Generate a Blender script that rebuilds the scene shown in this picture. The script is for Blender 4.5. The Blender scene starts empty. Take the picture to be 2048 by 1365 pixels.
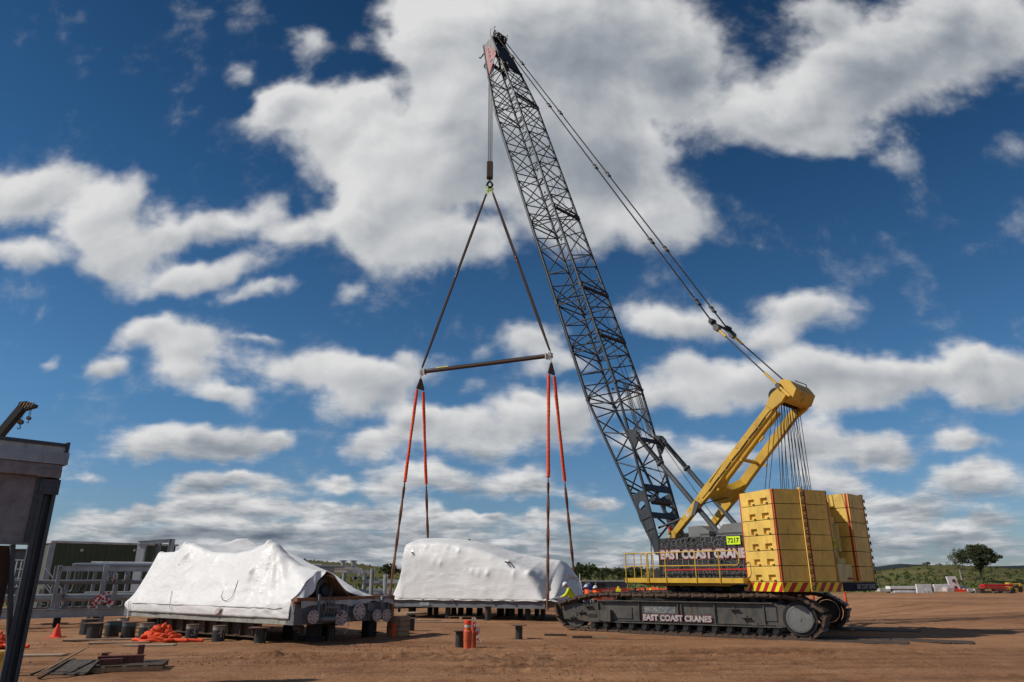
import bpy, bmesh, math, random
import numpy as np
from mathutils import Vector, Matrix
random.seed(7); rng = np.random.default_rng(7)
C = bpy.context.scene.collection
sc = bpy.context.scene
PI = math.pi
def R(d): return math.radians(d)

# ---------------------------------------------------------------- camera, sky, sun, exposure
F_PX = 1400.0; EYE = 2.0; PITCH = math.atan((1155 - 682.5) / F_PX)
cam = bpy.data.cameras.new('camera'); cam.lens = F_PX / 2048 * 36; cam.sensor_width = 36
cam.clip_start = 0.1; cam.clip_end = 20000
co = bpy.data.objects.new('camera', cam); C.objects.link(co)
co.location = (0, 0, EYE); co.rotation_euler = (PI / 2 + PITCH, 0, 0); sc.camera = co
def ray(x, y):
    u = (x - 1024) / F_PX; v = (682.5 - y) / F_PX
    return Vector((u, math.cos(PITCH) - v * math.sin(PITCH), math.sin(PITCH) + v * math.cos(PITCH)))
def at_z(x, y, z):
    r = ray(x, y); t = (z - EYE) / r.z; return Vector((r.x * t, r.y * t, z))
def at_Y(x, y, Y):
    r = ray(x, y); t = Y / r.y; return Vector((r.x * t, Y, EYE + r.z * t))
def on_plane(x, y, P, n):
    r = ray(x, y); t = (Vector(P) - Vector((0, 0, EYE))).dot(Vector(n)) / r.dot(Vector(n))
    return Vector((0, 0, EYE)) + r * t

SUN_AZ = Vector((-0.98, -0.19, 0)).normalized(); SUN_EL = R(40)
sv = SUN_AZ * math.cos(SUN_EL) + Vector((0, 0, math.sin(SUN_EL)))
sun = bpy.data.lights.new('sun', 'SUN'); sun.energy = 3.9; sun.angle = R(0.6); sun.color = (1, 0.93, 0.83)
so = bpy.data.objects.new('sun', sun); C.objects.link(so)
so.rotation_euler = sv.to_track_quat('Z', 'Y').to_euler()
sc.cycles.max_bounces = 5; sc.cycles.diffuse_bounces = 3; sc.cycles.glossy_bounces = 2
sc.view_settings.view_transform = 'Standard'; sc.view_settings.look = 'None'
sc.view_settings.exposure = 0; sc.view_settings.gamma = 1

class NT:
    def __init__(s, tree): s.t = tree; s.n = tree.nodes; s.l = tree.links
    def __call__(s, typ, ins=None, **kw):
        nd = s.n.new(typ)
        for k, v in kw.items(): setattr(nd, k, v)
        for k, v in (ins or {}).items(): s.set(nd, k, v)
        return nd
    def set(s, nd, k, v):
        if isinstance(v, bpy.types.NodeSocket): s.l.new(v, nd.inputs[k])
        else: nd.inputs[k].default_value = v
    def math(s, op, a, b=None, c=None, clamp=False):
        ins = {0: a}
        if b is not None: ins[1] = b
        if c is not None: ins[2] = c
        nd = s('ShaderNodeMath', ins, operation=op, use_clamp=clamp); return nd.outputs[0]
    def noise(s, vec, scale, detail=4, rough=0.55, dist=0.0, dims='3D'):
        return s('ShaderNodeTexNoise', {'Vector': vec, 'Scale': scale, 'Detail': detail, 'Roughness': rough, 'Distortion': dist}, noise_dimensions=dims)
    def ramp(s, fac, stops, interp='LINEAR'):
        nd = s('ShaderNodeValToRGB', {'Fac': fac}); r = nd.color_ramp; r.interpolation = interp
        while len(r.elements) < len(stops): r.elements.new(0.5)
        for e, (p, c) in zip(r.elements, stops):
            e.position = p; e.color = c if len(c) == 4 else (*c, 1)
        return nd.outputs[0]
    def mix(s, f, a, b, mode='MIX'):
        nd = s('ShaderNodeMix', data_type='RGBA', blend_type=mode)
        for k, v in ((0, f), (6, a), (7, b)):
            if isinstance(v, tuple) and len(v) == 3: v = (*v, 1)
            s.set(nd, k, v)
        return nd.outputs[2]
    def mapr(s, v, a, b, c=0.0, d=1.0, smooth=True):
        nd = s('ShaderNodeMapRange', {0: v, 1: a, 2: b, 3: c, 4: d}, interpolation_type='SMOOTHSTEP' if smooth else 'LINEAR')
        return nd.outputs[0]

world = bpy.data.worlds.new('World'); sc.world = world; world.use_nodes = True
W = NT(world.node_tree); W.n.clear()
def build_sky():
    sky = W('ShaderNodeTexSky', sky_type='NISHITA', sun_disc=False)
    sky.sun_elevation = SUN_EL; sky.sun_rotation = math.atan2(sv.x, sv.y); sky.altitude = 100
    sky.air_density = 1.0; sky.dust_density = 0.6; sky.ozone_density = 2.2
    geo = W('ShaderNodeTexCoord').outputs['Generated']
    sep = W('ShaderNodeSeparateXYZ', {0: geo})
    x, y, z = sep.outputs
    ya = W.math('MAXIMUM', W.math('ABSOLUTE', y), 0.08)
    u = W.math('DIVIDE', x, ya); v = W.math('DIVIDE', z, ya)
    uv = W('ShaderNodeCombineXYZ', {0: u, 1: v, 2: 0.0}).outputs[0]
    # horizon-compressed layer coordinates drive the small structure
    zz = W.math('ADD', W.math('MAXIMUM', z, 0.0), 0.16)
    lay = W('ShaderNodeCombineXYZ', {0: W.math('DIVIDE', x, zz), 1: W.math('DIVIDE', ya, zz), 2: 0.0}).outputs[0]
    def field(off):
        uvo = W('ShaderNodeVectorMath', {0: uv, 1: off}, operation='ADD').outputs[0]
        wn = W.noise(uvo, 5.0, 4, 0.6)
        wv = W('ShaderNodeVectorMath', {0: wn.outputs['Color'], 1: (0.5, 0.5, 0.5)}, operation='SUBTRACT').outputs[0]
        wv = W('ShaderNodeVectorMath', {0: wv, 1: (0.16, 0.11, 0)}, operation='MULTIPLY').outputs[0]
        p = W('ShaderNodeVectorMath', {0: uvo, 1: wv}, operation='ADD').outputs[0]
        return uvo, p
    blobs = [  # photo x, y, radius x, radius y, tilt, weight, greyness
        (600,190,110,60,-15,1.0,0),(545,225,90,50,-50,.8,0),(700,240,150,100,0,1.2,0),(745,180,70,55,0,.8,0),(800,330,180,150,-30,1.4,.0),(740,430,110,90,-40,.9,.1),(850,480,150,80,-10,1.1,.2),(960,500,90,90,20,.7,.4),
        (960,90,200,170,0,1.5,.1),(830,60,110,120,-20,1.1,.0),(930,240,150,150,0,1.1,.1),(1180,70,290,170,0,1.5,1.2),(1080,280,230,190,0,1.5,.8),(1260,300,170,150,0,1.1,1.0),(1330,430,120,90,-10,.9,.1),
        (1170,450,150,80,10,.9,.5),(1380,130,120,130,0,.9,1.2),(1500,240,130,80,0,.9,.6),(1620,200,160,110,0,1.2,.8),(1780,130,210,120,15,1.3,1.2),
        (1950,60,200,120,20,1.4,1.4),(1660,20,110,60,0,.8,1.1),(1790,310,120,50,10,.55,.5),(1640,280,130,50,-10,.9,.2),(1990,310,60,50,30,.35,.5),(615,85,62,48,20,.62,0),(480,150,50,35,20,.45,0),(700,90,50,40,0,.35,0),(150,40,60,45,-40,.18,.3),
        (50,385,170,70,-12,1.3,.1),(200,430,150,75,-25,1.2,.1),(50,505,100,42,0,.9,.3),(250,500,130,65,-10,1.3,.1),(390,545,180,46,-12,1.1,.1),(520,575,110,26,-12,.7,.1),(350,450,80,45,10,.8,0),(440,440,80,50,20,.9,0),
        (520,420,70,70,-30,.8,0),(590,470,110,52,-15,1.0,.0),(705,575,60,32,-35,.5,0),(360,355,40,25,20,.2,0),(75,620,40,22,-30,.25,0),
        (320,665,130,50,-8,1.0,.0),(400,700,110,62,-15,1.2,.1),(235,735,65,28,10,.7,.1),(110,712,45,28,-15,.5,.1),(380,760,100,32,0,.7,.3),(430,800,100,32,5,.8,.2),(540,690,60,16,0,.35,0),
        (640,750,150,60,5,1.1,.1),(760,760,160,60,-10,1.1,.2),(720,810,130,50,-15,.9,.4),(830,840,100,50,0,.9,.3),(800,715,50,30,30,.4,0),(940,780,60,30,-30,.3,.2),
        (320,885,150,42,0,1.2,.2),(450,890,140,44,0,1.2,.4),(560,878,48,34,0,.9,.1),(760,895,80,42,0,1.0,.1),(900,875,160,60,12,1.2,.3),(1060,850,150,66,10,1.2,.2),(1150,820,110,70,0,1.0,.3),
        (1070,675,80,46,0,.9,.1),(1130,720,80,34,0,.7,.3),(1055,790,44,30,20,.55,.1),(970,690,50,24,-20,.3,.1),
        (400,960,110,34,0,1.1,.2),(520,965,120,28,0,.9,.3),(680,957,60,24,0,1.0,.1),(860,965,150,38,0,1.1,.3),(1040,965,120,38,0,1.1,.2),(170,937,40,13,0,.4,.1),(1180,990,70,30,0,.9,.3),(950,1025,60,16,0,.8,.2),
        (1320,645,110,56,0,1.1,.3),(1420,640,90,46,0,.7,.5),(1610,615,130,56,10,1.0,.5),(1540,665,90,45,10,.7,.6),(1340,735,120,50,0,.9,.3),(1260,790,80,60,0,.7,.3),
        (1370,800,160,66,0,1.2,.3),(1500,760,140,60,0,1.1,.5),(1640,745,150,60,0,1.2,.4),(1790,755,160,60,0,1.2,.5),(1960,745,150,62,0,1.2,.6),(2000,800,110,50,0,1.0,.6),(1720,805,140,40,0,.9,.6),
        (1930,888,90,34,0,1.0,.5),(1760,900,110,42,0,1.0,.5),(1620,880,130,66,0,1.1,.5),(1420,925,150,56,0,1.0,.4),(1280,890,90,40,0,.8,.3),(1960,960,140,44,0,1.1,.6),(1790,1000,150,44,0,1.0,.7),(1640,960,120,44,0,1.0,.6),(2000,1020,100,30,0,.8,.8),
        (250,1010,180,36,-4,1.2,.3),(470,1012,200,36,0,1.2,.4),(720,1020,180,34,0,1.1,.4),(1100,1035,150,28,0,.9,.6),(900,1040,120,26,0,.9,.5),
        (280,1065,420,44,0,.95,1.7),(700,1075,400,48,0,.8,1.4),(1100,1080,320,44,0,.7,1.2),(1850,1065,400,54,0,.75,1.5),(1480,1060,300,60,0,.7,1.3),(1024,1125,1500,36,0,.8,1.1),
    ]
    def density(p, uvo):
        acc = None; shp = None; pv = p; mul = lambda a_, b_, c_: W('ShaderNodeVectorMath', {0: a_, 1: b_, 2: c_}, operation='MULTIPLY_ADD').outputs[0]
        for i, (bx, by, rx, ry, tilt, w, g) in enumerate(blobs):
            if acc is not None and i % 6 == 0: pv = mul(acc, (1e-7, 1e-7, 0), p)  # evaluates the blobs in batches, which keeps the node stack short
            r0 = ray(bx, by); r1 = ray(bx + rx, by); r2 = ray(bx, by - ry)
            c = Vector((r0.x / r0.y, r0.z / r0.y)); ru = abs(r1.x / r1.y - c.x) * 1.13; rv = abs(r2.z / r2.y - c.y) * 1.13
            mp = W('ShaderNodeMapping', {'Vector': pv, 'Location': (c.x, c.y, 0), 'Rotation': (0, 0, R(-tilt)), 'Scale': (ru, rv, 1)}, vector_type='TEXTURE').outputs[0]
            ln = W('ShaderNodeVectorMath', {0: mp}, operation='LENGTH').outputs['Value']
            f = W.mapr(ln, 1.0, 0.0)
            acc = mul(f, (w, g, 0), acc if acc else (0, 0, 0))
            shp = mul(mp, f, shp if shp else (0, 0, 0))
        o = W('ShaderNodeSeparateXYZ', {0: acc}).outputs; q = W('ShaderNodeSeparateXYZ', {0: shp}).outputs
        return o[0], o[1], q[0], q[1]
    uvo, p = field((0, 0, 0))
    acc, gr, tx, ty = density(p, uvo)
    acc = W.math('MINIMUM', acc, 1.5)
    n1 = W.noise(uv, 5.5, 9, 0.62, 0.25).outputs[0]; n2 = W.noise(lay, 3.2, 8, 0.62, 0.25).outputs[0]
    wob = W('ShaderNodeVectorMath', {0: W.noise(uv, 16.0, 3, 0.6).outputs['Color'], 1: (0.035, 0.035, 0), 2: uv}, operation='MULTIPLY_ADD').outputs[0]
    bil = W('ShaderNodeTexVoronoi', {'Vector': wob, 'Scale': 13.0, 'Detail': 2.0, 'Roughness': 0.55}, voronoi_dimensions='2D', normalize=True).outputs['Distance']
    n = W.math('ADD', W.math('MULTIPLY_ADD', n1, 0.62, W.math('MULTIPLY', W.math('SUBTRACT', 0.75, bil), 0.16)), W.math('MULTIPLY', n2, 0.38))
    D = W.math('ADD', acc, W.math('MULTIPLY', W.math('SUBTRACT', n, 0.5), 2.7))
    alpha = W.math('POWER', W.mapr(D, 0.20, 1.0), 1.2)
    thick = W.mapr(D, 0.7, 1.9)
    uvs = W('ShaderNodeVectorMath', {0: uv, 1: (-0.014, 0.022, 0)}, operation='ADD').outputs[0]
    soft = W.math('SUBTRACT', W.noise(uv, 6.5, 5, 0.5, 0.25).outputs[0], W.noise(uvs, 6.5, 5, 0.5, 0.25).outputs[0])
    lum = W.math('ADD', 0.89, W.math('MULTIPLY', soft, 0.65))
    lum = W.math('ADD', lum, W.math('MULTIPLY', W.math('SUBTRACT', 0.4, bil), 0.07))
    lum = W.math('ADD', lum, W.math('MULTIPLY', W.math('MAXIMUM', W.math('MINIMUM', W.math('SUBTRACT', ty, W.math('MULTIPLY', tx, 0.30)), 0.5), -0.7), 0.46))
    low = W.mapr(v, 0.30, 0.04)
    lum = W.math('ADD', lum, W.math('MULTIPLY', W.math('MULTIPLY', W.math('SUBTRACT', n2, 0.56), 1.6), low))
    lum = W.math('SUBTRACT', lum, W.math('MULTIPLY', W.math('MINIMUM', gr, 1.9), W.math('MULTIPLY_ADD', thick, 0.17, 0.11)))
    lum = W.math('MAXIMUM', W.math('MINIMUM', lum, 1.0), 0.14)
    cc = W.ramp(lum, [(0.0, (0.07, 0.10, 0.15)), (0.3, (0.16, 0.20, 0.26)), (0.6, (0.38, 0.42, 0.47)), (1.0, (0.88, 0.88, 0.88))])
    # polarised-looking deep blue: the Nishita colour with more contrast between zenith and horizon
    el = W.mapr(z, 0.0, 0.75, 0.0, 1.0, False)
    tint = W.ramp(el, SKYTINT)
    skyc = W.mix(1.0, sky.outputs[0], tint, 'MULTIPLY')
    cl = W.mix(1.0, cc, (CLOUD_GAIN,) * 3, 'MULTIPLY')
    col = W.mix(alpha, skyc, cl)
    bg = W('ShaderNodeBackground', {'Color': col, 'Strength': SKY_STR})
    out = W('ShaderNodeOutputWorld', {'Surface': bg.outputs[0]})
SKY_STR = 0.08; CLOUD_GAIN = 10.2
SKYTINT = [(0.0, (0.60, 0.72, 0.95)), (0.3, (0.42, 0.74, 0.96)), (0.65, (0.23, 0.53, 0.74)), (1.0, (0.11, 0.31, 0.47))]
build_sky()
world.cycles.sampling_method = 'MANUAL'; world.cycles.sample_map_resolution = 512

# ---------------------------------------------------------------- mesh builder
class MB:
    def __init__(s): s.v = []; s.f = []; s.m = []; s.sm = []
    def add(s, vs, fs, mat=0, smooth=False):
        o = len(s.v); s.v += [tuple(v) for v in vs]
        for f in fs: s.f.append([i + o for i in f]); s.m.append(mat); s.sm.append(smooth)
        return s
    def box(s, c, size, rz=0, mat=0, M=None):
        hx, hy, hz = size[0] / 2, size[1] / 2, size[2] / 2
        vs = [Vector((a * hx, b * hy, d * hz)) for a in (-1, 1) for b in (-1, 1) for d in (-1, 1)]
        if M is not None: vs = [M @ v for v in vs]
        elif rz: vs = [Matrix.Rotation(rz, 3, 'Z') @ v for v in vs]
        vs = [v + Vector(c) for v in vs]
        return s.add(vs, [(0, 1, 3, 2), (4, 6, 7, 5), (0, 4, 5, 1), (2, 3, 7, 6), (0, 2, 6, 4), (1, 5, 7, 3)], mat)
    def bb(s, x0, x1, y0, y1, z0, z1, mat=0):
        return s.box(((x0 + x1) / 2, (y0 + y1) / 2, (z0 + z1) / 2), (abs(x1 - x0), abs(y1 - y0), abs(z1 - z0)), 0, mat)
    def frame(s, a, b, up=(0, 0, 1)):
        d = (Vector(b) - Vector(a)); L = d.length; d.normalize(); up = Vector(up)
        if abs(d.dot(up)) > 0.98: up = Vector((1, 0, 0)) if abs(d.x) < 0.9 else Vector((0, 1, 0))
        r = d.cross(up).normalized(); w = r.cross(d).normalized()
        return d, r, w, L
    def bar(s, a, b, w, h, up=(0, 0, 1), mat=0):
        a = Vector(a); b = Vector(b); d, r, u, L = s.frame(a, b, up)
        vs = []
        for P in (a, b):
            for i, j in ((-1, -1), (1, -1), (1, 1), (-1, 1)): vs.append(P + r * (i * w / 2) + u * (j * h / 2))
        return s.add(vs, [(3, 2, 1, 0), (4, 5, 6, 7), (0, 1, 5, 4), (1, 2, 6, 5), (2, 3, 7, 6), (3, 0, 4, 7)], mat)
    def ibeam(s, a, b, w, h, t=0.02, up=(0, 0, 1), mat=0):
        a = Vector(a); b = Vector(b); d, r, u, L = s.frame(a, b, up)
        s.bar(a + u * (h / 2 - t / 2), b + u * (h / 2 - t / 2), w, t, up, mat); s.bar(a - u * (h / 2 - t / 2), b - u * (h / 2 - t / 2), w, t, up, mat)
        return s.bar(a, b, t, h - 2 * t - 0.002, up, mat)
    def tube(s, a, b, r, n=8, r2=None, mat=0, smooth=True, cap=True):
        a = Vector(a); b = Vector(b)
        if r2 is None: r2 = r
        d, rr, u, L = s.frame(a, b)
        vs = []
        for P, q in ((a, r), (b, r2)):
            for i in range(n):
                t = 2 * PI * i / n; vs.append(P + rr * (math.cos(t) * q) + u * (math.sin(t) * q))
        s.add(vs, [(i, (i + 1) % n, n + (i + 1) % n, n + i) for i in range(n)], mat, smooth)
        if cap: s.add(vs, [tuple(range(n - 1, -1, -1)), tuple(range(n, 2 * n))], mat)
        return s
    def path(s, pts, r, n=6, closed=False, mat=0, radii=None):
        pts = [Vector(p) for p in pts]; N = len(pts); vs = []; prev = None
        for i, P in enumerate(pts):
            A = pts[(i - 1) % N] if (closed or i > 0) else P; B = pts[(i + 1) % N] if (closed or i < N - 1) else P
            d = (B - A).normalized() if (B - A).length > 1e-9 else Vector((0, 0, 1))
            up = prev if prev is not None else (Vector((0, 0, 1)) if abs(d.z) < 0.9 else Vector((1, 0, 0)))
            rr = d.cross(up)
            if rr.length < 1e-4: rr = d.cross(Vector((0.3, 0.9, 0.1)))
            rr.normalize(); u = rr.cross(d).normalized(); prev = u
            q = radii[i] if radii is not None else r
            for k in range(n):
                t = 2 * PI * k / n; vs.append(P + rr * (math.cos(t) * q) + u * (math.sin(t) * q))
        fs = []
        for i in range(N if closed else N - 1):
            j = (i + 1) % N
            for k in range(n): fs.append((i * n + k, i * n + (k + 1) % n, j * n + (k + 1) % n, j * n + k))
        s.add(vs, fs, mat, True)
        if not closed: s.add(vs, [tuple(range(n - 1, -1, -1)), tuple(range((N - 1) * n, N * n))], mat)
        return s
    def disc(s, c, axis, r, th, n=24, mat=0, r_in=0.0):
        c = Vector(c); ax = Vector(axis).normalized(); a = c - ax * th / 2; b = c + ax * th / 2
        if r_in <= 0: return s.tube(a, b, r, n, mat=mat)
        d, rr, u, L = s.frame(a, b); vs = []
        for P, q in ((a, r_in), (a, r), (b, r), (b, r_in)):
            for i in range(n):
                t = 2 * PI * i / n; vs.append(P + rr * (math.cos(t) * q) + u * (math.sin(t) * q))
        fs = []
        for k in range(4):
            for i in range(n):
                j = (i + 1) % n; k2 = (k + 1) % 4; fs.append((k * n + i, k * n + j, k2 * n + j, k2 * n + i))
        return s.add(vs, fs, mat)
    def prism(s, poly, o, ax, ay, an, t0, t1, mat=0):
        """polygon (a,b) in plane spanned by ax, ay at origin o, extruded along an from t0 to t1"""
        o = Vector(o); ax = Vector(ax); ay = Vector(ay); an = Vector(an); n = len(poly)
        vs = [o + ax * p[0] + ay * p[1] + an * t for t in (t0, t1) for p in poly]
        area = sum(poly[i][0] * poly[(i + 1) % n][1] - poly[(i + 1) % n][0] * poly[i][1] for i in range(n))
        flip = (ax.cross(ay).dot(an) > 0) == (area * (t1 - t0) > 0)
        f0 = tuple(range(n)); f1 = tuple(range(n, 2 * n)); sd = [(i, (i + 1) % n, n + (i + 1) % n, n + i) for i in range(n)]
        fs = [tuple(reversed(f0)), f1] + sd if flip else [f0, tuple(reversed(f1))] + [tuple(reversed(f)) for f in sd]
        return s.add(vs, fs, mat)
    def grid(s, P, mat=0, smooth=True, closed_u=False):
        nu, nv = P.shape[:2]; vs = [tuple(p) for p in P.reshape(-1, 3)]
        fs = [(i * nv + j, i * nv + j + 1, ((i + 1) % nu) * nv + j + 1, ((i + 1) % nu) * nv + j) for i in range(nu if closed_u else nu - 1) for j in range(nv - 1)]
        return s.add(vs, fs, mat, smooth)
    def build(s, name, mats, parent=None, loc=None, rz=None, bevel=0, **props):
        me = bpy.data.meshes.new(name); me.from_pydata(s.v, [], s.f)
        if not isinstance(mats, (list, tuple)): mats = [mats]
        for m in mats: me.materials.append(m)
        if len(mats) > 1: me.polygons.foreach_set('material_index', s.m)
        me.polygons.foreach_set('use_smooth', s.sm); me.update()
        return link(name, me, parent, loc, rz, bevel, **props)
def link(name, me, parent=None, loc=None, rz=None, bevel=0, **props):
    o = bpy.data.objects.new(name, me); C.objects.link(o)
    if parent is not None: o.parent = parent
    if loc is not None: o.location = loc
    if rz is not None: o.rotation_euler = (0, 0, rz)
    if bevel:
        b = o.modifiers.new('bevel', 'BEVEL'); b.width = bevel; b.segments = 1; b.limit_method = 'ANGLE'; b.angle_limit = R(50)
    for k, v in props.items(): o[k] = v
    return o
def thing(name, label, cat, loc=(0, 0, 0), rz=0, group=None):
    o = bpy.data.objects.new(name, None); C.objects.link(o); o.empty_display_size = 0.3
    o.location = loc; o.rotation_euler = (0, 0, rz); o['label'] = label; o['category'] = cat
    if group: o['group'] = group
    return o
def tag(o, label, cat, group=None):
    o['label'] = label; o['category'] = cat
    if group: o['group'] = group
    return o
def dup(root, loc, rz=0.0, label=None, scale=None):
    kids = {}
    for o in C.objects: kids.setdefault(o.parent, []).append(o)
    r = root.copy(); C.objects.link(r); r.location = loc; r.rotation_euler = (0, 0, rz)
    if scale: r.scale = scale
    if label: r['label'] = label
    def rec(src, dst):
        for ch in kids.get(src, []):
            c = ch.copy(); C.objects.link(c); c.parent = dst; rec(ch, c)
    rec(root, r)
    return r

# value noise for mesh detail
_perm = rng.random((64, 64, 64)).astype(np.float32)
def vnoise(p):
    p = np.asarray(p, dtype=np.float64); i = np.floor(p).astype(int); f = p - i; f = f * f * (3 - 2 * f); i &= 63; j = (i + 1) & 63
    def g(a, b, c): return _perm[a, b, c]
    x0, y0, z0 = i[..., 0], i[..., 1], i[..., 2]; x1, y1, z1 = j[..., 0], j[..., 1], j[..., 2]
    fx, fy, fz = f[..., 0], f[..., 1], f[..., 2]
    a = g(x0, y0, z0) * (1 - fx) + g(x1, y0, z0) * fx; b = g(x0, y1, z0) * (1 - fx) + g(x1, y1, z0) * fx
    c = g(x0, y0, z1) * (1 - fx) + g(x1, y0, z1) * fx; d = g(x0, y1, z1) * (1 - fx) + g(x1, y1, z1) * fx
    return (a * (1 - fy) + b * fy) * (1 - fz) + (c * (1 - fy) + d * fy) * fz
def fbm(p, o=4, g=0.5):
    s = 0; a = 1; t = 0
    for k in range(o): s = s + a * (vnoise(np.asarray(p) * 2 ** k + 17.3 * k) - 0.5); t += a; a *= g
    return s / t

# ---------------------------------------------------------------- materials
def principled(name):
    m = bpy.data.materials.new(name); m.use_nodes = True; N = NT(m.node_tree)
    b = m.node_tree.nodes['Principled BSDF']; return m, N, b
def paint(name, col, rough=0.5, metal=0.0, dirt=(0.16, 0.10, 0.06), dirt_amt=0.35, rust=0.0, scale=1.5, var=0.12, bump=0.15, spec=0.4, streak=True):
    m, N, b = principled(name); tc = N('ShaderNodeTexCoord').outputs['Object']
    big = N.noise(tc, scale, 5, 0.6).outputs[0]
    mp = N('ShaderNodeMapping', {'Vector': tc, 'Scale': (2.6, 2.6, 0.55) if streak else (2, 2, 2)}).outputs[0]
    st = N.noise(mp, scale * 1.6, 6, 0.68).outputs[0]
    fn = N.noise(tc, scale * 14, 3, 0.6).outputs[0]
    dark = tuple(c * (1 - var * 1.6) for c in col); light = tuple(min(1, c * (1 + var)) for c in col)
    c = N.mix(N.mapr(big, 0.3, 0.7), dark, light)
    dm = N.math('MULTIPLY', N.mapr(st, 0.42, 0.75), dirt_amt)
    c = N.mix(dm, c, dirt)
    if rust > 0:
        rm = N.math('MULTIPLY', N.mapr(N.math('ADD', N.math('MULTIPLY', st, 0.55), N.math('MULTIPLY', fn, 0.45)), 0.60 - 0.22 * rust, 0.70 - 0.15 * rust), min(1, 0.5 + rust))
        rc = N.mix(fn, (0.10, 0.035, 0.015), (0.30, 0.12, 0.05)); c = N.mix(rm, c, rc)
    N.set(b, 'Base Color', c); N.set(b, 'Roughness', N.mapr(st, 0.2, 0.8, max(0.05, rough - 0.12), min(1, rough + 0.15), False))
    b.inputs['Metallic'].default_value = metal; b.inputs['Specular IOR Level'].default_value = spec
    if bump: N.set(b, 'Normal', N('ShaderNodeBump', {'Height': fn, 'Strength': bump, 'Distance': 0.01}).outputs[0])
    return m
M = {}
M['yellow'] = paint('crane_yellow', (0.60, 0.36, 0.035), 0.42, dirt_amt=0.25, rust=0.06, var=0.10)
M['cwt'] = paint('counterweight_yellow', (0.74, 0.49, 0.105), 0.55, dirt=(0.30, 0.18, 0.07), dirt_amt=0.34, rust=0.22, var=0.10)
M['cream'] = paint('cream_paint', (0.62, 0.52, 0.22), 0.5, dirt_amt=0.3, rust=0.08)
M['red'] = paint('red_paint', (0.42, 0.018, 0.014), 0.5, dirt_amt=0.15)
M['hyellow'] = paint('hazard_yellow', (0.75, 0.66, 0.02), 0.4, dirt_amt=0.12)
M['hred'] = paint('hazard_red', (0.48, 0.01, 0.02), 0.4, dirt_amt=0.12)
M['boom'] = paint('boom_grey', (0.030, 0.037, 0.046), 0.5, dirt=(0.09, 0.08, 0.07), dirt_amt=0.25, var=0.15)
M['dgrey'] = paint('dark_grey_paint', (0.062, 0.072, 0.085), 0.5, dirt=(0.12, 0.09, 0.06), dirt_amt=0.35, var=0.12)
M['frame'] = paint('crawler_grey', (0.070, 0.075, 0.072), 0.5, dirt=(0.15, 0.10, 0.065), dirt_amt=0.75, rust=0.22, var=0.25, scale=2.2)
M['shoe'] = paint('worn_track_steel', (0.085, 0.058, 0.043), 0.55, metal=0.2, dirt=(0.20, 0.12, 0.075), dirt_amt=0.55, rust=0.3, scale=5, streak=False)
M['black'] = paint('black_steel', (0.018, 0.018, 0.019), 0.6, dirt=(0.08, 0.055, 0.035), dirt_amt=0.3)
M['cover'] = paint('grey_cover', (0.17, 0.18, 0.18), 0.5, dirt_amt=0.4)
M['rope'] = paint('steel_rope', (0.035, 0.034, 0.034), 0.55, metal=0.3, dirt_amt=0.2, scale=6)
M['bright_rope'] = paint('bright_rope', (0.12, 0.12, 0.12), 0.6, metal=0.2, dirt_amt=0.1, scale=6)
M['rusty'] = paint('rusty_cable', (0.17, 0.075, 0.038), 0.8, dirt=(0.05, 0.03, 0.02), dirt_amt=0.5, rust=0.4, scale=8, streak=False)
M['chain'] = paint('brown_sling', (0.050, 0.028, 0.020), 0.8, dirt=(0.12, 0.06, 0.035), dirt_amt=0.5, scale=8, streak=False)
M['orange'] = paint('orange_sling_cloth', (0.75, 0.072, 0.012), 0.75, dirt=(0.35, 0.05, 0.02), dirt_amt=0.35, scale=6, bump=0.6, streak=False)
M['galv'] = paint('galvanised_steel', (0.34, 0.36, 0.38), 0.42, metal=0.35, dirt=(0.20, 0.17, 0.14), dirt_amt=0.3, var=0.12)
M['mgrey'] = paint('module_grey', (0.155, 0.165, 0.18), 0.45, dirt=(0.15, 0.11, 0.08), dirt_amt=0.4, var=0.12)
M['flange'] = paint('pale_flange_cover', (0.52, 0.44, 0.42), 0.6, dirt_amt=0.3)
M['pile'] = paint('black_pile', (0.028, 0.030, 0.029), 0.55, dirt=(0.18, 0.12, 0.075), dirt_amt=0.22, scale=3)
M['pcap'] = paint('rusty_cap', (0.15, 0.085, 0.06), 0.8, dirt_amt=0.3, rust=0.4, scale=4)
M['pgrey'] = paint('grey_pile_band', (0.25, 0.24, 0.21), 0.7, dirt_amt=0.5, scale=4)
M['timber'] = paint('raw_timber', (0.34, 0.23, 0.14), 0.8, dirt=(0.14, 0.09, 0.05), dirt_amt=0.5, scale=3)
M['otimber'] = paint('brown_timber', (0.26, 0.12, 0.055), 0.8, dirt=(0.12, 0.06, 0.03), dirt_amt=0.5, scale=3)
M['board'] = paint('pale_board', (0.34, 0.25, 0.17), 0.85, dirt=(0.22, 0.13, 0.08), dirt_amt=0.6, scale=3)
M['mat'] = paint('dark_timber_mat', (0.055, 0.038, 0.028), 0.9, dirt=(0.16, 0.10, 0.062), dirt_amt=0.5, scale=2)
M['conc'] = paint('concrete', (0.33, 0.32, 0.28), 0.85, dirt=(0.14, 0.14, 0.12), dirt_amt=0.7, scale=2)
M['white'] = paint('white_paint', (0.72, 0.72, 0.70), 0.5, dirt_amt=0.2)
M['offw'] = paint('dull_white', (0.50, 0.49, 0.47), 0.5, dirt_amt=0.4)
M['bollard'] = paint('orange_plastic', (0.62, 0.10, 0.03), 0.6, dirt=(0.30, 0.12, 0.06), dirt_amt=0.5, scale=4)
M['cone'] = paint('cone_orange', (0.85, 0.045, 0.008), 0.45, dirt_amt=0.1)
M['green'] = paint('green_cladding', (0.055, 0.075, 0.035), 0.5, dirt_amt=0.12, scale=0.6)
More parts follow.
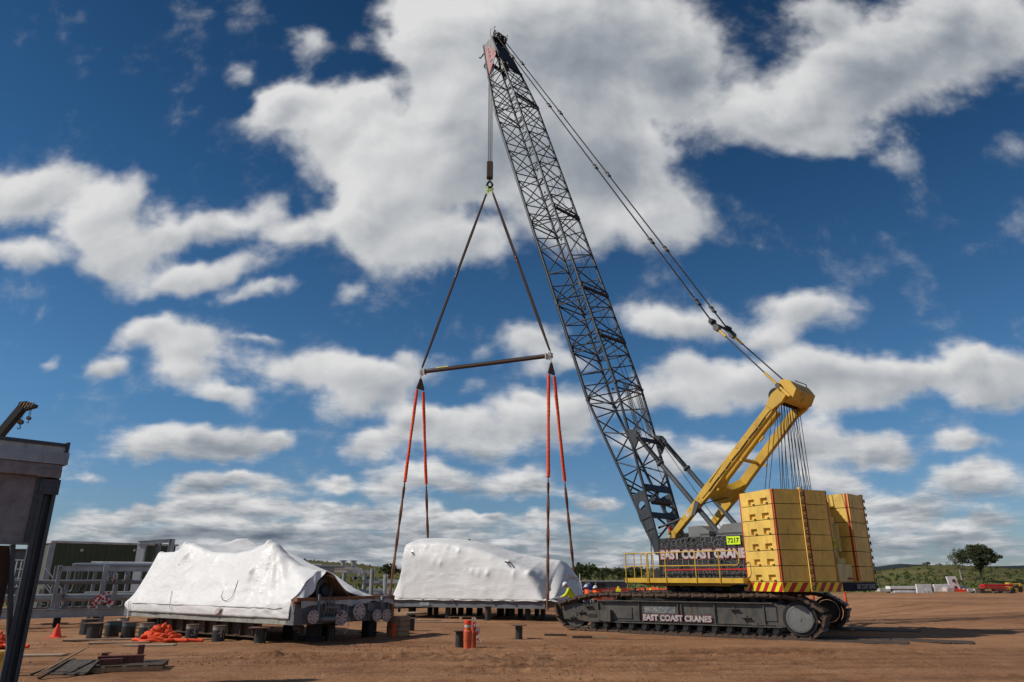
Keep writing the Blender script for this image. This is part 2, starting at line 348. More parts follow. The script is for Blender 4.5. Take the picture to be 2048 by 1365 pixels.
M['purplegrey'] = paint('grey_cladding', (0.115, 0.105, 0.11), 0.6, dirt_amt=0.15, scale=0.6)
M['oxide'] = paint('red_oxide_steel', (0.17, 0.052, 0.038), 0.65, dirt=(0.04, 0.02, 0.015), dirt_amt=0.5, scale=2.5)
M['rustplate'] = paint('rusty_dark_plate', (0.045, 0.035, 0.03), 0.75, dirt=(0.20, 0.18, 0.16), dirt_amt=0.5, rust=0.2, scale=4, streak=False)
M['navy'] = paint('navy_cloth', (0.012, 0.016, 0.035), 0.9, dirt_amt=0.1, scale=6, streak=False)
M['hivis_y'] = paint('hivis_yellow', (0.62, 0.72, 0.02), 0.85, dirt_amt=0.05, scale=6, streak=False)
M['hivis_o'] = paint('hivis_orange', (0.85, 0.12, 0.015), 0.85, dirt_amt=0.05, scale=6, streak=False)
M['skin'] = paint('skin', (0.42, 0.19, 0.12), 0.6, dirt_amt=0.05, scale=6, streak=False, bump=0)
M['helmet'] = paint('white_helmet', (0.78, 0.78, 0.78), 0.3, dirt_amt=0.02)
M['boot'] = paint('tan_boot', (0.30, 0.15, 0.05), 0.8, dirt_amt=0.2, scale=8, streak=False)
M['blue'] = paint('blue_paint', (0.02, 0.04, 0.22), 0.5, dirt_amt=0.1)
M['glass'] = paint('dark_glass', (0.015, 0.018, 0.022), 0.1, dirt_amt=0.05, bump=0)
M['beam_grey'] = paint('weathered_grey_panel', (0.23, 0.22, 0.23), 0.7, dirt=(0.10, 0.09, 0.085), dirt_amt=0.6, scale=1.6, streak=False)
M['darkcol'] = paint('dark_blue_grey_steel', (0.060, 0.068, 0.078), 0.4, metal=0.2, dirt_amt=0.15)
M['brownpanel'] = paint('dark_brown_panel', (0.035, 0.016, 0.010), 0.7, dirt_amt=0.3)
M['nflu'] = paint('fluoro_plate', (0.62, 0.85, 0.02), 0.4, dirt_amt=0.03)
M['ink'] = paint('black_ink', (0.008, 0.008, 0.008), 0.5, dirt_amt=0.0, bump=0)
M['lett_w'] = paint('white_lettering', (0.46, 0.44, 0.44), 0.6, dirt_amt=0.5, scale=3, bump=0)
M['lett_r'] = paint('red_outline', (0.28, 0.012, 0.02), 0.5, dirt_amt=0.1, bump=0)
M['lett_g'] = paint('grey_line', (0.26, 0.26, 0.26), 0.5, dirt_amt=0.1, bump=0)
M['lightgrey_label'] = paint('grey_lettering', (0.34, 0.33, 0.34), 0.5, dirt_amt=0.1, bump=0)
M['tape_r'] = paint('red_tape', (0.45, 0.01, 0.03), 0.5, dirt_amt=0.05, bump=0)

def tex_wrap(name, col):
    m, N, b = principled(name); tc = N('ShaderNodeTexCoord').outputs['Object']
    big = N.noise(tc, 0.8, 5, 0.6).outputs[0]
    mp = N('ShaderNodeMapping', {'Vector': tc, 'Scale': (1.3, 1.3, 4.0)}).outputs[0]
    w1 = N.noise(mp, 1.3, 3, 0.5, 1.5).outputs[0]; w2 = N.noise(tc, 9, 2, 0.5, 0.8).outputs[0]
    low = N('ShaderNodeSeparateXYZ', {0: tc}).outputs[2]
    c = N.mix(N.mapr(big, 0.35, 0.7), tuple(x * 0.93 for x in col), col)
    dirt = N.math('MULTIPLY', N.mapr(N.math('SUBTRACT', N.math('MULTIPLY', w1, 0.9), N.math('MULTIPLY', low, 0.25)), 0.1, 0.45), 0.30)
    c = N.mix(dirt, c, (0.42, 0.33, 0.26))
    N.set(b, 'Base Color', c); N.set(b, 'Roughness', N.mapr(w1, 0.3, 0.7, 0.34, 0.60, False)); b.inputs['Specular IOR Level'].default_value = 0.4
    def ridge(scl, off, wd):
        mq = N('ShaderNodeMapping', {'Vector': tc, 'Location': (off, off * 2, 0), 'Scale': (1.0, 1.0, 1.7)}).outputs[0]
        nn = N.noise(mq, scl, 2, 0.5, 2.2).outputs[0]
        return N.math('MULTIPLY', N.mapr(N.math('ABSOLUTE', N.math('SUBTRACT', nn, 0.5)), wd, 0.0), N.mapr(N.noise(tc, scl * .45, 2, 0.5).outputs[0], 0.42, 0.62))
    h = N.math('ADD', N.math('MULTIPLY', w1, 0.6), N.math('ADD', N.math('MULTIPLY', ridge(1.6, 3.0, 0.035), 0.55), N.math('MULTIPLY', ridge(4.2, 8.0, 0.05), 0.28)))
    N.set(b, 'Normal', N('ShaderNodeBump', {'Height': h, 'Strength': 0.34, 'Distance': 0.06}).outputs[0])
    return m
M['wrap'] = tex_wrap('white_shrink_wrap', (0.76, 0.755, 0.75))
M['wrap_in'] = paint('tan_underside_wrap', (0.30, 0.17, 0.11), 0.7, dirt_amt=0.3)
def mat_mesh():
    m, N, b = principled('orange_mesh'); tc = N('ShaderNodeTexCoord').outputs['Object']
    n = N.noise(tc, 3, 3).outputs[0]
    b.inputs['Base Color'].default_value = (0.9, 0.09, 0.015, 1); b.inputs['Roughness'].default_value = 0.7
    N.set(b, 'Alpha', N.mapr(n, 0.3, 0.7, 0.55, 0.8, False)); return m
M['omesh'] = mat_mesh()
def leafmat(name, a, bc):
    m, N, b = principled(name); tc = N('ShaderNodeTexCoord').outputs['Object']
    n1 = N.noise(tc, 0.9, 3).outputs[0]; n2 = N.noise(tc, 9, 2).outputs[0]
    N.set(b, 'Base Color', N.mix(N.mapr(N.math('ADD', N.math('MULTIPLY', n1, 0.6), N.math('MULTIPLY', n2, 0.4)), 0.35, 0.65), a, bc))
    b.inputs['Roughness'].default_value = 0.7; b.inputs['Specular IOR Level'].default_value = 0.25
    return m
M['leaf_dark'] = leafmat('dark_leaf', (0.022, 0.032, 0.012), (0.065, 0.075, 0.028))
M['leaf_mid'] = leafmat('mid_leaf', (0.035, 0.06, 0.015), (0.10, 0.14, 0.035))
M['leaf_pale'] = leafmat('pale_leaf', (0.06, 0.07, 0.045), (0.14, 0.15, 0.09))
M['grass'] = leafmat('grass_blade', (0.09, 0.115, 0.025), (0.19, 0.19, 0.06))
M['bark'] = paint('bark', (0.07, 0.055, 0.042), 0.9, dirt_amt=0.3, scale=4)
M['palebark'] = paint('pale_bark', (0.28, 0.26, 0.23), 0.9, dirt_amt=0.3, scale=4)

FONT = None
def text_mesh(txt, size, width=None, height=None, bold=0.0, outline=None, space=1.0):
    cu = bpy.data.curves.new('t', 'FONT'); cu.body = txt; cu.size = size; cu.offset = bold; cu.space_character = space
    cu.align_x = 'LEFT'; cu.resolution_u = 3
    if outline: cu.fill_mode = 'NONE'; cu.bevel_depth = outline; cu.bevel_resolution = 0; cu.resolution_u = 2
    o = bpy.data.objects.new('t', cu); C.objects.link(o); bpy.context.view_layer.update()
    me = bpy.data.meshes.new_from_object(o.evaluated_get(bpy.context.evaluated_depsgraph_get()))
    bpy.data.objects.remove(o); bpy.data.curves.remove(cu)
    n = len(me.vertices); co_ = np.zeros(n * 3); me.vertices.foreach_get('co', co_); co_ = co_.reshape(-1, 3)
    fs = [tuple(p.vertices) for p in me.polygons]; bpy.data.meshes.remove(me)
    mn = co_.min(0); mx = co_.max(0)
    if width: co_[:, 0] = (co_[:, 0] - mn[0]) * width / (mx[0] - mn[0])
    if height: co_[:, 1] = (co_[:, 1] - mn[1]) * height / (mx[1] - mn[1])
    return co_, fs
def put_text(mb, txt, o, ax, ay, w, h, depth=0.004, mat=0, bold=0.02, size=1.0, outline=None):
    """text laid in the plane ax (reading direction), ay (up); o is the lower left corner"""
    co_, fs = text_mesh(txt, size, w, h, bold, outline); o = Vector(o); ax = Vector(ax); ay = Vector(ay); an = ax.cross(ay).normalized()
    mb.add([o + ax * p[0] + ay * p[1] + an * (depth + (p[2] if outline else 0)) for p in co_], fs, mat)

# ---------------------------------------------------------------- ground, grass, hills
def ground_material():
    m, N, b = principled('dirt'); geo = N('ShaderNodeNewGeometry').outputs['Position']
    sx = N('ShaderNodeSeparateXYZ', {0: geo}); x, y, z = sx.outputs
    big = N.noise(geo, 0.09, 5, 0.6).outputs[0]; med = N.noise(geo, 0.8, 6, 0.65).outputs[0]; fin = N.noise(geo, 9, 5, 0.7).outputs[0]; gr = N.noise(geo, 45, 3, 0.7).outputs[0]
    mp = N('ShaderNodeMapping', {'Vector': geo, 'Rotation': (0, 0, R(-7)), 'Scale': (0.10, 1.5, 1)}).outputs[0]
    st = N.noise(mp, 1.2, 6, 0.65, 0.5).outputs[0]
    mp2 = N('ShaderNodeMapping', {'Vector': geo, 'Rotation': (0, 0, R(24)), 'Scale': (0.12, 1.8, 1)}).outputs[0]
    st2 = N.noise(mp2, 1.0, 5, 0.65, 0.4).outputs[0]
    c = N.mix(N.mapr(big, 0.35, 0.65), (0.28, 0.135, 0.068), (0.41, 0.21, 0.105))
    c = N.mix(N.math('MULTIPLY', N.mapr(med, 0.35, 0.75), 0.5), c, (0.46, 0.27, 0.155))
    c = N.mix(N.math('MULTIPLY', N.mapr(st, 0.53, 0.70), 0.45), c, (0.10, 0.045, 0.022))
    c = N.mix(N.math('MULTIPLY', N.mapr(st2, 0.56, 0.72), 0.35), c, (0.13, 0.065, 0.038))
    c = N.mix(N.math('MULTIPLY', N.mapr(fin, 0.50, 0.75), 0.5), c, (0.13, 0.062, 0.036))
    c = N.mix(N.math('MULTIPLY', N.mapr(gr, 0.62, 0.8), 0.4), c, (0.42, 0.30, 0.22))
    damp = N.mapr(N.math('ADD', N.math('MULTIPLY', N.noise(geo, 0.22, 5, 0.7, 0.6).outputs[0], 0.7), N.math('MULTIPLY', st, 0.3)), 0.52, 0.64)
    c = N.mix(N.math('MULTIPLY', damp, 0.62), c, (0.15, 0.070, 0.036))
    rut = N('ShaderNodeAttribute', attribute_name='rut').outputs['Fac']
    c = N.mix(N.math('MULTIPLY', rut, 0.85), c, (0.095, 0.043, 0.022))
    # grass beyond the worked pad
    edge = N.math('SUBTRACT', y, N.math('MULTIPLY_ADD', x, 0.60, 72.0))
    edge = N.math('ADD', edge, N.math('MULTIPLY', N.math('SUBTRACT', med, 0.5), 14))
    gm = N.mapr(edge, 0, 5)
    gcol = N.mix(N.mapr(N.noise(geo, 0.12, 5, 0.7).outputs[0], 0.35, 0.65), (0.085, 0.115, 0.022), (0.20, 0.19, 0.06))
    gcol = N.mix(N.math('MULTIPLY', N.mapr(fin, 0.4, 0.7), 0.5), gcol, (0.05, 0.07, 0.015))
    c = N.mix(gm, c, gcol)
    N.set(b, 'Base Color', c); N.set(b, 'Roughness', 0.95); b.inputs['Specular IOR Level'].default_value = 0.12
    h = N.math('ADD', N.math('ADD', N.math('MULTIPLY', fin, 0.5), N.math('MULTIPLY', med, 1.0)), N.math('ADD', N.math('MULTIPLY', st, 0.8), N.math('MULTIPLY', gr, 0.2)))
    N.set(b, 'Normal', N('ShaderNodeBump', {'Height': h, 'Strength': 0.85, 'Distance': 0.17}).outputs[0])
    return m
RUTS = []
def build_ground():
    rs = [0.0, 4.0, 7.0, 9.0, 10.5]
    while rs[-1] < 120: rs.append(rs[-1] + max(0.075, rs[-1] ** 2 * 1.5e-4))
    while rs[-1] < 9000: rs.append(rs[-1] * 1.12)
    rs = np.array(rs)
    an = np.concatenate([np.linspace(-44, 44, 620), np.linspace(46, 314, 60)]) * PI / 180
    Rr, A = np.meshgrid(rs, an, indexing='ij'); X = Rr * np.sin(A); Y = Rr * np.cos(A)
    P = np.stack([X, Y, X * 0], -1)
    crumb = fbm(P * 4.5, 4, 0.6); fade = np.clip(1 - Rr / 90, 0, 1)
    Z = fbm(P * 0.25, 3) * 0.10 * fade + fbm(P * 1.4, 3) * 0.05 * fade + crumb * 0.028 * fade
    ruts = [(18.7, .03, .45, -7, 3, .9), (19.5, -.02, .35, -8, 4, .9), (17.9, .04, .3, -2, 5, .8), (20.4, -.05, .28, -9, 1, .8), (17.2, -.03, .35, -5, 2, .7), (19.2, .05, .25, -14, 13, .5), (19.9, .045, .3, -9, 12, .6), (20.9, .01, .2, -16, 14, .45), (21.5, -.03, .3, -3, 12, .8), (22.3, -.045, .26, -7, 11, .8), (23.2, -.05, .2, -16, 5, .5),
            (24.2, -.055, .2, -16, 3, .4), (18.1, .06, .2, -3, 12, .5), (17.2, .1, .2, -1, 12, .35), (26.0, .02, .2, -1, 4, .5), (31.5, .02, .25, -24, -11, .5), (29.8, .03, .2, -24, -13, .4),
            (34, .02, .35, 16, 60, .5), (30.5, .03, .3, 14, 60, .5), (38, -.03, .35, 14, 60, .4), (44, .05, .4, 15, 70, .4), (52, -.04, .5, 15, 70, .4), (61, .02, .5, 18, 90, .4), (72, .03, .6, 20, 90, .3),
            (22.8, .12, .25, 10, 40, .4), (20.2, .14, .2, 9, 40, .4), (18.5, .02, .2, 9, 30, .4), (15.6, .05, .2, -8, 20, .35), (14.6, -.04, .2, 1, 20, .3)]
    rr_ = random.Random(9)
    ruts += [(rr_.uniform(14, 60), rr_.uniform(-.12, .16), rr_.uniform(.05, .12), rr_.uniform(-6, 22), rr_.uniform(24, 60), rr_.uniform(.12, .3)) for _ in range(34)] + [(rr_.uniform(17, 34), rr_.uniform(-.08, .08), rr_.uniform(.05, .1), rr_.uniform(-20, -6), rr_.uniform(-2, 14), rr_.uniform(.1, .22)) for _ in range(14)]
    rut = np.zeros_like(X)
    for y0, s, w, x0, x1, dp in ruts:
        d = Y - (y0 + s * X + 0.5 * fbm(np.stack([X * .12, X * 0 + y0, X * 0], -1), 2))
        en = np.clip((X - x0) / 2.5, 0, 1) * np.clip((x1 - X) / 2.5, 0, 1)
        en = en * np.clip(0.65 + 2.2 * fbm(np.stack([X * .5, X * 0 + y0 * 3, X * 0], -1), 2), 0, 1)
        g = np.exp(-(d / w) ** 2); side = np.exp(-((np.abs(d) - 1.6 * w) / (0.7 * w)) ** 2)
        Z += en * dp * (-0.05 * g + side * np.clip(0.05 + crumb * 0.16, 0, 0.1))
        rut = np.maximum(rut, en * np.clip(g * (0.7 + crumb) + side * np.clip(crumb * 3, 0, 1) * .6, 0, 1) * min(1, dp * 2.2))
    Z *= np.clip((Rr - 2) / 4, 0, 1)
    Z += -1.3 * np.clip((Y - 38) / 24, 0, 1) ** 1.3 * np.clip((X - 2) / 5, 0, 1) * np.clip((34 - X) / 10, 0, 1) * np.clip((130 - Y) / 20, 0, 1)
    RUTS[:] = ruts[:-48]
    mb = MB(); mb.grid(np.stack([X, Y, Z], -1).transpose(1, 0, 2), 0, True, closed_u=True)
    o = mb.build('ground', ground_material(), kind='structure')
    at = o.data.attributes.new('rut', 'FLOAT', 'POINT'); at.data.foreach_set('value', rut.T.reshape(-1).astype(np.float32))
    return o
build_ground()
def clods():
    mb = MB(); oc = [(1, 0, 0), (-1, 0, 0), (0, 1, 0), (0, -1, 0), (0, 0, 1), (0, 0, -1)]; fc = [(0, 2, 4), (2, 1, 4), (1, 3, 4), (3, 0, 4), (2, 0, 5), (1, 2, 5), (3, 1, 5), (0, 3, 5)]
    def put(x, y, s):
        sc3 = [s * random.uniform(.6, 1.4) for _ in range(3)]; a = random.uniform(0, PI); ca, sa = math.cos(a), math.sin(a)
        mb.add([(x + (p[0] * sc3[0] * ca - p[1] * sc3[1] * sa), y + (p[0] * sc3[0] * sa + p[1] * sc3[1] * ca), .01 + p[2] * sc3[2] * .7 + random.uniform(-.3, .3) * s) for p in oc], fc)
    for y0, s_, w, x0, x1, dp in RUTS:
        if y0 > 36: continue
        for k in range(int((x1 - x0) * 34 * dp * dp)):
            x = random.uniform(x0, x1); put(x, y0 + s_ * x + random.choice((-1, 1)) * random.gauss(1.5 * w, .5 * w), random.choice((.008, .012, .016, .026)))
    for k in range(1500):
        r = 13 + 30 * random.random() ** 1.5; a = R(random.uniform(-38, 38)); put(r * math.sin(a), r * math.cos(a), random.choice((.006, .009, .014)))
    mb.build('gravel', paint('earth_clod', (0.20, 0.10, 0.052), 0.95, dirt=(0.33, 0.20, 0.11), dirt_amt=.6, scale=5, streak=False), kind='stuff', label='dark clods and small stones churned up along the tyre ruts', category='gravel')
clods()

def hill_material(name, g1, g2, br, dk, sc_=1.0):
    m, N, b = principled(name); geo = N('ShaderNodeNewGeometry').outputs['Position']
    n1 = N.noise(geo, 0.012 * sc_, 5, 0.6).outputs[0]; n2 = N.noise(geo, 0.09 * sc_, 5, 0.7).outputs[0]; n3 = N.noise(geo, 0.5 * sc_, 3, 0.7).outputs[0]
    c = N.mix(N.mapr(n1, 0.35, 0.65), g1, g2); c = N.mix(N.math('MULTIPLY', N.mapr(n2, 0.5, 0.68), 0.8), c, br)
    c = N.mix(N.math('MULTIPLY', N.mapr(N.math('ADD', N.math('MULTIPLY', n2, 0.5), N.math('MULTIPLY', n3, 0.5)), 0.48, 0.60), 0.75), c, dk)
    N.set(b, 'Base Color', c); b.inputs['Roughness'].default_value = 1.0; b.inputs['Specular IOR Level'].default_value = 0.05
    N.set(b, 'Normal', N('ShaderNodeBump', {'Height': n3, 'Strength': 0.6, 'Distance': 2.0}).outputs[0])
    return m
def hill_height(prof, r_rise, r_top, ht_noise, fall):
    px = np.array([p[0] for p in prof]); py = np.array([p[1] for p in prof])
    us = np.array([ray(a, b_).x / ray(a, b_).y for a, b_ in prof]); vs = np.array([ray(a, b_).z / math.hypot(ray(a, b_).x, ray(a, b_).y) for a, b_ in prof])
    def f(X, Y):
        u = X / np.maximum(Y, 1); v = np.interp(u, us, vs); Rr = np.hypot(X, Y)
        top = EYE + v * r_top; t = np.clip((Rr - r_rise) / (r_top - r_rise), 0, 1); s = t * t * (3 - 2 * t) * 0.45 + 0.55 * t
        P = np.stack([X, Y, X * 0], -1)
        h = -0.4 + (top + 0.4) * s + fbm(P * 0.02, 4) * ht_noise * np.sin(np.clip(t, 0, 1) * PI) * 1.2
        return h - np.clip(Rr - r_top, 0, None) * fall
    return f
NEARP = [(-900, 1128), (0, 1118), (300, 1112), (560, 1114), (620, 1123), (700, 1128), (790, 1139), (900, 1142), (1000, 1139), (1160, 1136), (1260, 1138), (1400, 1139), (1600, 1143), (1700, 1146), (1760, 1142), (1800, 1136), (1850, 1131), (1910, 1131), (1990, 1136), (2048, 1139), (2900, 1134)]
FARP = [(-900, 1134), (0, 1140), (600, 1150), (1000, 1141), (1120, 1138), (1200, 1142), (1560, 1146), (1660, 1140), (1760, 1133), (1800, 1128), (1835, 1130), (1880, 1131), (1990, 1133), (2030, 1132), (2100, 1130), (2900, 1122)]
hill_f = hill_height(NEARP, 150, 520, 5, 0.05)
def build_hills(name, f, r0, r1, nr, mat):
    rs = np.linspace(r0, r1, nr); an = np.linspace(-56, 56, 300) * PI / 180
    Rr, A = np.meshgrid(rs, an, indexing='ij'); X = Rr * np.sin(A); Y = Rr * np.cos(A)
    mb = MB(); mb.grid(np.stack([X, Y, f(X, Y)], -1).transpose(1, 0, 2)); return mb.build(name, mat, kind='structure')
build_hills('hills', hill_f, 145, 640, 60, hill_material('scrub_hill', (0.095, 0.095, 0.034), (0.15, 0.135, 0.052), (0.20, 0.13, 0.07), (0.05, 0.058, 0.022)))
build_hills('hills', hill_height(FARP, 1300, 2600, 12, 0.03), 1250, 3200, 40, hill_material('hazed_far_hill', (0.022, 0.034, 0.040), (0.035, 0.048, 0.050), (0.045, 0.055, 0.055), (0.014, 0.022, 0.028), 0.3))  # dark blue hill colour stands in for distance haze and shade on the range

def leaf_quads(mb, centers, size, mat=0, flat=1.0):
    centers = np.asarray(centers); n = len(centers)
    a = rng.normal(size=(n, 3)); a /= np.linalg.norm(a, axis=1)[:, None]; b_ = rng.normal(size=(n, 3)); b_ -= a * (a * b_).sum(1)[:, None]; b_ /= np.linalg.norm(b_, axis=1)[:, None]
    s = size * (0.6 + 0.8 * rng.random((n, 1))); a = a * s; b_ = b_ * s * 0.6; b_[:, 2] *= flat
    V = np.stack([centers - a, centers - b_ * .8, centers + a, centers + b_ * .8], 1).reshape(-1, 3)
    o = len(mb.v); mb.v += [tuple(v) for v in V]; mb.f += [[o + 4 * i, o + 4 * i + 1, o + 4 * i + 2, o + 4 * i + 3] for i in range(n)]; mb.m += [mat] * n; mb.sm += [False] * n
def clump(c, r, n):
    d = rng.normal(size=(n, 3)); d /= np.linalg.norm(d, axis=1)[:, None]; q = rng.random((n, 1)) ** 0.45
    return np.asarray(c) + d * q * np.asarray(r)
def scrub(name, label_mat, items, leaf, per, kind=True):
    mb = MB()
    for (c, r) in items: leaf_quads(mb, clump(c, (r, r, r * 0.75), per), leaf * r)
    o = mb.build(name, label_mat)
    if kind: o['kind'] = 'stuff'
    return o
def hill_scatter(n, a0, a1, r0, r1, s0, s1):
    it = []
    while len(it) < n:
        a = R(random.uniform(a0, a1)); r = math.sqrt(random.uniform(r0 * r0, r1 * r1)); X = r * math.sin(a); Y = r * math.cos(a)
        d = fbm(np.array([[X * 0.02, Y * 0.02, 3.0]]), 3)[0]
        if random.random() > 0.45 + d * 2.5: continue
        z = float(hill_f(np.array([X]), np.array([Y]))[0]); s = random.uniform(s0, s1); it.append(((X, Y, max(z, 0) + s * 0.5), s))
    return it
M['scrub'] = leafmat('scrub_leaf', (0.045, 0.055, 0.022), (0.095, 0.10, 0.04))
tag(scrub('scrub', M['scrub'], hill_scatter(1100, -38, 39, 190, 520, 0.3, 1.0), 0.34, 30), 'low olive scrub scattered over the hillsides behind the site', 'scrub')
tag(scrub('shrub_cover', M['leaf_mid'], hill_scatter(700, -38, 39, 150, 300, 0.3, 0.9), 0.34, 30), 'brighter green bushes at the foot of the hills', 'bushes')
rid = []
for i in range(150):
    a = R(random.uniform(-38, 39)); r = random.uniform(495, 525); X = r * math.sin(a); Y = r * math.cos(a); s = random.uniform(0.25, 0.8)
    rid.append(((X, Y, float(hill_f(np.array([X]), np.array([Y]))[0]) + s * 0.7), s))
tag(scrub('ridge_bushes', M['scrub'], rid, 0.4, 22), 'tiny bushes lining the top of the ridge', 'bushes')
# grass tufts along the edge of the pad and under the hills
mb = MB(); pts = []
for i in range(14000):
    a = R(random.uniform(-38, 38)); r = 44 + 130 * random.random() ** 1.4; X = r * math.sin(a); Y = r * math.cos(a)
    if Y - 0.60 * X < 73 + random.uniform(-1, 6): continue
    h = random.uniform(0.15, 0.5); ang = random.uniform(0, PI); w = random.uniform(0.1, 0.3); dx = math.cos(ang) * w; dy = math.sin(ang) * w; lx = random.uniform(-.15, .15)
    mb.add([(X - dx, Y - dy, 0), (X + dx, Y + dy, 0), (X + dx * .4 + lx, Y + dy * .4, h), (X - dx * .8 + lx, Y - dy * .5, h * .8)], [(0, 1, 2, 3)])
mb.build('grass', M['grass'], kind='stuff', label='rough green grass tufts beyond the edge of the dirt pad', category='grass')

def tree(name, label, loc, H, crown_r, seed, leafm, barkm, nleaf, leaf, lean=0.0, flat=0.6, trunk_h=0.3, density=1.0, group=None):
    rnd = random.Random(seed); t = thing(name, label, 'tree', loc, 0, group)
    mb = MB(); tips = []
    def limb(p, d, L, r, lev):
        pts = [p]; q = Vector(p); dd = Vector(d)
        for k in range(5):
            dd = (dd + Vector((rnd.uniform(-.13, .13), rnd.uniform(-.13, .13), rnd.uniform(-.02, .10)))).normalized(); q = q + dd * L / 5; pts.append(q.copy())
        mb.path(pts, r, 6, radii=[r * (1 - 0.09 * k) for k in range(6)])
        if lev >= 3: tips.append(q.copy()); return
        for j in range(rnd.randint(3, 4)):
            a = rnd.uniform(0, 2 * PI); sp = rnd.uniform(0.45, 0.85); nd = (dd + Vector((math.cos(a) * sp, math.sin(a) * sp, rnd.uniform(-.05, .2)))).normalized()
            base = pts[rnd.choice([3, 4, 5])]; limb(base, nd, L * rnd.uniform(0.6, 0.82), r * 0.55, lev + 1)
        if lev >= 1: tips.append(q.copy())
    limb(Vector((0, 0, -0.2)), Vector((lean, 0, 1)).normalized(), H * trunk_h * 1.25, H * 0.032, 0)
    mb.build('trunk', barkm, t)
    T = np.array([list(p) for p in tips]); c0 = T.mean(0); T = T - np.array([c0[0], c0[1], 0]); zt = T[:, 2]
    extra = []
    for k in range(int(len(T) * 0.9)):
        a = rnd.uniform(0, 2 * PI); q_ = math.sqrt(rnd.random()); zc_ = H * (1.0 - 0.42 * q_ * q_) * rnd.uniform(.80, .97); zc_ = max(zc_, H * (trunk_h + .12)); extra.append((math.cos(a) * q_ * crown_r * .95, math.sin(a) * q_ * crown_r * .95, zc_))
    cb = MB(); per = int(nleaf / (len(T) + len(extra)))
    for q in extra: R0 = crown_r * rnd.uniform(.10, .22); leaf_quads(cb, clump(q, (R0, R0, R0 * flat), per), leaf)
    for p in T:
        q = np.array([p[0] / (np.abs(T[:, 0]).max() + .1) * crown_r * 0.92, p[1] / (np.abs(T[:, 1]).max() + .1) * crown_r * 0.92, H * trunk_h * 1.15 + (p[2] - zt.min()) / (zt.max() - zt.min() + .01) * H * (0.90 - trunk_h * 1.15)])
        # dome-shaped upper limit
        rr = math.hypot(q[0], q[1]) / crown_r; sc_ = min(1.0, 0.9 / max(rr, .01)); q[0] *= sc_; q[1] *= sc_; rr = min(rr, .9); q[2] = min(q[2], H * (0.97 - 0.42 * rr * rr)); q[2] = max(q[2], H * (trunk_h * 0.95 + 0.22 * rr))
        R0 = crown_r * rnd.uniform(0.16, 0.27)
        leaf_quads(cb, clump(q, (R0, R0, R0 * flat), per), leaf)
    cb.build('crown', leafm, t); return t
pt = at_Y(1966, 1166, 178); gz = float(hill_f(np.array([pt.x]), np.array([pt.y]))[0])
tree('spreading_tree', 'broad dark green tree with a forked trunk standing alone behind the red beams', (pt.x, pt.y, pt.z), 9.4, 4.9, 5, M['leaf_dark'], M['bark'], 16000, 0.16, lean=-0.05)
pt = at_Y(1925, 1164, 186)
tree('thin_tree', 'thin pale-trunked tree beside the broad dark tree', (pt.x, pt.y, pt.z), 8.6, 2.6, 11, M['leaf_pale'], M['palebark'], 1500, 0.15, flat=0.8)
for i, (px, py, Y, H, cr, lm, lab) in enumerate([(1160, 1163, 170, 3.8, 2.7, 'leaf_dark', 'dark rounded tree left of the site cabin roof, nearest the wrapped load'), (1180, 1163, 175, 4.2, 2.4, 'leaf_mid', 'brighter green tree in the middle of the clump above the orange workers'),
        (1207, 1163, 180, 3.2, 3.0, 'leaf_dark', 'wide dark tree above the open cabin doors'), (1241, 1163, 185, 3.3, 2.3, 'leaf_dark', 'dark small tree just left of the yellow walkway end'), (1272, 1162, 185, 3.6, 3.0, 'leaf_dark', 'dark tree seen between the walkway rails'),
        (778, 1162, 160, 3.6, 2.3, 'leaf_dark', 'dark bushy tree behind the left sling of the lifted load'), (735, 1172, 120, 1.5, 1.5, 'leaf_mid', 'small green bush behind the pipe rack posts'), (1157, 1137, 500, 4.2, 1.8, 'leaf_dark', 'tiny lone tree on the skyline above the wrapped load'), (1857, 1132, 505, 2.8, 1.4, 'leaf_dark', 'tiny tree on the skyline of the right hand hill')]):
    pt = at_Y(px, py, Y); tree('round_tree', lab, (pt.x, pt.y, pt.z), H, cr, 30 + i, M[lm], M['bark'], 1300, 0.045 * H + .05, trunk_h=0.12, flat=0.8, group='small trees at the foot of the hill')

# ---------------------------------------------------------------- the crawler crane
CF = Vector((-0.70, 0.714, 0)).normalized(); CC = Vector((8.0, 30.7, 0)); CY = Vector((-CF.y, CF.x, 0))
def K(x, y, yc):      # photo point on the vertical plane yc metres left of the crane's own axis, in crane coordinates
    P = CC + CY * yc; q = on_plane(x, y, P, CY) - CC
    return Vector((q.dot(CF), q.dot(CY), q.z))
TF = Vector((-0.86, 0.51, 0)).normalized(); TY = Vector((-TF.y, TF.x, 0))
def T(x, y, h=3.47):
    P = CC + TY * h; q = on_plane(x, y, P, TY) - CC
    return Vector((q.dot(TF), q.dot(TY), q.z))
crane = thing('crawler_crane', 'large yellow and grey lattice boom crawler crane with stacked yellow counterweights', 'crane', CC, math.atan2(CF.y, CF.x))
TRZ = math.atan2(TF.y, TF.x) - math.atan2(CF.y, CF.x)
up, fx, fy = Vector((0, 0, 1)), Vector((1, 0, 0)), Vector((0, 1, 0))

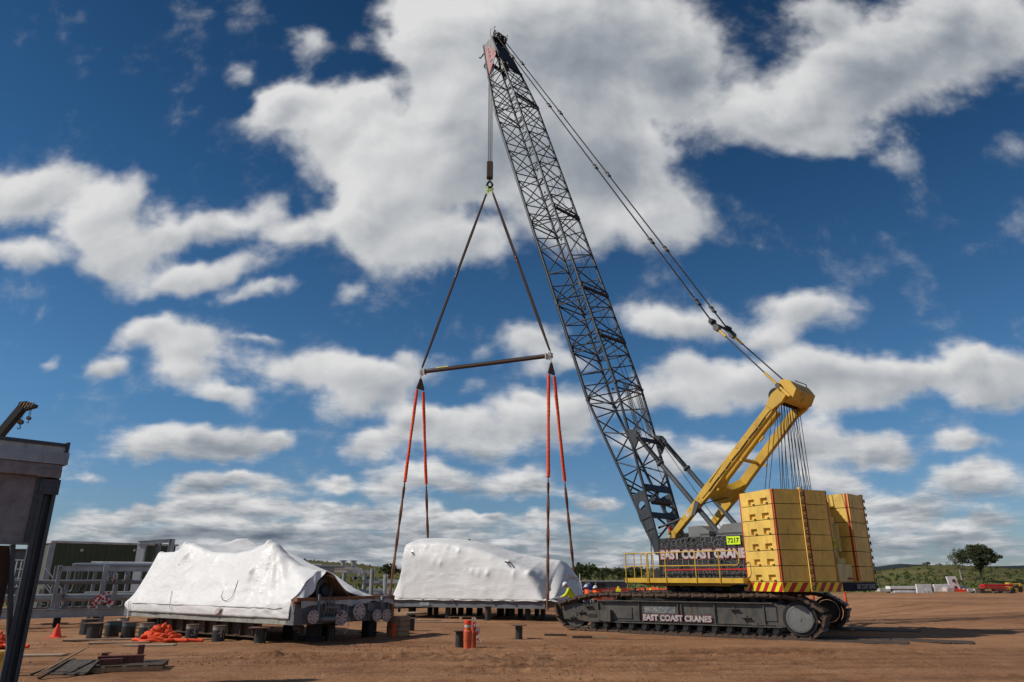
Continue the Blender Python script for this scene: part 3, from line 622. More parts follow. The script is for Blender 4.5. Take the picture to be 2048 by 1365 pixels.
def loop_pts():
    key = [(-4.25, 0.045), (4.2, 0.06), (4.72, 0.17), (5.05, 0.46), (5.12, 0.78), (4.82, 1.06), (4.2, 1.22), (3.55, 1.345), (2.9, 1.375), (1.5, 1.35), (0, 1.37), (-1.5, 1.36), (-2.9, 1.40), (-3.75, 1.385), (-4.35, 1.25), (-4.78, 0.98), (-4.93, 0.66), (-4.82, 0.33), (-4.55, 0.11)]
    return [Vector((a, 0, b)) for a, b in key]
def resample(pts, n):
    pts = pts + [pts[0]]; d = [0]
    for a, b in zip(pts, pts[1:]): d.append(d[-1] + (b - a).length)
    out = []
    for k in range(n):
        s = d[-1] * k / n; i = max(j for j in range(len(pts) - 1) if d[j] <= s); t = (s - d[i]) / (d[i + 1] - d[i]); out.append((pts[i].lerp(pts[i + 1], t), (pts[i + 1] - pts[i]).normalized()))
    return out
NSH = 46; SP = resample(loop_pts(), NSH)
def shoe_mesh():
    mb = MB()
    mb.bb(-.225, .225, -.53, .53, -.05, 0.0)
    mb.bb(-.215, -.14, -.52, .52, -.08, -.05); mb.bb(.07, .14, -.52, .52, -.075, -.05)
    for y in (-.535, .535):
        mb.bb(-.205, .15, y - .018, y + .018, -.04, .035); mb.bb(-.21, -.15, y - .02, y + .02, .035, .07); mb.bb(.15, .20, y - .02, y + .02, -.03, .02)
    mb.bb(-.19, .19, -.26, -.14, .0, .10); mb.bb(-.19, .19, .14, .26, .0, .10); mb.bb(-.05, .05, -.08, .08, 0, .13)
    return mb
shoe_me = None
def crawler(side):
    global shoe_me
    yc = 3.03 * side; s = side
    mb = MB()  # frame, in track coordinates, outer face at |y| = 3.44
    yo = yc + s * 0.36; yi = yc - s * 0.36
    prof = [(-4.0, .45), (-3.55, .35), (3.5, .35), (4.2, .40), (4.86, .40), (4.93, .72), (4.86, .93), (3.35, 1.09), (-3.3, 1.15), (-3.75, 1.05), (-4.0, .75)]
    mb.prism(prof, (0, 0, 0), fx, up, fy, yi, yo)
    o_ = yo
    def B(x0, x1, z0, z1, t, m=0): mb.bb(x0, x1, o_ + 0.002 * s, o_ + s * t, z0, z1, m)
    B(-3.3, 3.3, 1.12, 1.155, .13); B(-3.55, 3.6, .345, .385, .10); B(-3.3, 3.3, .42, .44, .05)
    for x in (3.33, 1.63, .11, -.02, -1.25, -2.98): B(x - .02, x + .02, .39, 1.12, .07)
    B(-3.40, -3.02, .55, 1.05, .03)
    B(1.93, 2.60, .50, .92, .035); B(2.75, 3.05, .38, .80, .22); B(3.02, 3.30, .40, .78, .14); B(3.40, 3.75, .50, .64, .012, 1)
    for x, z in ((3.75, .93), (4.05, .70), (4.45, .50), (-1.95, .93), (-2.35, .66), (-2.7, .42)):
        B(x - .16, x + .16, z - .02, z + .005, .12); B(x - .03, x + .03, z - .02, z + .06, .10); B(x + .05, x + .09, z - .10, z, .09)
    mb.prism([(4.80, .42), (4.2, .40), (3.5, .30), (3.9, .62)], (0, o_, 0), fx, up, fy, 0.002 * s, 0.03 * s)
    frame = mb.build('crawler_frame', [M['frame'], M['black']], crane, rz=TRZ, bevel=0.008)
    # chain links joining the shoes
    mb = MB(); lp = [p + Vector((0, yc + .2, 0)) + Vector((0, 0, .09 if p.z < .5 else -.05)) for p, d in SP]; mb.path(lp, .045, 5, True); mb.path([p - Vector((0, .4, 0)) for p in lp], .045, 5, True)
    mb.build('chain_link', M['shoe'], frame)
    if shoe_me is None: shoe_me = shoe_mesh().build('track_shoe', M['shoe'], frame); first = shoe_me
    else: first = None
    for p, d in SP:
        if first is not None: o = first; first = None
        else: o = shoe_me.copy(); C.objects.link(o); o.parent = frame
        o.location = (p.x, yc, p.z); n = Vector((d.z, 0, -d.x))  # outward for a loop running bottom-forward
        o.rotation_euler = (0, math.atan2(-d.z, d.x), 0)
    # drive sprocket disc and ring
    mb = MB(); c = (-4.14, yo + s * .03, .66)
    mb.disc(c, fy, .44, .10, 36, 1); mb.disc((c[0], c[1] - s * .05, c[2]), fy, .56, .08, 36, 0, .46); mb.disc((c[0], c[1] + s * .055, c[2]), fy, .07, .02, 16, 1)
    for k in range(30):
        a = 2 * PI * k / 30; mb.disc((c[0] + math.cos(a) * .385, c[1] + s * .055, c[2] + math.sin(a) * .385), fy, .018, .03, 6, 1)
    for k in range(10):
        a = 2 * PI * k / 10; mb.disc((c[0] + math.cos(a) * .30, c[1] + s * .055, c[2] + math.sin(a) * .30), fy, .012, .02, 6, 1)
    mb.build('drive_sprocket', [M['black'], M['cover']], frame)
    mb = MB(); mb.disc((4.38, yc, .60), fy, .47, .56, 32); mb.disc((4.38, yc, .60), fy, .12, .80, 12); mb.build('idler_wheel', M['frame'], frame)
    for k in range(14):
        mb = MB(); x = 3.55 - k * .53; mb.disc((x, yc, .235), fy, .15, .74, 18); mb.disc((x, yc, .235), fy, .08, .86, 12); mb.bb(x - .09, x + .09, yo + s * .0, yo + s * .07, .27, .345); mb.build('track_roller', M['black'], frame, bevel=0.006)
    for x in (2.5, -.1, -2.6):
        mb = MB(); mb.disc((x, yc, 1.20), fy, .11, .5, 16); mb.build('carrier_roller', M['black'], frame)
    return frame, yo
near, yo = crawler(1)
mb = MB()
P0 = T(1286, 1247, yo + .005); P1 = T(1426, 1243, yo + .005)
for (m, bo, dep) in ((1, .07, .006), (0, .045, .010)):
    put_text(mb, 'EAST COAST CRANES', (1.47 + (.015 if m else 0), yo + .072, .455 - (.015 if m else 0)), (-1, 0, 0), up, 2.60 + (0.03 if m else 0), .22 + (.03 if m else 0), dep, m, bo)
mb.build('lettering', [M['lett_w'], M['lett_r']], near)
mb = MB(); mb.bb(.22, 1.44, yo + .001, yo + .008, .72, .95); mb.build('poster', paint('faded_poster', (0.10, 0.12, 0.15), 0.6, dirt=(0.42, 0.40, 0.28), dirt_amt=0.9, scale=5, streak=False), near)
crawler(-1)

# carbody, slewing ring
mb = MB()
mb.bb(-1.6, 1.6, -2.6, 2.6, .55, 1.15); mb.bb(-2.7, -1.9, -2.7, 2.7, .5, 1.05); mb.bb(1.9, 2.7, -2.7, 2.7, .5, 1.05); mb.bb(-1.9, 1.9, -.7, .7, .5, 1.2)
for a in (-1, 1):
    mb.bb(-2.6, 2.6, a * 1.5 - .25, a * 1.5 + .25, .6, 1.25)
mb.build('carbody', M['black'], crane, rz=TRZ, bevel=0.02)
mb = MB(); mb.disc((0, 0, 1.36), up, 1.55, .22, 48); mb.disc((0, 0, 1.53), up, 1.42, .16, 48)
for k in range(36): a = 2 * PI * k / 36; mb.bb(1.5 * math.cos(a) - .03, 1.5 * math.cos(a) + .03, 1.5 * math.sin(a) - .03, 1.5 * math.sin(a) + .03, 1.46, 1.52)
mb.build('slewing_ring', M['black'], crane)

# revolving upper frame and machinery house
YP = 1.80
mb = MB(); mb.bb(-4.0, 1.9, .55, .95, 1.64, 2.3); mb.bb(-4.0, 1.9, -.95, -.55, 1.64, 2.3); mb.bb(-3.6, .9, -YP + .1, YP - .12, 1.66, 1.82)
mb.bb(-.4, .0, -1.2, 1.2, 1.8, 3.2); mb.bb(-4.2, -3.0, -1.1, 1.1, 1.64, 2.2)
for k in range(5): mb.bb(-2.4 + k * .7, -2.0 + k * .7, YP - .6, YP - .18, 1.50, 1.66)
upper = mb.build('upper_frame', M['black'], crane, bevel=0.01)
x0, x1 = 0.98, -3.30
mb = MB(); mb.bb(x1, x0, YP - .10, YP, 1.93, 3.52); mb.bb(x1, x0, -YP, -YP + .1, 1.93, 3.52); mb.bb(x0 - .1, x0, -YP + .1, -1.15, 1.93, 3.4); mb.bb(x0 - .1, x0, 1.15, YP - .1, 1.93, 3.5)
mb.bb(x1 + .1, x0 - .5, .6, YP - .10, 3.40, 3.50); mb.bb(x1 + .1, x0 - .5, -YP + .1, -.6, 3.40, 3.50)
house = mb.build('side_panel', M['ink'], upper, bevel=0.012)
# jumbled outlined letters over the dark panel
def letter_pattern():
    rnd = random.Random(3); mb = MB(); k = 0
    rows = [3.02, 2.40, 1.96, 3.22, 2.17]
    for rI, z in enumerate(rows):
        x = x0 - .12 - rnd.random() * .2
        while x > x1 + .34:
            ch = rnd.choice('CRANESTUOSABGLHKP'); sz = rnd.uniform(.25, .33)
            w = sz * .85; zz = min(z + rnd.uniform(-.04, .04), 3.50 - sz) if z > 2.9 else min(z + rnd.uniform(-.03, .03), 2.74 - sz)
            zz = max(zz, 1.95)
            ang = rnd.uniform(-.2, .2); ax = Vector((-math.cos(ang), 0, math.sin(ang))); ay = Vector((math.sin(ang), 0, math.cos(ang)))
            d = .004 + (k % 14) * .0022; k += 1
            put_text(mb, ch, (x, YP, zz), ax, ay, w, sz, d, 1, .06); put_text(mb, ch, (x - .011, YP, zz + .011), ax, ay, w - .022, sz - .022, d + .001, 0, .045)
            x -= w * rnd.uniform(.86, 1.06)
    return mb
letter_pattern().build('letter_pattern', [M['ink'], M['lett_g']], house)
mb = MB(); mb.bb(x1 + .02, x0 - .25, YP + .001, YP + .038, 2.26, 2.315); mb.build('red_stripe', M['red'], house)
mb = MB()
put_text(mb, 'EAST COAST CRANES', (x0 - .10, YP, 2.66), (-1, 0, 0), up, 4.05, .42, .040, 1, .09); put_text(mb, 'EAST COAST CRANES', (x0 - .14, YP, 2.69), (-1, 0, 0), up, 3.97, .36, .045, 0, .06)
mb.build('lettering', [M['lett_w'], M['lett_r']], house)
def plate(parent, o, ax, w, h, txt='7217'):
    an = Vector(ax).cross(up); mb = MB(); o = Vector(o)
    mb.prism([(0, 0), (w, 0), (w, h), (0, h)], o, ax, up, an, 0.0, .008); put_text(mb, txt, o + Vector(ax) * w * .08 + up * h * .2, ax, up, w * .84, h * .6, .012, 1, .03)
    return mb.build('number_plate', [M['nflu'], M['ink']], parent)
plate(house, (-2.20, YP + .045, 3.18), (-1, 0, 0), .56, .30)
# grey covers on the roof
mb = MB(); mb.prism([(-.45, 3.50), (-.45, 3.93), (-1.0, 3.96), (-1.40, 3.72), (-1.40, 3.50)], (0, 0, 0), fx, up, fy, .95, 1.70); mb.build('engine_cover', M['cover'], upper, bevel=0.015)
mb = MB(); mb.prism([(-1.65, 3.50), (-1.78, 3.72), (-2.0, 3.95), (-2.95, 4.0), (-3.05, 3.50)], (0, 0, 0), fx, up, fy, .85, 1.70); mb.bb(-2.9, -1.9, -1.5, -.9, 3.5, 3.9); mb.build('engine_cover', M['cover'], upper, bevel=0.015)
mb = MB(); mb.tube((-3.12, 1.3, 3.5), (-3.12, 1.3, 4.15), .07, 10); mb.bb(-1.5, .3, .7, .8, 3.5, 3.75); mb.path([(-.1, 1.6, 3.5), (-.1, 1.6, 3.68), (-1.9, 1.6, 3.68), (-1.9, 1.6, 3.5)], .014, 5)
mb.path([(-1.0, 1.74, 3.5), (-1.0, 1.74, 3.62), (-3.0, 1.74, 3.62), (-3.0, 1.74, 3.5)], .012, 5); mb.build('roof_rail', M['black'], upper)
mb = MB(); mb.path([(1.35, 1.78, 2.2), (1.32, 1.78, 3.45), (1.2, 1.78, 3.72), (.75, 1.78, 3.74)], .018, 6); mb.build('grab_rail', M['black'], upper)
g = MB(); bx = K(1341, 1086, 1.7)
bx = Vector((bx.x, 1.7, 3.5))
for i, (z, m) in enumerate(((.10, 3), (.20, 2), (.32, 1), (.43, 0))): g.disc(bx + up * z, up, .065, .10, 16, m)
g.tube(bx - up * .05, bx + up * .06, .03, 8, mat=3)
g.build('signal_light', [M['red'], M['bollard'], paint('dark_green_lens', (0.01, 0.09, 0.05), 0.3), M['offw']], upper)
# winch drums visible inside and cab on the far side
mb = MB(); mb.disc((.55, 0, 3.0), fy, .42, 1.0, 24); mb.disc((-1.3, 0, 3.0), fy, .45, 1.1, 24); mb.build('winch_drum', M['rope'], upper)
mb = MB(); mb.prism([(1.0, 1.75), (2.5, 1.75), (2.7, 2.4), (2.4, 3.6), (1.0, 3.7)], (0, 0, 0), fx, up, fy, -2.75, -1.9); cab = mb.build('cab', M['offw'], crane, bevel=0.03)
mb = MB(); mb.bb(1.3, 2.25, -1.895, -1.88, 2.4, 3.4); mb.prism([(2.74, 2.42), (2.70, 2.46), (2.44, 3.5), (2.48, 3.5)], (0, 0, 0), fx, up, fy, -2.65, -2.0); mb.build('window', M['glass'], cab)

# yellow walkway with handrail
mb = MB(); mb.bb(-3.15, 2.1, 1.92, 2.62, 1.84, 1.87)
mb.bb(-3.15, 2.1, 2.60, 2.64, 1.79, 1.97); mb.bb(-3.15, 2.1, 1.90, 1.94, 1.79, 1.97); mb.bb(2.06, 2.1, 1.94, 2.60, 1.79, 1.97); mb.bb(-3.15, -3.11, 1.94, 2.60, 1.79, 1.97)
mb.prism([(1.95, 1.79), (1.5, 1.68), (-2.2, 1.68), (-2.7, 1.79)], (0, 0, 0), fx, up, fy, 1.96, 2.0)
wk = mb.build('walkway', M['yellow'], upper, bevel=0.008)
mb = MB(); r = .021
def rail(pts): mb.path([Vector(p) for p in pts], r, 7)
ry = 2.66
for x in (2.02, .92, .1, -1.25, -2.25): mb.tube((x, ry, 1.78), (x, ry, 2.93), r * 1.15, 8)
mb.tube((.98, ry, 1.78), (.98, ry, 2.90), r, 8)
rail([(.98, ry, 2.86), (1.05, ry, 2.93), (2.12, ry, 2.93)]); rail([(.98, ry, 2.42), (2.12, ry, 2.42)])
rail([(.86, ry, 2.93), (-2.95, ry, 2.93), (-3.05, ry, 2.85), (-3.06, ry, 2.52), (-2.98, ry, 2.42), (.86, ry, 2.42)])
rail([(2.1, 2.62, 2.93), (2.1, 2.0, 2.93)]); rail([(2.1, 2.62, 2.42), (2.1, 2.0, 2.42)]); mb.tube((2.1, 1.96, 1.8), (2.1, 1.96, 2.93), r, 8)
rail([(1.75, 1.96, 1.8), (1.75, 1.96, 2.83), (1.68, 1.96, 2.93), (1.2, 1.96, 2.93), (1.15, 1.96, 2.8), (1.15, 1.96, 1.8)])
mb.build('handrail', M['yellow'], wk)

# counterweights
BASE, TOP = 1.85, 5.0; NB = 6; BH = (TOP - BASE) / NB
Lp = [(-3.06, 2.18), (-4.74, 2.93), (-5.36, 2.02), (-5.80, .85), (-3.3, .85)]
Rp = [(-3.35, -.72), (-6.03, -.52), (-6.02, -2.05), (-5.45, -3.2), (-3.45, -2.75)]
def lerp2(a, b, t): return (a[0] + (b[0] - a[0]) * t, a[1] + (b[1] - a[1]) * t)
def block(poly, z, left, seed):
    mb = MB(); n = len(poly); z0 = z + .012; z1 = z + BH - .012
    edges = list(range(n))
    A, B = poly[0], poly[1]
    dx = Vector((B[0] - A[0], B[1] - A[1], 0)); L = dx.length; dx.normalize(); nn = Vector((-dx.y, dx.x, 0))
    ctr = Vector((sum(p[0] for p in poly) / n, sum(p[1] for p in poly) / n, 0))
    if (ctr - Vector((A[0], A[1], 0))).dot(nn) > 0: nn = -nn
    # top and bottom
    vs = [(p[0], p[1], z0) for p in poly] + [(p[0], p[1], z1) for p in poly]
    mb.add(vs, [tuple(range(n)), tuple(range(n, 2 * n))])
    for i in range(n):
        if i == 0: continue
        a = poly[i]; b = poly[(i + 1) % n]; mb.add([(a[0], a[1], z0), (b[0], b[1], z0), (b[0], b[1], z1), (a[0], a[1], z1)], [(0, 1, 2, 3)])
    # first side with two lifting pockets (cells pushed in)
    us = [0, .27, .45, .64, .84, 1] if left else [0, .3, .4, .6, .7, 1]; hs = [0, .05, .45, 1]
    def pt(u, h, d=0): q = Vector((A[0], A[1], z0)) + dx * (L * u) + up * ((z1 - z0) * h) - nn * d; return q
    for i in range(5):
        for j in range(3):
            hole = i in (1, 3) and j == 1
            d = .10 if hole else 0
            q = [pt(us[i], hs[j], d), pt(us[i + 1], hs[j], d), pt(us[i + 1], hs[j + 1], d), pt(us[i], hs[j + 1], d)]; mb.add(q, [(0, 1, 2, 3)])
            if hole:
                o = [pt(us[i], hs[j]), pt(us[i + 1], hs[j]), pt(us[i + 1], hs[j + 1]), pt(us[i], hs[j + 1])]
                mb.add(q + o, [(0, 1, 5, 4), (1, 2, 6, 5), (2, 3, 7, 6), (3, 0, 4, 7)])
                c = pt(us[i + 1] - .01, hs[j] + .01, -.02); mb.box(c, (.07, .05, .05), math.atan2(dx.y, dx.x), 2)
    # red edge stripes
    def stripe(i, t0, t1):
        a = poly[i]; b = poly[(i + 1) % n]; p0 = lerp2(a, b, t0); p1 = lerp2(a, b, t1); e = Vector((b[0] - a[0], b[1] - a[1], 0)).normalized(); m_ = Vector((-e.y, e.x, 0))
        if (ctr - Vector((a[0], a[1], 0))).dot(m_) > 0: m_ = -m_
        p0 = Vector((*p0, 0)) + m_ * .003; p1 = Vector((*p1, 0)) + m_ * .003
        mb.add([p0 + up * z0, p1 + up * z0, p1 + up * z1, p0 + up * z1], [(0, 1, 2, 3)], 1)
    if left:
        stripe(0, 0.0, .03); stripe(0, .955, .995); stripe(1, .01, .06); stripe(1, .93, .99); stripe(2, .10, .16); stripe(2, .965, 1.0)
    else:
        stripe(0, .955, .985); stripe(1, .01, .05); stripe(1, .93, .98); stripe(2, .06, .12)
    return mb
for k in range(NB):
    block(Lp, BASE + k * BH, True, k).build('counterweight_block', [M['cwt'], M['red'], M['shoe']], crane)
for k in range(NB):
    o = block(Rp, BASE + k * BH, False, k).build('counterweight_block', [M['cwt'], M['red'], M['shoe']], crane)
def post(x, y, ang):
    mb = MB(); ca, sa = math.cos(ang), math.sin(ang); n = Vector((ca, sa, 0)); t_ = Vector((-sa, ca, 0)); c0 = Vector((x, y, 0))
    mb.box(c0 + up * (1.53 + TOP) / 2 - n * .02, (.12, .15, TOP - 1.53 + .01), ang); mb.disc(c0 + up * (TOP + .02) - n * .02, up, .08, .08, 14)
    p = mb.build('stacking_post', M['cwt'], crane)
    for k in range(13):
        z = 1.66 + k * BH * .5
        if z > TOP: break
        c = c0 + up * z + n * .08; mb = MB()
        ring = [c + t_ * (math.cos(a) * .062) + up * (math.sin(a) * .062) for a in np.linspace(R(60) if k % 2 else R(-30), R(330), 12)]
        mb.path(ring, .016, 5); mb.disc(c - n * .02, n, .05, .02, 14, 1); mb.build('lug', [M['black'], M['cwt']], p)
post(-5.36, 2.00, R(155)); post(-5.96, -2.10, R(195))
# tray under the stacks with hazard striping and the black name strip
hull = [(-3.06, 2.18), (-4.74, 2.93), (-5.36, 2.02), (-5.80, .85), (-6.03, -.52), (-6.02, -2.05), (-5.45, -3.2), (-3.45, -2.75)]
mb = MB(); mb.prism(hull, (0, 0, 0), fx, fy, up, 1.56, 1.842); tray = mb.build('counterweight_tray', M['cwt'], crane)
def strip(path, z0, z1, fn, mats, name, off=.012):
    pts = [Vector((p[0], p[1], 0)) for p in path]; mb = MB(); dacc = 0
    for a, b in zip(pts, pts[1:]):
        L = (b - a).length; e = (b - a).normalized(); n = Vector((e.y, -e.x, 0))
        if n.dot(a - Vector((-4.3, 0, 0))) < 0: n = -n
        fn(mb, a + n * off, e, n, L, dacc, z0, z1); dacc += L
    return mb.build(name, mats, tray)
def haz(mb, a, e, n, L, d0, z0, z1):
    h = z1 - z0; w = .20; sl = .22
    mb.prism([(0, z0), (L, z0), (L, z1), (0, z1)], a, e, up, n, -.01, 0, 0)
    k = math.floor((d0 - sl) / (2 * w)) - 1
    while k * 2 * w < d0 + L + sl:
        s = k * 2 * w - d0; poly = [(s, z0), (s + w, z0), (s + w + sl, z1), (s + sl, z1)]; k += 1
        out = []
        def clip(poly, X, keep_less):
            r = []
            for i in range(len(poly)):
                p, q = poly[i], poly[(i + 1) % len(poly)]; ip = (p[0] <= X) if keep_less else (p[0] >= X); iq = (q[0] <= X) if keep_less else (q[0] >= X)
                if ip: r.append(p)
                if ip != iq: t = (X - p[0]) / (q[0] - p[0]); r.append((X, p[1] + t * (q[1] - p[1])))
            return r
        poly = clip(poly, 0, False)
        if len(poly) > 2: poly = clip(poly, L, True)
        if len(poly) > 2: mb.add([a + e * p[0] + up * p[1] + n * .003 for p in poly], [tuple(range(len(poly)))], 1)
mid = lerp2((-5.80, .85), (-6.03, -.52), .15)
strip([(-3.06, 2.18), (-4.74, 2.93), (-5.36, 2.02), (-5.80, .85), mid], 1.53, 1.83, haz, [M['hyellow'], M['hred']], 'hazard_strip')
def blk(mb, a, e, n, L, d0, z0, z1): mb.prism([(0, z0), (L, z0), (L, z1), (0, z1)], a, e, up, n, -.01, 0, 0)
ns = strip([mid, (-6.03, -.52), (-6.02, -2.05)], 1.53, 1.83, blk, [M['navy']], 'name_strip')
mb = MB(); put_text(mb, 'EAST COAST CRANES', (-6.045, -.12, 1.60), (0, -1, 0), up, 1.75, .17, .004, 0, .02); 
mb.build('lettering', M['lightgrey_label'], tray)
# rear machinery between the stacks
mb = MB(); mb.bb(-5.45, -3.3, -.44, .80, 1.85, 4.15); mb.bb(-5.35, -4.1, -.42, .80, 4.15, 4.72)
for k in range(8): mb.bb(-5.38, -5.34, -.38 + k * .15, -.32 + k * .15, 4.18, 4.7)
mb.bb(-5.85, -5.45, -.44, .80, 1.85, 2.45); mb.bb(-5.70, -5.45, -.3, .35, 2.45, 2.65); mb.bb(-5.58, -5.45, -.42, -.25, 2.9, 3.9); mb.bb(-5.55, -5.45, .1, .2, 2.8, 4.0)
mb.disc((-5.47, -.1, 3.95), fx, .09, .08, 16); mb.bb(-5.87, -5.85, -.35, .15, 1.92, 1.99, 1)
rear = mb.build('rear_frame', [M['cream'], M['red']], crane, bevel=0.02)
plate(rear, (-5.57, .62, 3.02), (0, -1, 0), .62, .30)

# ---------------------------------------------------------------- lattice boom
F0 = Vector((1.45, 0, 3.1)); H0 = Vector((12.94, 0, 37.43)); BU = (H0 - F0).normalized(); BN = Vector((BU.z, 0, -BU.x)); BL = (H0 - F0).length
YC0, HW = .10, 1.05; DF, DB = 1.05, -.75     # near/far half width, front and back chord offsets
def bp(s, side, face):   # side +1 near, -1 far; face 'f' or 'b'
    hw = HW; d = DF if face == 'f' else DB
    if s < 7.8:
        t = min(1, max(0, s / 7.2)); d = (0.02 if face == 'f' else -.14) * (1 - t) + d * t
    if s > 30.2:
        t = (s - 30.2) / (BL - 30.2); d = d * (1 - t) + (0.62 if face == 'f' else -.28) * t; hw = HW * (1 - t) + .62 * t
    p = F0 + BU * s + BN * d; return Vector((p.x, YC0 + side * hw, p.z))
def section(s0, s1, nb, name='boom_section', plates=False):
    mb = MB(); rc = .074
    for sd in (1, -1):
        for f in 'fb': mb.tube(bp(s0, sd, f), bp(s1, sd, f), rc, 10)
        for s in (s0 + .05, s1 - .05):
            for f in 'fb': mb.tube(bp(s, sd, f) - fy * .09, bp(s, sd, f) + fy * .09, .085, 10)
    rb = .034; L = (s1 - s0); a0 = s0 + .18; a1 = s1 - .18; b = (a1 - a0) / nb
    for k in range(nb):
        p = a0 + k * b; q = p + b; m_ = (p + q) / 2
        for sd in (1, -1):
            mb.tube(bp(p, sd, 'f'), bp(m_, sd, 'b'), rb, 6); mb.tube(bp(m_, sd, 'b'), bp(q, sd, 'f'), rb, 6)
        for f in 'fb':
            x = 1 if (k % 2) else -1
            mb.tube(bp(p, x, f), bp(m_, -x, f), rb, 6); mb.tube(bp(m_, -x, f), bp(q, x, f), rb, 6)
    for s in (a0, a1):
        for f in 'fb': mb.tube(bp(s, 1, f), bp(s, -1, f), rb * 1.15, 6)
        for sd in (1, -1): mb.tube(bp(s, sd, 'f'), bp(s, sd, 'b'), rb, 6)
        if s == a0: mb.tube(bp(s, 1, 'f'), bp(s, -1, 'b'), rb, 6)
    for f in 'b': mb.bar(bp(a1, 1, f) - BN * .10, bp(a1, -1, f) - BN * .10, .10, .05, BN)
    return mb
JO = [3.2, 7.8, 10.82, 13.85, 19.5, 29.3]
for a, b, n in ((7.82, 10.80, 2), (10.84, 13.83, 2), (13.87, 19.48, 3), (19.52, 29.28, 7)):
    o = section(a, b, n).build('boom_section', M['boom'], crane)
    mb = MB()
    for s in np.arange(a + .4, b - .3, 1.9):       # small brackets and hanging leads inside the section
        p = bp(s, 1, 'f').lerp(bp(s, -1, 'b'), .5); mb.tube(p, p - up * .5, .009, 5); mb.bb(p.x - .05, p.x + .05, p.y - .03, p.y + .03, p.z - .05, p.z + .05); q = p + Vector((.12, .2, .2)); mb.tube(q, q - up * .6, .009, 5)
    mb.build('bracket', M['black'], o)
# foot section: plated at the bottom, lattice above
mb = MB()
for sd in (1, -1):
    for f in 'fb': mb.tube(bp(2.4, sd, f), bp(7.78, sd, f), .066, 10)
a = 2.75; nb = 3; b = (7.65 - 2.75) / nb
for k in range(nb):
    p = a + k * b; q = p + b; m_ = (p + q) / 2
    for sd in (1, -1): mb.tube(bp(p, sd, 'f'), bp(m_, sd, 'b'), .036, 6); mb.tube(bp(m_, sd, 'b'), bp(q, sd, 'f'), .036, 6)
    for f in 'fb':
        x = 1 if k % 2 else -1; mb.tube(bp(p, x, f), bp(m_, -x, f), .034, 6); mb.tube(bp(m_, -x, f), bp(q, x, f), .034, 6)
for s in (2.75, 7.6):
    for f in 'fb': mb.tube(bp(s, 1, f), bp(s, -1, f), .04, 6)
for sd in (1, -1):     # side plates with round openings
    y0_ = YC0 + sd * HW; poly = [(0, .0), (0, .12), (1.2, .32), (3.2, .52), (3.3, -.40), (1.2, -.22), (0, -.14)]
    def PP(s, d): q = F0 + BU * s + BN * d; return Vector((q.x, 0, q.z))
    cx_, cd_, rr_ = 2.0, .03, .19; ring = [(cx_ + math.cos(t) * rr_, cd_ + math.sin(t) * rr_) for t in np.linspace(0, 2 * PI, 25)[:-1]]
    outer = []
    for t in np.linspace(0, 2 * PI, 25)[:-1]:
        dx_, dd_ = math.cos(t), math.sin(t)
        # clip the ray to the plate rectangle around the hole
        lim = min([abs(((2.60 if dx_ > 0 else 1.4) - cx_) / dx_) if abs(dx_) > 1e-6 else 9, abs(((.36 if dd_ > 0 else -.30) - cd_) / dd_) if abs(dd_) > 1e-6 else 9]); outer.append((cx_ + dx_ * lim, cd_ + dd_ * lim))
    vs = [PP(*p) + fy * (y0_ + e) for e in (-.03, .03) for p in ring + outer]; n = 24
    fs = []
    for i in range(n):
        j = (i + 1) % n; fs += [(i, j, n + j, n + i), (2 * n + i, 3 * n + i, 3 * n + j, 2 * n + j), (i, 2 * n + i, 2 * n + j, j)]
    mb.add(vs, fs)
    def quadp(pl): mb.add([PP(*p) + fy * (y0_ + e) for e in (-.03, .03) for p in pl], [tuple(range(len(pl))), tuple(range(2 * len(pl) - 1, len(pl) - 1, -1))] + [(i, (i + 1) % len(pl), len(pl) + (i + 1) % len(pl), len(pl) + i) for i in range(len(pl))])
    quadp([(-.15, .06), (-.15, -.14), (.6, -.18), (1.4, -.28), (1.4, .34), (.6, .22)])
    mb.bar(PP(1.4, .34) + fy * (y0_ + .04), PP(1.4, -.28) + fy * (y0_ + .04), .05, .03, BU); mb.bar(PP(.9, .27) + fy * (y0_ + .04), PP(.9, -.2) + fy * (y0_ + .04), .05, .03, BU)
    mb.tube(PP(-.15, .08) + fy * y0_, bp(2.7, sd, 'f'), .062, 8); mb.tube(PP(-.15, -.14) + fy * y0_, bp(2.7, sd, 'b'), .062, 8)
    mb.disc(PP(-.05, -.03) + fy * y0_, fy, .17, .20, 18)
mb.bar(bp(2.7, 1, 'b'), bp(2.7, -1, 'b'), .28, .10, BN); mb.bar(bp(1.45, 1, 'b'), bp(1.45, -1, 'b'), .24, .10, BN); mb.tube(bp(.4, 1, 'b'), bp(1.6, -1, 'b'), .045, 6); mb.tube(bp(1.6, 1, 'b'), bp(.4, -1, 'b'), .045, 6)
mb.tube(bp(1.8, 1, 'f'), bp(3.2, -1, 'b'), .045, 6); mb.tube(bp(3.2, 1, 'f'), bp(1.8, -1, 'b'), .045, 6); mb.disc(bp(2.1, 1, 'b').lerp(bp(2.1, -1, 'b'), .5), fy, .16, 1.2, 16)
foot = mb.build('boom_foot', M['boom'], crane)
mb = MB()
for sd in (1, -1):
    p = bp(5.0, sd, 'b'); q = PP(4.85, DB * .66 - .34) + fy * p.y; mb.prism([(-.55, -.02), (.45, -.02), (.22, -.40), (-.05, -.48), (-.3, -.3)], p + fy * 0, BU, BN, fy, -.05, .05); mb.disc(p - BN * .34 + BU * .05, fy, .10, .24, 14)
mb.bar(bp(5.0, 1, 'b') - BN * .1, bp(5.0, -1, 'b') - BN * .1, .16, .12, BN)
mb.build('backstop_lug', M['boom'], foot)
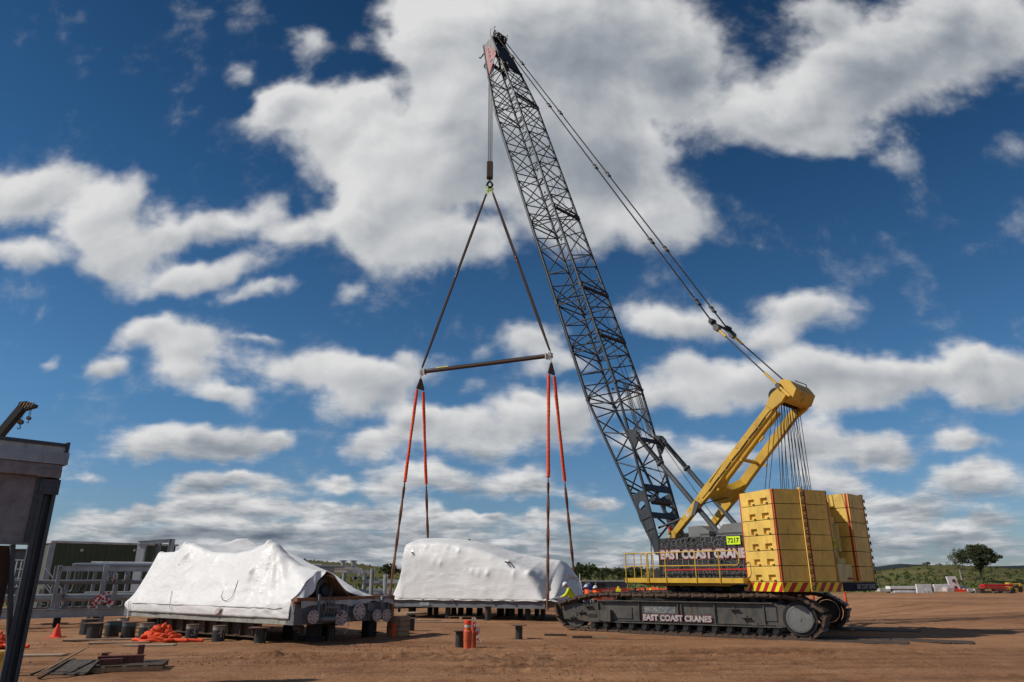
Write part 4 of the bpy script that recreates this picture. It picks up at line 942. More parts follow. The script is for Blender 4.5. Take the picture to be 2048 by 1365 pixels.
# expanded metal walkway strips on the back of the boom
for y_ in (.45, -.45):
    mb = MB(); s0, s1 = 5.15, 7.95
    o0 = lambda s, t: bp(s, 1, 'b').lerp(bp(s, -1, 'b'), .5) * 1.0 + fy * (y_ + t) - BN * .12
    n = 26
    for k in range(n):
        a = s0 + (s1 - s0) * k / n; b = s0 + (s1 - s0) * (k + 2) / n
        if k + 2 > n: continue
        mb.bar(o0(a, -.15), o0(b, .15), .016, .016, BN); mb.bar(o0(a, .15), o0(b, -.15), .016, .016, BN)
    for t in (-.16, .16, 0): mb.bar(o0(s0, t), o0(s1, t), .02, .02, BN)
    mb.build('mesh_walkway', paint('weathered_mesh', (0.24, 0.20, 0.15), 0.8, dirt_amt=0.5, scale=4), crane)
# head section
mb = section(29.32, 32.9, 3)
for sd in (1, -1):
    for f in 'fb': mb.tube(bp(32.8, sd, f), bp(BL, sd, f), .07, 10)
    mb.tube(bp(32.9, sd, 'f'), bp(33.6, sd, 'b'), .035, 6)
    pl = [bp(33.6, sd, 'f'), bp(BL, sd, 'f'), bp(BL, sd, 'b'), bp(34.6, sd, 'b')]; mb.add([p + fy * (.02 * e) for e in (-1, 1) for p in pl], [(0, 1, 2, 3), (7, 6, 5, 4), (0, 4, 5, 1), (1, 5, 6, 2), (2, 6, 7, 3), (3, 7, 4, 0)])
for f, s_ in (('b', 34.0), ('b', 35.0), ('f', 34.6)): mb.bar(bp(s_, 1, f), bp(s_, -1, f), .5, .06, BN)
mb.bar(bp(33.3, 1, 'b') - BN * .02, bp(35.6, .2, 'b') - BN * .02, .5, .04, BN); mb.bar(bp(32.6, -.2, 'b'), bp(35.6, -.6, 'b'), .9, .03, BN)
mb.bar(bp(BL, 1, 'f'), bp(BL, -1, 'f'), .3, .2, BN); mb.bar(bp(BL, 1, 'b'), bp(BL, -1, 'b'), .3, .2, BN)
head = mb.build('boom_head', M['boom'], crane)
mb = MB(); sd = 1; pl = [bp(32.9, sd, 'f').lerp(bp(32.9, sd, 'b'), .10), bp(35.6, sd, 'f').lerp(bp(35.6, sd, 'b'), .12), bp(35.6, sd, 'b').lerp(bp(35.6, sd, 'f'), .45), bp(34.2, sd, 'b').lerp(bp(34.2, sd, 'f'), .12)]
mb.add([p + fy * e for e in (.03, .07) for p in pl], [(3, 2, 1, 0), (4, 5, 6, 7), (0, 1, 5, 4), (1, 2, 6, 5), (2, 3, 7, 6), (3, 0, 4, 7)])
for s_, r_ in ((33.95, .14), (34.5, .11), (34.95, .09), (35.3, .07)): q = bp(s_, 1, 'f').lerp(bp(s_, 1, 'b'), .42 if s_ > 34.2 else .45); mb.disc(q + fy * .075, fy, r_, .02, 18, 1)
mb.build('red_side_plate', [paint('magenta_red', (0.24, 0.012, 0.03), 0.5, dirt_amt=.2), M['black']], head)
def shv(c, r, w, name='sheave', par=None, n=1, gap=.14):
    mb = MB()
    for k in range(n):
        y_ = (k - (n - 1) / 2) * gap; cc = Vector(c) + fy * y_
        mb.disc(cc, fy, r, w, 24, 0, r * .80); mb.disc(cc, fy, r * .35, w, 12)
        for j in range(6): a = PI * j / 3; mb.bar(cc + Vector((math.cos(a) * r * .3, 0, math.sin(a) * r * .3)), cc + Vector((math.cos(a) * r * .85, 0, math.sin(a) * r * .85)), w * .6, r * .12, fy)
    return mb.build(name, M['black'], par)
HT = bp(BL, 0, 'f') - BN * .35 - BU * .25; HC = Vector((HT.x, YC0, HT.z))
shv(HC, .42, .09, par=head, n=5); shv(Vector((bp(BL, 1, 'b').x - .1, YC0, bp(BL, 1, 'b').z + .12)), .36, .09, par=head, n=4, gap=.2)
shv(HC + Vector((.5, 0, -1.2)), .25, .08, par=head, n=2, gap=.5)
mb = MB(); b0 = bp(BL, 0, 'b'); q0 = Vector((b0.x, YC0, b0.z))
for y_ in (-.55, -.2, .2, .55): mb.bar(q0 + fy * y_, q0 + fy * y_ + Vector((-.25, 0, .45)), .05, .22, BN); mb.bar(HC + fy * y_ * 1.1 - BN * .6, HC + fy * y_ * 1.1 + BN * .25, .05, .3, BU)
for y_ in (-.6, .6): mb.path([q0 + fy * y_ + Vector((-.1, 0, .2)), q0 + fy * y_ + Vector((-.3, 0, .72)), q0 + fy * y_ + Vector((.15, 0, .75)), q0 + fy * y_ + Vector((.2, 0, .2))], .02, 5)
mb.path([HC + Vector((.2, .5, -.2)), HC + Vector((.85, .5, -.55)), HC + Vector((1.0, .5, -.4))], .05, 6); mb.path([HC + Vector((.2, .2, -.4)), HC + Vector((.6, .2, -1.1))], .06, 6); mb.tube(HC + Vector((0.1, .5, -.7)), HC + Vector((.45, .5, -.2)), .05, 6)
mb.build('head_bracket', M['black'], head)

# ---------------------------------------------------------------- yellow mast
def K2(x, y, yc, dy=0): q = K(x, y, yc); return q
mb = MB()
NL0 = K(1347, 1072, 1.25); NL1 = K(1552, 805, 1.05)
ax = (NL1 - NL0).normalized(); mn = ax.cross(fy).normalized()
for sd, y0_, y1_ in ((1, 1.25, 1.05), (-1, -1.05, -.85)):
    a = Vector((NL0.x, y0_, NL0.z)); b = Vector((NL1.x, y1_, NL1.z))
    # web depth grows to the arch and shrinks to the pin
    st = [(0, .22), (.28, .34), (.36, .42), (.42, .40), (.50, .36), (1.0, .34)]
    vs = []
    for t, d in st:
        c = a.lerp(b, t)
        for i, j in ((-1, -1), (1, -1), (1, 1), (-1, 1)): vs.append(c + fy * (i * .13) + mn * (j * d / 2))
    fs = [(3, 2, 1, 0), (4 * 5, 4 * 5 + 1, 4 * 5 + 2, 4 * 5 + 3)]
    for k in range(5):
        for i in range(4): fs.append((4 * k + i, 4 * k + (i + 1) % 4, 4 * k + 4 + (i + 1) % 4, 4 * k + 4 + i))
    mb.add(vs, fs)
    mb.disc(a, fy, .2, .34, 16)
    for t in (.40, .62): c = a.lerp(b, t) + mn * .30; mb.disc(c, fy, .06, .10, 12); c2 = a.lerp(b, t) + mn * -.30
# arched cross member
a = Vector((NL0.x, 0, NL0.z)); b = Vector((NL1.x, 0, NL1.z)); L = (b - a).length
ys = np.linspace(-.95, 1.12, 17); lo = []; hi = []
for y_ in ys:
    t = (y_ - .08) / 1.03; lo.append((y_, L * (.335 - .045 * (1 - t * t)) )); hi.append((y_, L * (.40 + .085 * t * t + .0)))
mb.prism(lo + hi[::-1], a, fy, ax, mn, -.17, .17)
mb.bar(a + ax * L * .60 + fy * 1.1, a + ax * L * .60 - fy * .92, .12, .12, mn)
for t in (.52, .58, .74, .83): cc = Vector((NL0.x, 1.25, NL0.z)).lerp(Vector((NL1.x, 1.05, NL1.z)), t); mb.bar(cc + fy * .14 - mn * .17, cc + fy * .14 + mn * .17, .05, .02, fy)
for t in (.12, .20, .28, .47, .66): cc = Vector((NL0.x, 1.25, NL0.z)).lerp(Vector((NL1.x, 1.05, NL1.z)), t); mb.disc(cc + fy * .135 + mn * .08, fy, .03, .03, 8); mb.disc(cc + fy * .135 - mn * .08, fy, .03, .03, 8)
mast = mb.build('mast', M['yellow'], crane, bevel=0.015)
mb = MB(); cc = Vector((NL0.x, 1.25, NL0.z)).lerp(Vector((NL1.x, 1.05, NL1.z)), .165); mb.disc(cc + fy * .135, fy, .10, .012, 20); mb.build('round_decal', M['offw'], mast)
mb = MB()
for o_, t0, t1 in ((.02, .30, .95), (.06, .36, .90)):
    mb.path([Vector((NL0.x, 1.25, NL0.z)).lerp(Vector((NL1.x, 1.05, NL1.z)), t) + mn * (.06 + o_ + .008 * math.sin(t * 40)) + fy * .145 for t in np.linspace(t0, t1, 24)], .011, 5)
mb.build('hydraulic_hose', M['black'], mast)
mb = MB(); mb.tube(a + ax * L * .44 + fy * .62 + mn * .02, a + ax * L * .92 + fy * .62, .12, 14); mb.disc(a + ax * L * .44 + fy * .62 + mn * .02, fy, .12, .2, 12); mb.tube(a + ax * L * .86 + fy * .62, a + ax * L * .95 + fy * .62, .15, 14)
mb.bar(a + ax * L * .75 + fy * .62, a + ax * L * .79 + fy * .62, .1, .36, mn); mb.prism([(0, 0), (.5, .02), (.5, .15), (.1, .25)], a + ax * L * .37 + fy * .55, ax, mn, fy, 0, .12)
mb.build('ram', M['yellow'], mast)
mb = MB(); q = a + ax * L * .48 + fy * 1.4
mb.path([a + ax * L * .40 + fy * 1.40 - mn * .1, a + ax * L * .52 + fy * 1.38 - mn * .14, a + ax * L * .70 + fy * 1.22 - mn * .16], .010, 5)
q = K(1400, 1010, 1.42); mb.path([q, K(1425, 1003, 1.0), K(1470, 992, -.9), K(1500, 950, -1.0), K(1560, 870, -1.0), K(1600, 830, -1.0), K(1620, 795, -1.0), K(1612, 770, -.9), K(1590, 762, -.6)], .022, 6); mb.build('hose', M['black'], mast)
# mast head: tapering hood over the sheaves
MC = Vector((NL1.x, .10, NL1.z))
hp = []
hd0 = K(1540, 800, 1.2); pk = K(1566, 757, .9); bk = K(1590, 793, .9)
mb = MB()
c = MC + ax * .10
y0_, y1_ = -1.15, 1.25
top = [(-.30, -.42), (.15, -.42), (.95, -.55), (1.05, -.45), (1.0, .25), (.55, .52), (-.05, .42), (-.3, .30)]
hood = [(.10, .22), (.55, .62), (1.15, .42), (1.30, -.18), (1.05, -.62), (.25, -.35)]
V0 = [c + ax * (p[0] * .70 - .02) + mn * p[1] * .68 for p in hood]
n = len(hood); vs = [v + fy * -.80 for v in V0] + [v + fy * .94 for v in V0]
mb.add(vs, [tuple(range(n)), tuple(range(2 * n - 1, n - 1, -1))] + [(i, (i + 1) % n, n + (i + 1) % n, n + i) for i in range(n)])
mb.prism([(-.40, -.17), (.05, -.28), (.36, -.22), (.40, .24), (.1, .28), (-.40, .16)], c, ax, mn, fy, .962, 1.16); mb.prism([(-.40, -.17), (.05, -.28), (.36, -.22), (.40, .24), (.1, .28), (-.40, .16)], c, ax, mn, fy, -1.10, -.92)
for y_ in (-.5, -.1, .3, .7): mb.bar(c + ax * .20 - mn * .29 + fy * (y_ - .1), c + ax * .68 - mn * .45 + fy * (y_ - .1), .08, .05, mn)
mb.prism([(0, 0), (.14, 0), (.10, .22), (.03, .22)], c + ax * .33 + mn * .40, fy, ax, mn, 0, .05)
mh = mb.build('mast_head', M['yellow'], mast, bevel=0.015)
shv(c - mn * .25 + ax * .1, .30, .05, par=mast, n=12, gap=.15)
# reeving between the mast head and the lower gantry sheaves
bot = [(1530, 978), (1538, 978), (1562, 978), (1565, 978), (1569, 978), (1573, 978), (1578, 978), (1585, 978), (1589, 978), (1592, 978), (1596, 978), (1600, 978), (1604, 978), (1609, 978), (1612, 978), (1615, 978), (1619, 978), (1622, 978)]
mb = MB(); lowc = Vector((-4.35, 0, 4.2))
for i, (bx_, by_) in enumerate(bot):
    y_ = .92 - i * .105; q = c - mn * .35 + ax * (.1 + .25 * (i % 2)) + fy * (y_ - .05)
    # foot of each rope on the plane x = -4.35 of the crane
    P = CC + CF * -4.35; w = on_plane(bx_, by_, P, CF) - CC; e = Vector((-4.35, w.dot(CY), w.z)); d = e - q; e = e + d * ((e.z - (4.0 if abs(e.y) < .7 else 4.9)) / -d.z if d.z else 0)
    mb.tube(q, e, .014, 5)
mb.build('reeving_rope', M['rope'], crane)
mb = MB(); mb.bb(-4.6, -4.1, -1.3, 1.3, 3.2, 3.9); mb.bb(-4.6, -4.1, -.8, .8, 1.85, 3.2); mb.build('gantry_base', M['yellow'], crane)
# pendants
JN = K(1434, 657, .72); JF = K(1481, 668, -.62)
JF = Vector((JN.x, -.62, JN.z))
mt_n = c + ax * .42 + mn * .35 + fy * 1.05; mt_f = c + ax * .42 + mn * .35 - fy * .85
for J, Mt in ((JN, mt_n), (JF, mt_f)):
    mb = MB(); d = (J - Mt).normalized(); LL = (J - Mt).length
    mb.tube(Mt, J, .030, 8, mat=0); mb.bar(Mt, Mt + d * .75, .08, .10, fy, 1); mb.tube(J, J - d * .65, .055, 10, mat=1); mb.tube(Mt + d * .6, Mt + d * 1.5, .05, 10, mat=1); mb.disc(Mt + d * .68, fy, .10, .16, 12, 2)
    mb.build('mast_pendant', [M['rope'], M['yellow'], M['shoe']], crane)
    mb = MB(); mb.bar(J - d * .15, J + d * .45, .14, .16, fy, 0); mb.disc(J, fy, .14, .22, 14); mb.build('pendant_joint', M['dgrey'], crane)
mb = MB(); mb.tube(JN + Vector((.15, 0, .3)), JF + Vector((.15, 0, .3)), .03, 6); mb.tube(JN + Vector((.0, 0, .12)), JF + Vector((0, 0, .12)), .03, 6)
for J in (JN, JF): mb.disc(J + Vector((.18, 0, .38)), fy, .10, .34, 12); mb.bar(J + Vector((-.02, 0, .05)), J + Vector((.3, 0, .45)), .2, .12, fy)
mb.build('spacer_bar', M['black'], crane)
for J, yh in ((JN, .50), (JF, -.35)):
    E = Vector((q0.x - .25, yh, q0.z + .05)); J2 = J + Vector((.2, 0, .35)); mb = MB()
    for o_ in (-.055, .055): mb.tube(J2 + fy * o_, E + fy * o_, .021, 6)
    d = E - J2
    for t in (.045, .20, .43, .665, .89):
        p = J2 + d * t; dn = d.normalized(); mb.bar(p - dn * .16, p + dn * .16, .20, .09, up); mb.disc(p - dn * .14, fy, .07, .24, 10); mb.disc(p + dn * .14, fy, .07, .24, 10)
    mb.build('boom_pendant', M['rope'], crane)
# backstops
for yb, lo_, hi_ in ((1.15, (1437, 1066), (1274, 868)), (-.95, (1486, 1035), (1338, 885))):
    A_ = K(*lo_, yb); B_ = K(*hi_, yb); A_ = Vector((A_.x, yb, A_.z)); B_ = Vector((bp(5.0, 1, 'b').x, yb, bp(5.0, 1, 'b').z)) - BN * .34
    if yb < 0: A_ = Vector((A0n.x, yb, A0n.z))
    else: A0n = A_
    d = (B_ - A_); dn = d.normalized(); LL = d.length; mb = MB()
    mb.tube(A_, A_ + dn * LL * .68, .105, 14); mb.tube(A_ + dn * LL * .66, B_, .045, 10); mb.disc(A_ + dn * LL * .68, dn, .17, .07, 14); mb.disc(A_ + dn * LL * .98, dn, .13, .06, 14); mb.disc(B_, fy, .11, .2, 12); mb.disc(A_, fy, .15, .26, 12)
    for o_ in (.13, -.13): mb.tube(A_ + dn * LL * .68 + up * o_ * .6 + fy * o_, A_ + dn * LL * 1.0 + up * o_ * .6 + fy * o_, .012, 5)
    bs = mb.build('backstop', M['dgrey'], crane)
    d1, r_, u_, _ = mb.frame(A_, B_); sp = []
    for k in range(26 * 8): a_ = 2 * PI * k / 8; p = A_ + dn * LL * (.69 + .28 * k / (26 * 8)); sp.append(p + r_ * math.cos(a_) * .095 + u_ * math.sin(a_) * .095)
    s2 = MB(); s2.path(sp, .020, 5); s2.build('spring', M['boom'], bs)
# small struts at the mast foot and hoist line inside the boom
mb = MB(); s1_ = K(1310, 1052, .2); mb.path([bp(.9, 1, 'b') + fy * -.3, K(1375, 1033, 1.0), K(1398, 1022, 1.2)], .05, 8); mb.prism([(0, 0), (.55, .25), (.6, .05), (.1, -.12)], K(1385, 1030, 1.3), ax, -mn, fy, 0, .1)
mb.build('latch_strut', M['dgrey'], mast)
mb = MB(); lo_ = Vector((.55, .3, 3.35)); mb.tube(lo_, Vector((q0.x, .3, q0.z + .4)), .012, 5); mb.tube(Vector((-1.3, -.1, 3.4)), Vector((bp(6.2, 1, 'b').x - .15, -.1, bp(6.2, 1, 'b').z)), .014, 5); mb.tube(Vector((bp(6.2, 1, 'b').x - .15, -.1, bp(6.2, 1, 'b').z)), Vector((q0.x - .1, -.1, q0.z + .6)), .012, 5)
mb.tube(bp(7, 1, 'f') + BN * .12, bp(30, 1, 'f') + BN * .12, .012, 5); mb.build('hoist_line', M['rope'], crane)

# ---------------------------------------------------------------- frames for things placed on the pad
class Fr:
    def __init__(s, o, ex): s.o = Vector((o[0], o[1], 0)); s.ex = Vector((ex[0], ex[1], 0)).normalized(); s.ey = Vector((-s.ex.y, s.ex.x, 0)); s.rz = math.atan2(s.ex.y, s.ex.x)
    def loc(s, p): d = Vector(p) - s.o; return Vector((d.dot(s.ex), d.dot(s.ey), p[2]))
    def P(s, x, y, yo=0.0): return s.loc(on_plane(x, y, s.o + s.ey * yo, s.ey))
    def E(s, x, y, xo=0.0): return s.loc(on_plane(x, y, s.o + s.ex * xo, s.ex))
    def G(s, x, y, z=0.0): return s.loc(at_z(x, y, z))
    def W(s, p): return s.o + s.ex * p[0] + s.ey * p[1] + Vector((0, 0, p[2]))

# ---------------------------------------------------------------- lifted module (right)
A2 = Fr((-6.15 * 1.05, 37.19 * 1.05), (1.5 + 6.15, 34.09 - 37.19)); L2 = 8.66; W2 = 5.0
ZB2, ZT2 = .56, .90
m2 = thing('wrapped_module', 'white shrink-wrapped equipment module hanging in brown slings under the crane hook', 'wrapped module', A2.o, A2.rz)
mb = MB()
for y in (0.09, W2 - .09): mb.ibeam((0, y, (ZB2 + ZT2) / 2), (L2, y, (ZB2 + ZT2) / 2), .18, ZT2 - ZB2, .025)
for x in (0.1, 2.2, 4.3, 6.4, L2 - .1): mb.ibeam((x, .1, (ZB2 + ZT2) / 2), (x, W2 - .1, (ZB2 + ZT2) / 2), .16, ZT2 - ZB2 - .06, .02)
for x in (2.05, 3.75, 5.9, 7.0): mb.bb(x - .06, x + .06, -.06, .0, .84, .93)
mb.bb(1.85, 2.4, -.012, .002, .62, .78, 1)
mb.build('base_frame', [M['mgrey'], M['galv']], m2, bevel=0.006)
mb = MB(); mb.bb(-.12, L2 - .4, .06, .12, .905, 1.0); mb.bb(-.25, -.10, .0, .25, .80, 1.05, 1); mb.bb(L2 - .45, L2 + .5, .3, .9, .92, 1.02, 2); mb.build('edge_timber', [M['conc'], M['timber'], M['mgrey']], m2)
def smooth_interp(xs, ks, vs): # monotone-ish smooth interpolation
    xs = np.asarray(xs); t = np.interp(xs, ks, np.arange(len(ks))); i = np.clip(np.floor(t).astype(int), 0, len(ks) - 2); f = t - i; v = np.asarray(vs, float)
    m = np.gradient(v); h = lambda f: (2 * f ** 3 - 3 * f ** 2 + 1, f ** 3 - 2 * f ** 2 + f, -2 * f ** 3 + 3 * f ** 2, f ** 3 - f ** 2); a, b, c, d = h(f)
    return a * v[i] + b * m[i] + c * v[i + 1] + d * m[i + 1]
def wrap_surface(xs, prof_fn, nt, wr=0.03, bumps=(), wall_fold=0.0, seed=0):
    """prof_fn(x) -> list of (x, y, z) control points across the module; returns grid"""
    rows = []
    for x in xs:
        c = np.array(prof_fn(x), float); d = np.concatenate([[0], np.cumsum(np.linalg.norm(np.diff(c, axis=0), axis=1))]); d /= d[-1]
        tt = np.linspace(0, 1, nt); r = np.stack([np.interp(tt, d, c[:, k]) for k in range(3)], 1)
        for _ in range(3): r[1:-1] = r[1:-1] * .5 + (r[:-2] + r[2:]) * .25
        rows.append(r)
    P = np.array(rows)
    du = np.gradient(P, axis=0); dv = np.gradient(P, axis=1); n = np.cross(du, dv); n /= np.linalg.norm(n, axis=2)[..., None] + 1e-9
    if n[len(xs) // 2, nt // 8, 1] > 0: n = -n
    s1 = fbm(P * np.array([.9, .9, .9]) + seed, 3) * 2.0; s2 = fbm(P * np.array([2.4, 2.4, 1.1]) + 5 + seed, 4); s3 = 1 - np.abs(fbm(P * np.array([.8, .8, 1.5]) + 9 + seed, 2)) * 9
    disp = wr * (s1 * 1.2 + s2 * .35 + np.clip(s3, 0, 1) * .7)
    for (q, rad, amp) in bumps:
        dd = np.linalg.norm((P - np.array(q)) * np.array([1, .4, 1]), axis=2) / rad; disp = disp + amp * (1 / (1 + (dd * 1.6) ** 2) - .0) * (dd < 4)
    P = P + n * disp[..., None]; return P
# silhouette heights of the wrap over its own long axis
top2 = [(806, 1098), (812, 1082), (830, 1078), (870, 1076.5), (905, 1077), (940, 1081), (965, 1087), (1000, 1098), (1030, 1106), (1060, 1112), (1100, 1119), (1126, 1122)]
tq = [A2.P(a, b, float(np.interp(a, [806, 970, 1060, 1130], [1.7, 1.75, 2.7, 2.9]))) for a, b in top2]
kx = [q.x for q in tq] ; kz = [q.z for q in tq]
kx, kz = zip(*sorted(zip(kx, kz)))
L2E = L2 + .35
sq = [A2.P(a, b, .35) for a, b in ((947, 1093), (980, 1107), (1015, 1124), (1040, 1135), (1057, 1144), (1068, 1156), (1078, 1171), (1087, 1190), (1090, 1198))]
skx = [q.x for q in sq]; skz = [max(q.z, ZT2 + .06) for q in sq]
X20 = A2.P(811, 1086, .4).x
def prof2(x):
    e = min(1, max(0, (x - X20) / .30)); e = .965 + .035 * e ** .5; z0 = ZT2 + .02
    h = z0 + (float(np.interp(x, kx, kz)) - z0) * e; H = h - z0
    sh = float(np.interp(x, skx, skz, left=99)); zs = min(z0 + H * .93, sh); S = max(.05, zs - z0)
    r = min(1, max(0, (L2E - x) / .5)) ** .5; H *= .55 + .45 * r; h = z0 + H; S = min(S, H * .9)
    rg = 1.7 + 1.2 * min(1, max(0, (x - 3) / 3)); yn = .02
    return [(x, yn - .03, z0), (x, yn - .01, z0 + min(.10, S * .3)), (x, yn + .07, z0 + S * .35), (x, yn + .17, z0 + S * .75), (x, yn + .36, z0 + S), (x, yn + .36 + (rg - .36) * .5, z0 + S + (H * .98 - S) * (.56 if S < H * .8 else .62)), (x, rg, h), (x, 3.9, z0 + H * .96), (x, 4.7, z0 + H * .75), (x, 4.95, z0 + H * .3), (x, 5.0, z0)]
def bump2(px, py, r, a): q = A2.P(px, py, .3); return ((q.x, .35, q.z), r, a)
xs = np.concatenate([np.linspace(X20, X20 + .5, 24), np.linspace(X20 + .55, L2E - 1.15, 150), np.linspace(L2E - 1.1, L2E, 30)])
bl = [bump2(827, 1107, .10, .13), bump2(884, 1127, .14, .14), bump2(870, 1124, .3, .06), bump2(918, 1103, .12, .08), bump2(947, 1144, .12, .13), bump2(978, 1148, .18, .16), bump2(960, 1148, .22, .07), bump2(1015, 1125, .10, .12), bump2(1021, 1125, .08, .10),
      bump2(1056, 1147, .20, .12), bump2(1030, 1147, .2, .07), bump2(940, 1170, .12, .05), bump2(972, 1183, .20, .06), bump2(922, 1182, .15, .06), bump2(1050, 1190, .10, .05), ((2.5, 1.5, 3.7), .15, .1), ((4.2, 1.8, 3.6), .12, .12)]
G2 = wrap_surface(xs, prof2, 96, .022, bl, seed=2)
# horizontal creases on the middle of the wall
X_, Z_ = G2[..., 0], G2[..., 2]
cr = np.zeros_like(X_)
for cx_, w_ in ((2.35, .28), (3.05, .14), (3.75, .30), (5.15, .25)):
    cr += np.exp(-((X_ - cx_) / w_) ** 2) * np.exp(-((Z_ - 1.9) / .75) ** 2) * np.sin(Z_ * 38 + 5 * vnoise(np.stack([X_ * 2, Z_ * 3, X_ * 0], -1)) + X_ * 2)
G2[..., 1] -= cr * .016 * (G2[..., 1] < 1.4)
mb = MB(); mb.grid(G2)
# left end fall and right end curtain
n0 = G2[0]; e0 = n0.copy(); rows = [n0]
for k, t in enumerate(np.linspace(0.12, 1, 16)):
    r = n0.copy(); r[:, 0] = n0[:, 0] - .06 * math.sin(t * 3) - (X20 + .12) * t ** 3.2; r[:, 2] = n0[:, 2] * (1 - t) + (ZT2 - .02) * t; rows.append(r)
E0 = np.array(rows); E0[1:, :, 0] += fbm(E0[1:] * 2.5, 3) * .08; mb.grid(E0)
n1 = G2[-1]; rows = [n1]
for t in np.linspace(.1, 1, 14):
    r = n1.copy(); r[:, 0] = n1[:, 0] + .25 * t; r[:, 2] = n1[:, 2] * (1 - t) + (ZT2 - .02) * t; rows.append(r)
E1 = np.array(rows); E1[1:, :, 0] += fbm(E1[1:] * 2, 2) * .06; mb.grid(E1[::-1])
hem = [(x, -.02 + .012 * math.sin(x * 9), ZT2 + .01 + .012 * math.sin(x * 5 + 1)) for x in np.linspace(-.1, L2 - .3, 60)]; mb.path(hem, .018, 5)
wr2 = mb.build('shrink_wrap', M['wrap'], m2); sm = wr2.modifiers.new('solid', 'SOLIDIFY'); sm.thickness = .008
mb = MB()
for (px, py) in ((826, 1106), (946, 1143), (1012, 1124.5), (1018, 1125)): q = A2.P(px, py, .22); mb.tube((q.x, .1, q.z), (q.x, .45, q.z), .035, 8)
for (px, py) in ((906, 1078.5), (939, 1080.5)): q = A2.P(px, py, 1.9); mb.bb(q.x - .05, q.x + .05, 1.85, 1.95, q.z - .1, q.z + .04)
mb.build('protruding_fitting', M['black'], m2)

# ---------------------------------------------------------------- rigging
def CW(p): return CC + CF * p[0] + CY * p[1] + Vector((0, 0, p[2]))
HWp = CW(HC + Vector((.30, 0, 0)))
LX, LY = HWp.x, HWp.y
def onv(x, y): return at_Y(x, y, LY)          # the plumb line of the hook
hz = lambda y: on_plane(981, y, (LX, LY, 0), (0, 1, 0)).z
H_top, H_bot = hz(326), hz(357)
hook = thing('hook_block', 'weathered brown hook block hanging on the hoist ropes', 'hook block', (LX, LY, H_bot - .7))
z0_ = H_bot - .7
mb = MB(); hh = H_top - H_bot
for y_ in (-.2, .2): mb.box((0, y_, .7 + hh / 2), (.36, .03, hh)); 
for x_ in (-.19, .19): mb.box((x_, 0, .7 + hh * .5), (.03, .36, hh * .96))
mb.box((0, 0, .7 + hh * .62), (.34, .34, hh * .3)); mb.box((0, 0, .75), (.34, .3, .16)); mb.build('block_body', M['shoe'], hook, bevel=0.01)
for k in (-1, 0, 1):
    mb = MB(); mb.disc((k * .09, 0, .7 + hh * .82), (1, 0, 0), .19, .04, 20); mb.build('sheave', M['black'], hook)
mb = MB(); hk = [Vector((0, 0, .75)), Vector((0, 0, .5)), Vector((-.10, 0, .38)), Vector((-.18, 0, .22)), Vector((-.12, 0, .05)), Vector((0, 0, 0)), Vector((.12, 0, .05)), Vector((.18, 0, .2)), Vector((.14, 0, .30))]
mb.path(hk, .06, 8, radii=[.05, .06, .08, .09, .09, .09, .08, .05, .03]); mb.path([Vector((-p.x, 0, p.z)) for p in hk[1:]], .05, 8, radii=[.05, .07, .08, .08, .08, .07, .05, .03]); mb.build('hook', M['black'], hook)
mb = MB()
hl = HC + Vector((.30, 0, 0))
for k in range(5):
    x_ = -.13 + k * .065; t = CC - CC + Vector((0, 0, 0)); a = Vector((LX + x_ * .95, LY + .1 * (-1) ** k, H_top - .2)); b = Vector((LX + x_ * 1.2, LY + .2 * (-1) ** k, hl.z)); inv = lambda w: Vector(((w - CC).dot(CF), (w - CC).dot(CY), w.z)); mb.tube(inv(a), inv(b), .021, 6)
mb.build('hoist_rope', M['bright_rope'], crane)
SE = A2.ex
def SPp(x, y): return on_plane(x, y, (LX, LY, 0), A2.ey)
SL_, SR_ = SPp(842, 745), SPp(1102, 712); SR_.z = SR_.z; zsp = (SL_.z + SR_.z) / 2
mid_ = Vector((LX, LY, 0)); half = ((SR_ - SL_).length) / 2
sp = thing('spreader_bar', 'long brown tubular spreader bar with white end fittings above the lifted load', 'spreader bar', SL_)
d = (SR_ - SL_); dn = d.normalized(); LL = d.length; mb = MB(); mb.tube(dn * .25, dn * (LL - .35), .115, 16); mb.build('tube', M['chain'], sp)
mb = MB(); mb.path([dn * .3 + up * .16, dn * LL * .5 + up * .13, dn * (LL - .4) + up * .15], .018, 6); mb.path([dn * LL * .12 + up * .15, dn * LL * .22 + up * .15], .03, 6, mat=1); mb.build('rope_on_bar', [M['black'], M['hyellow']], sp)
for t0, s_ in ((0, 1), (LL, -1)):
    mb = MB(); c_ = dn * t0; mb.bar(c_ - dn * .12 * s_, c_ + dn * .35 * s_, .05, .30, up); mb.bar(c_ + dn * .25 * s_, c_ + dn * .31 * s_, .34, .34, up); mb.tube(c_ - A2.ey * .16, c_ + A2.ey * .16, .06, 10); mb.bar(c_ + dn * .1 * s_ - up * .22, c_ + dn * .16 * s_ + up * .2, .24, .06, up)
    mb.build('end_fitting', M['offw'], sp)
def shackle(mb, c, ax_, r=.10, t=.022, mat=0):
    d_, r_, u_, _ = mb.frame(Vector((0, 0, 0)), Vector(ax_)); c = Vector(c)
    mb.path([c + r_ * math.cos(a) * r + d_ * math.sin(a) * r * 1.3 for a in np.linspace(0, 2 * PI, 14)[:-1]], t, 6, True, mat)
HB = Vector((LX, LY, z0_))
tq_ = {}
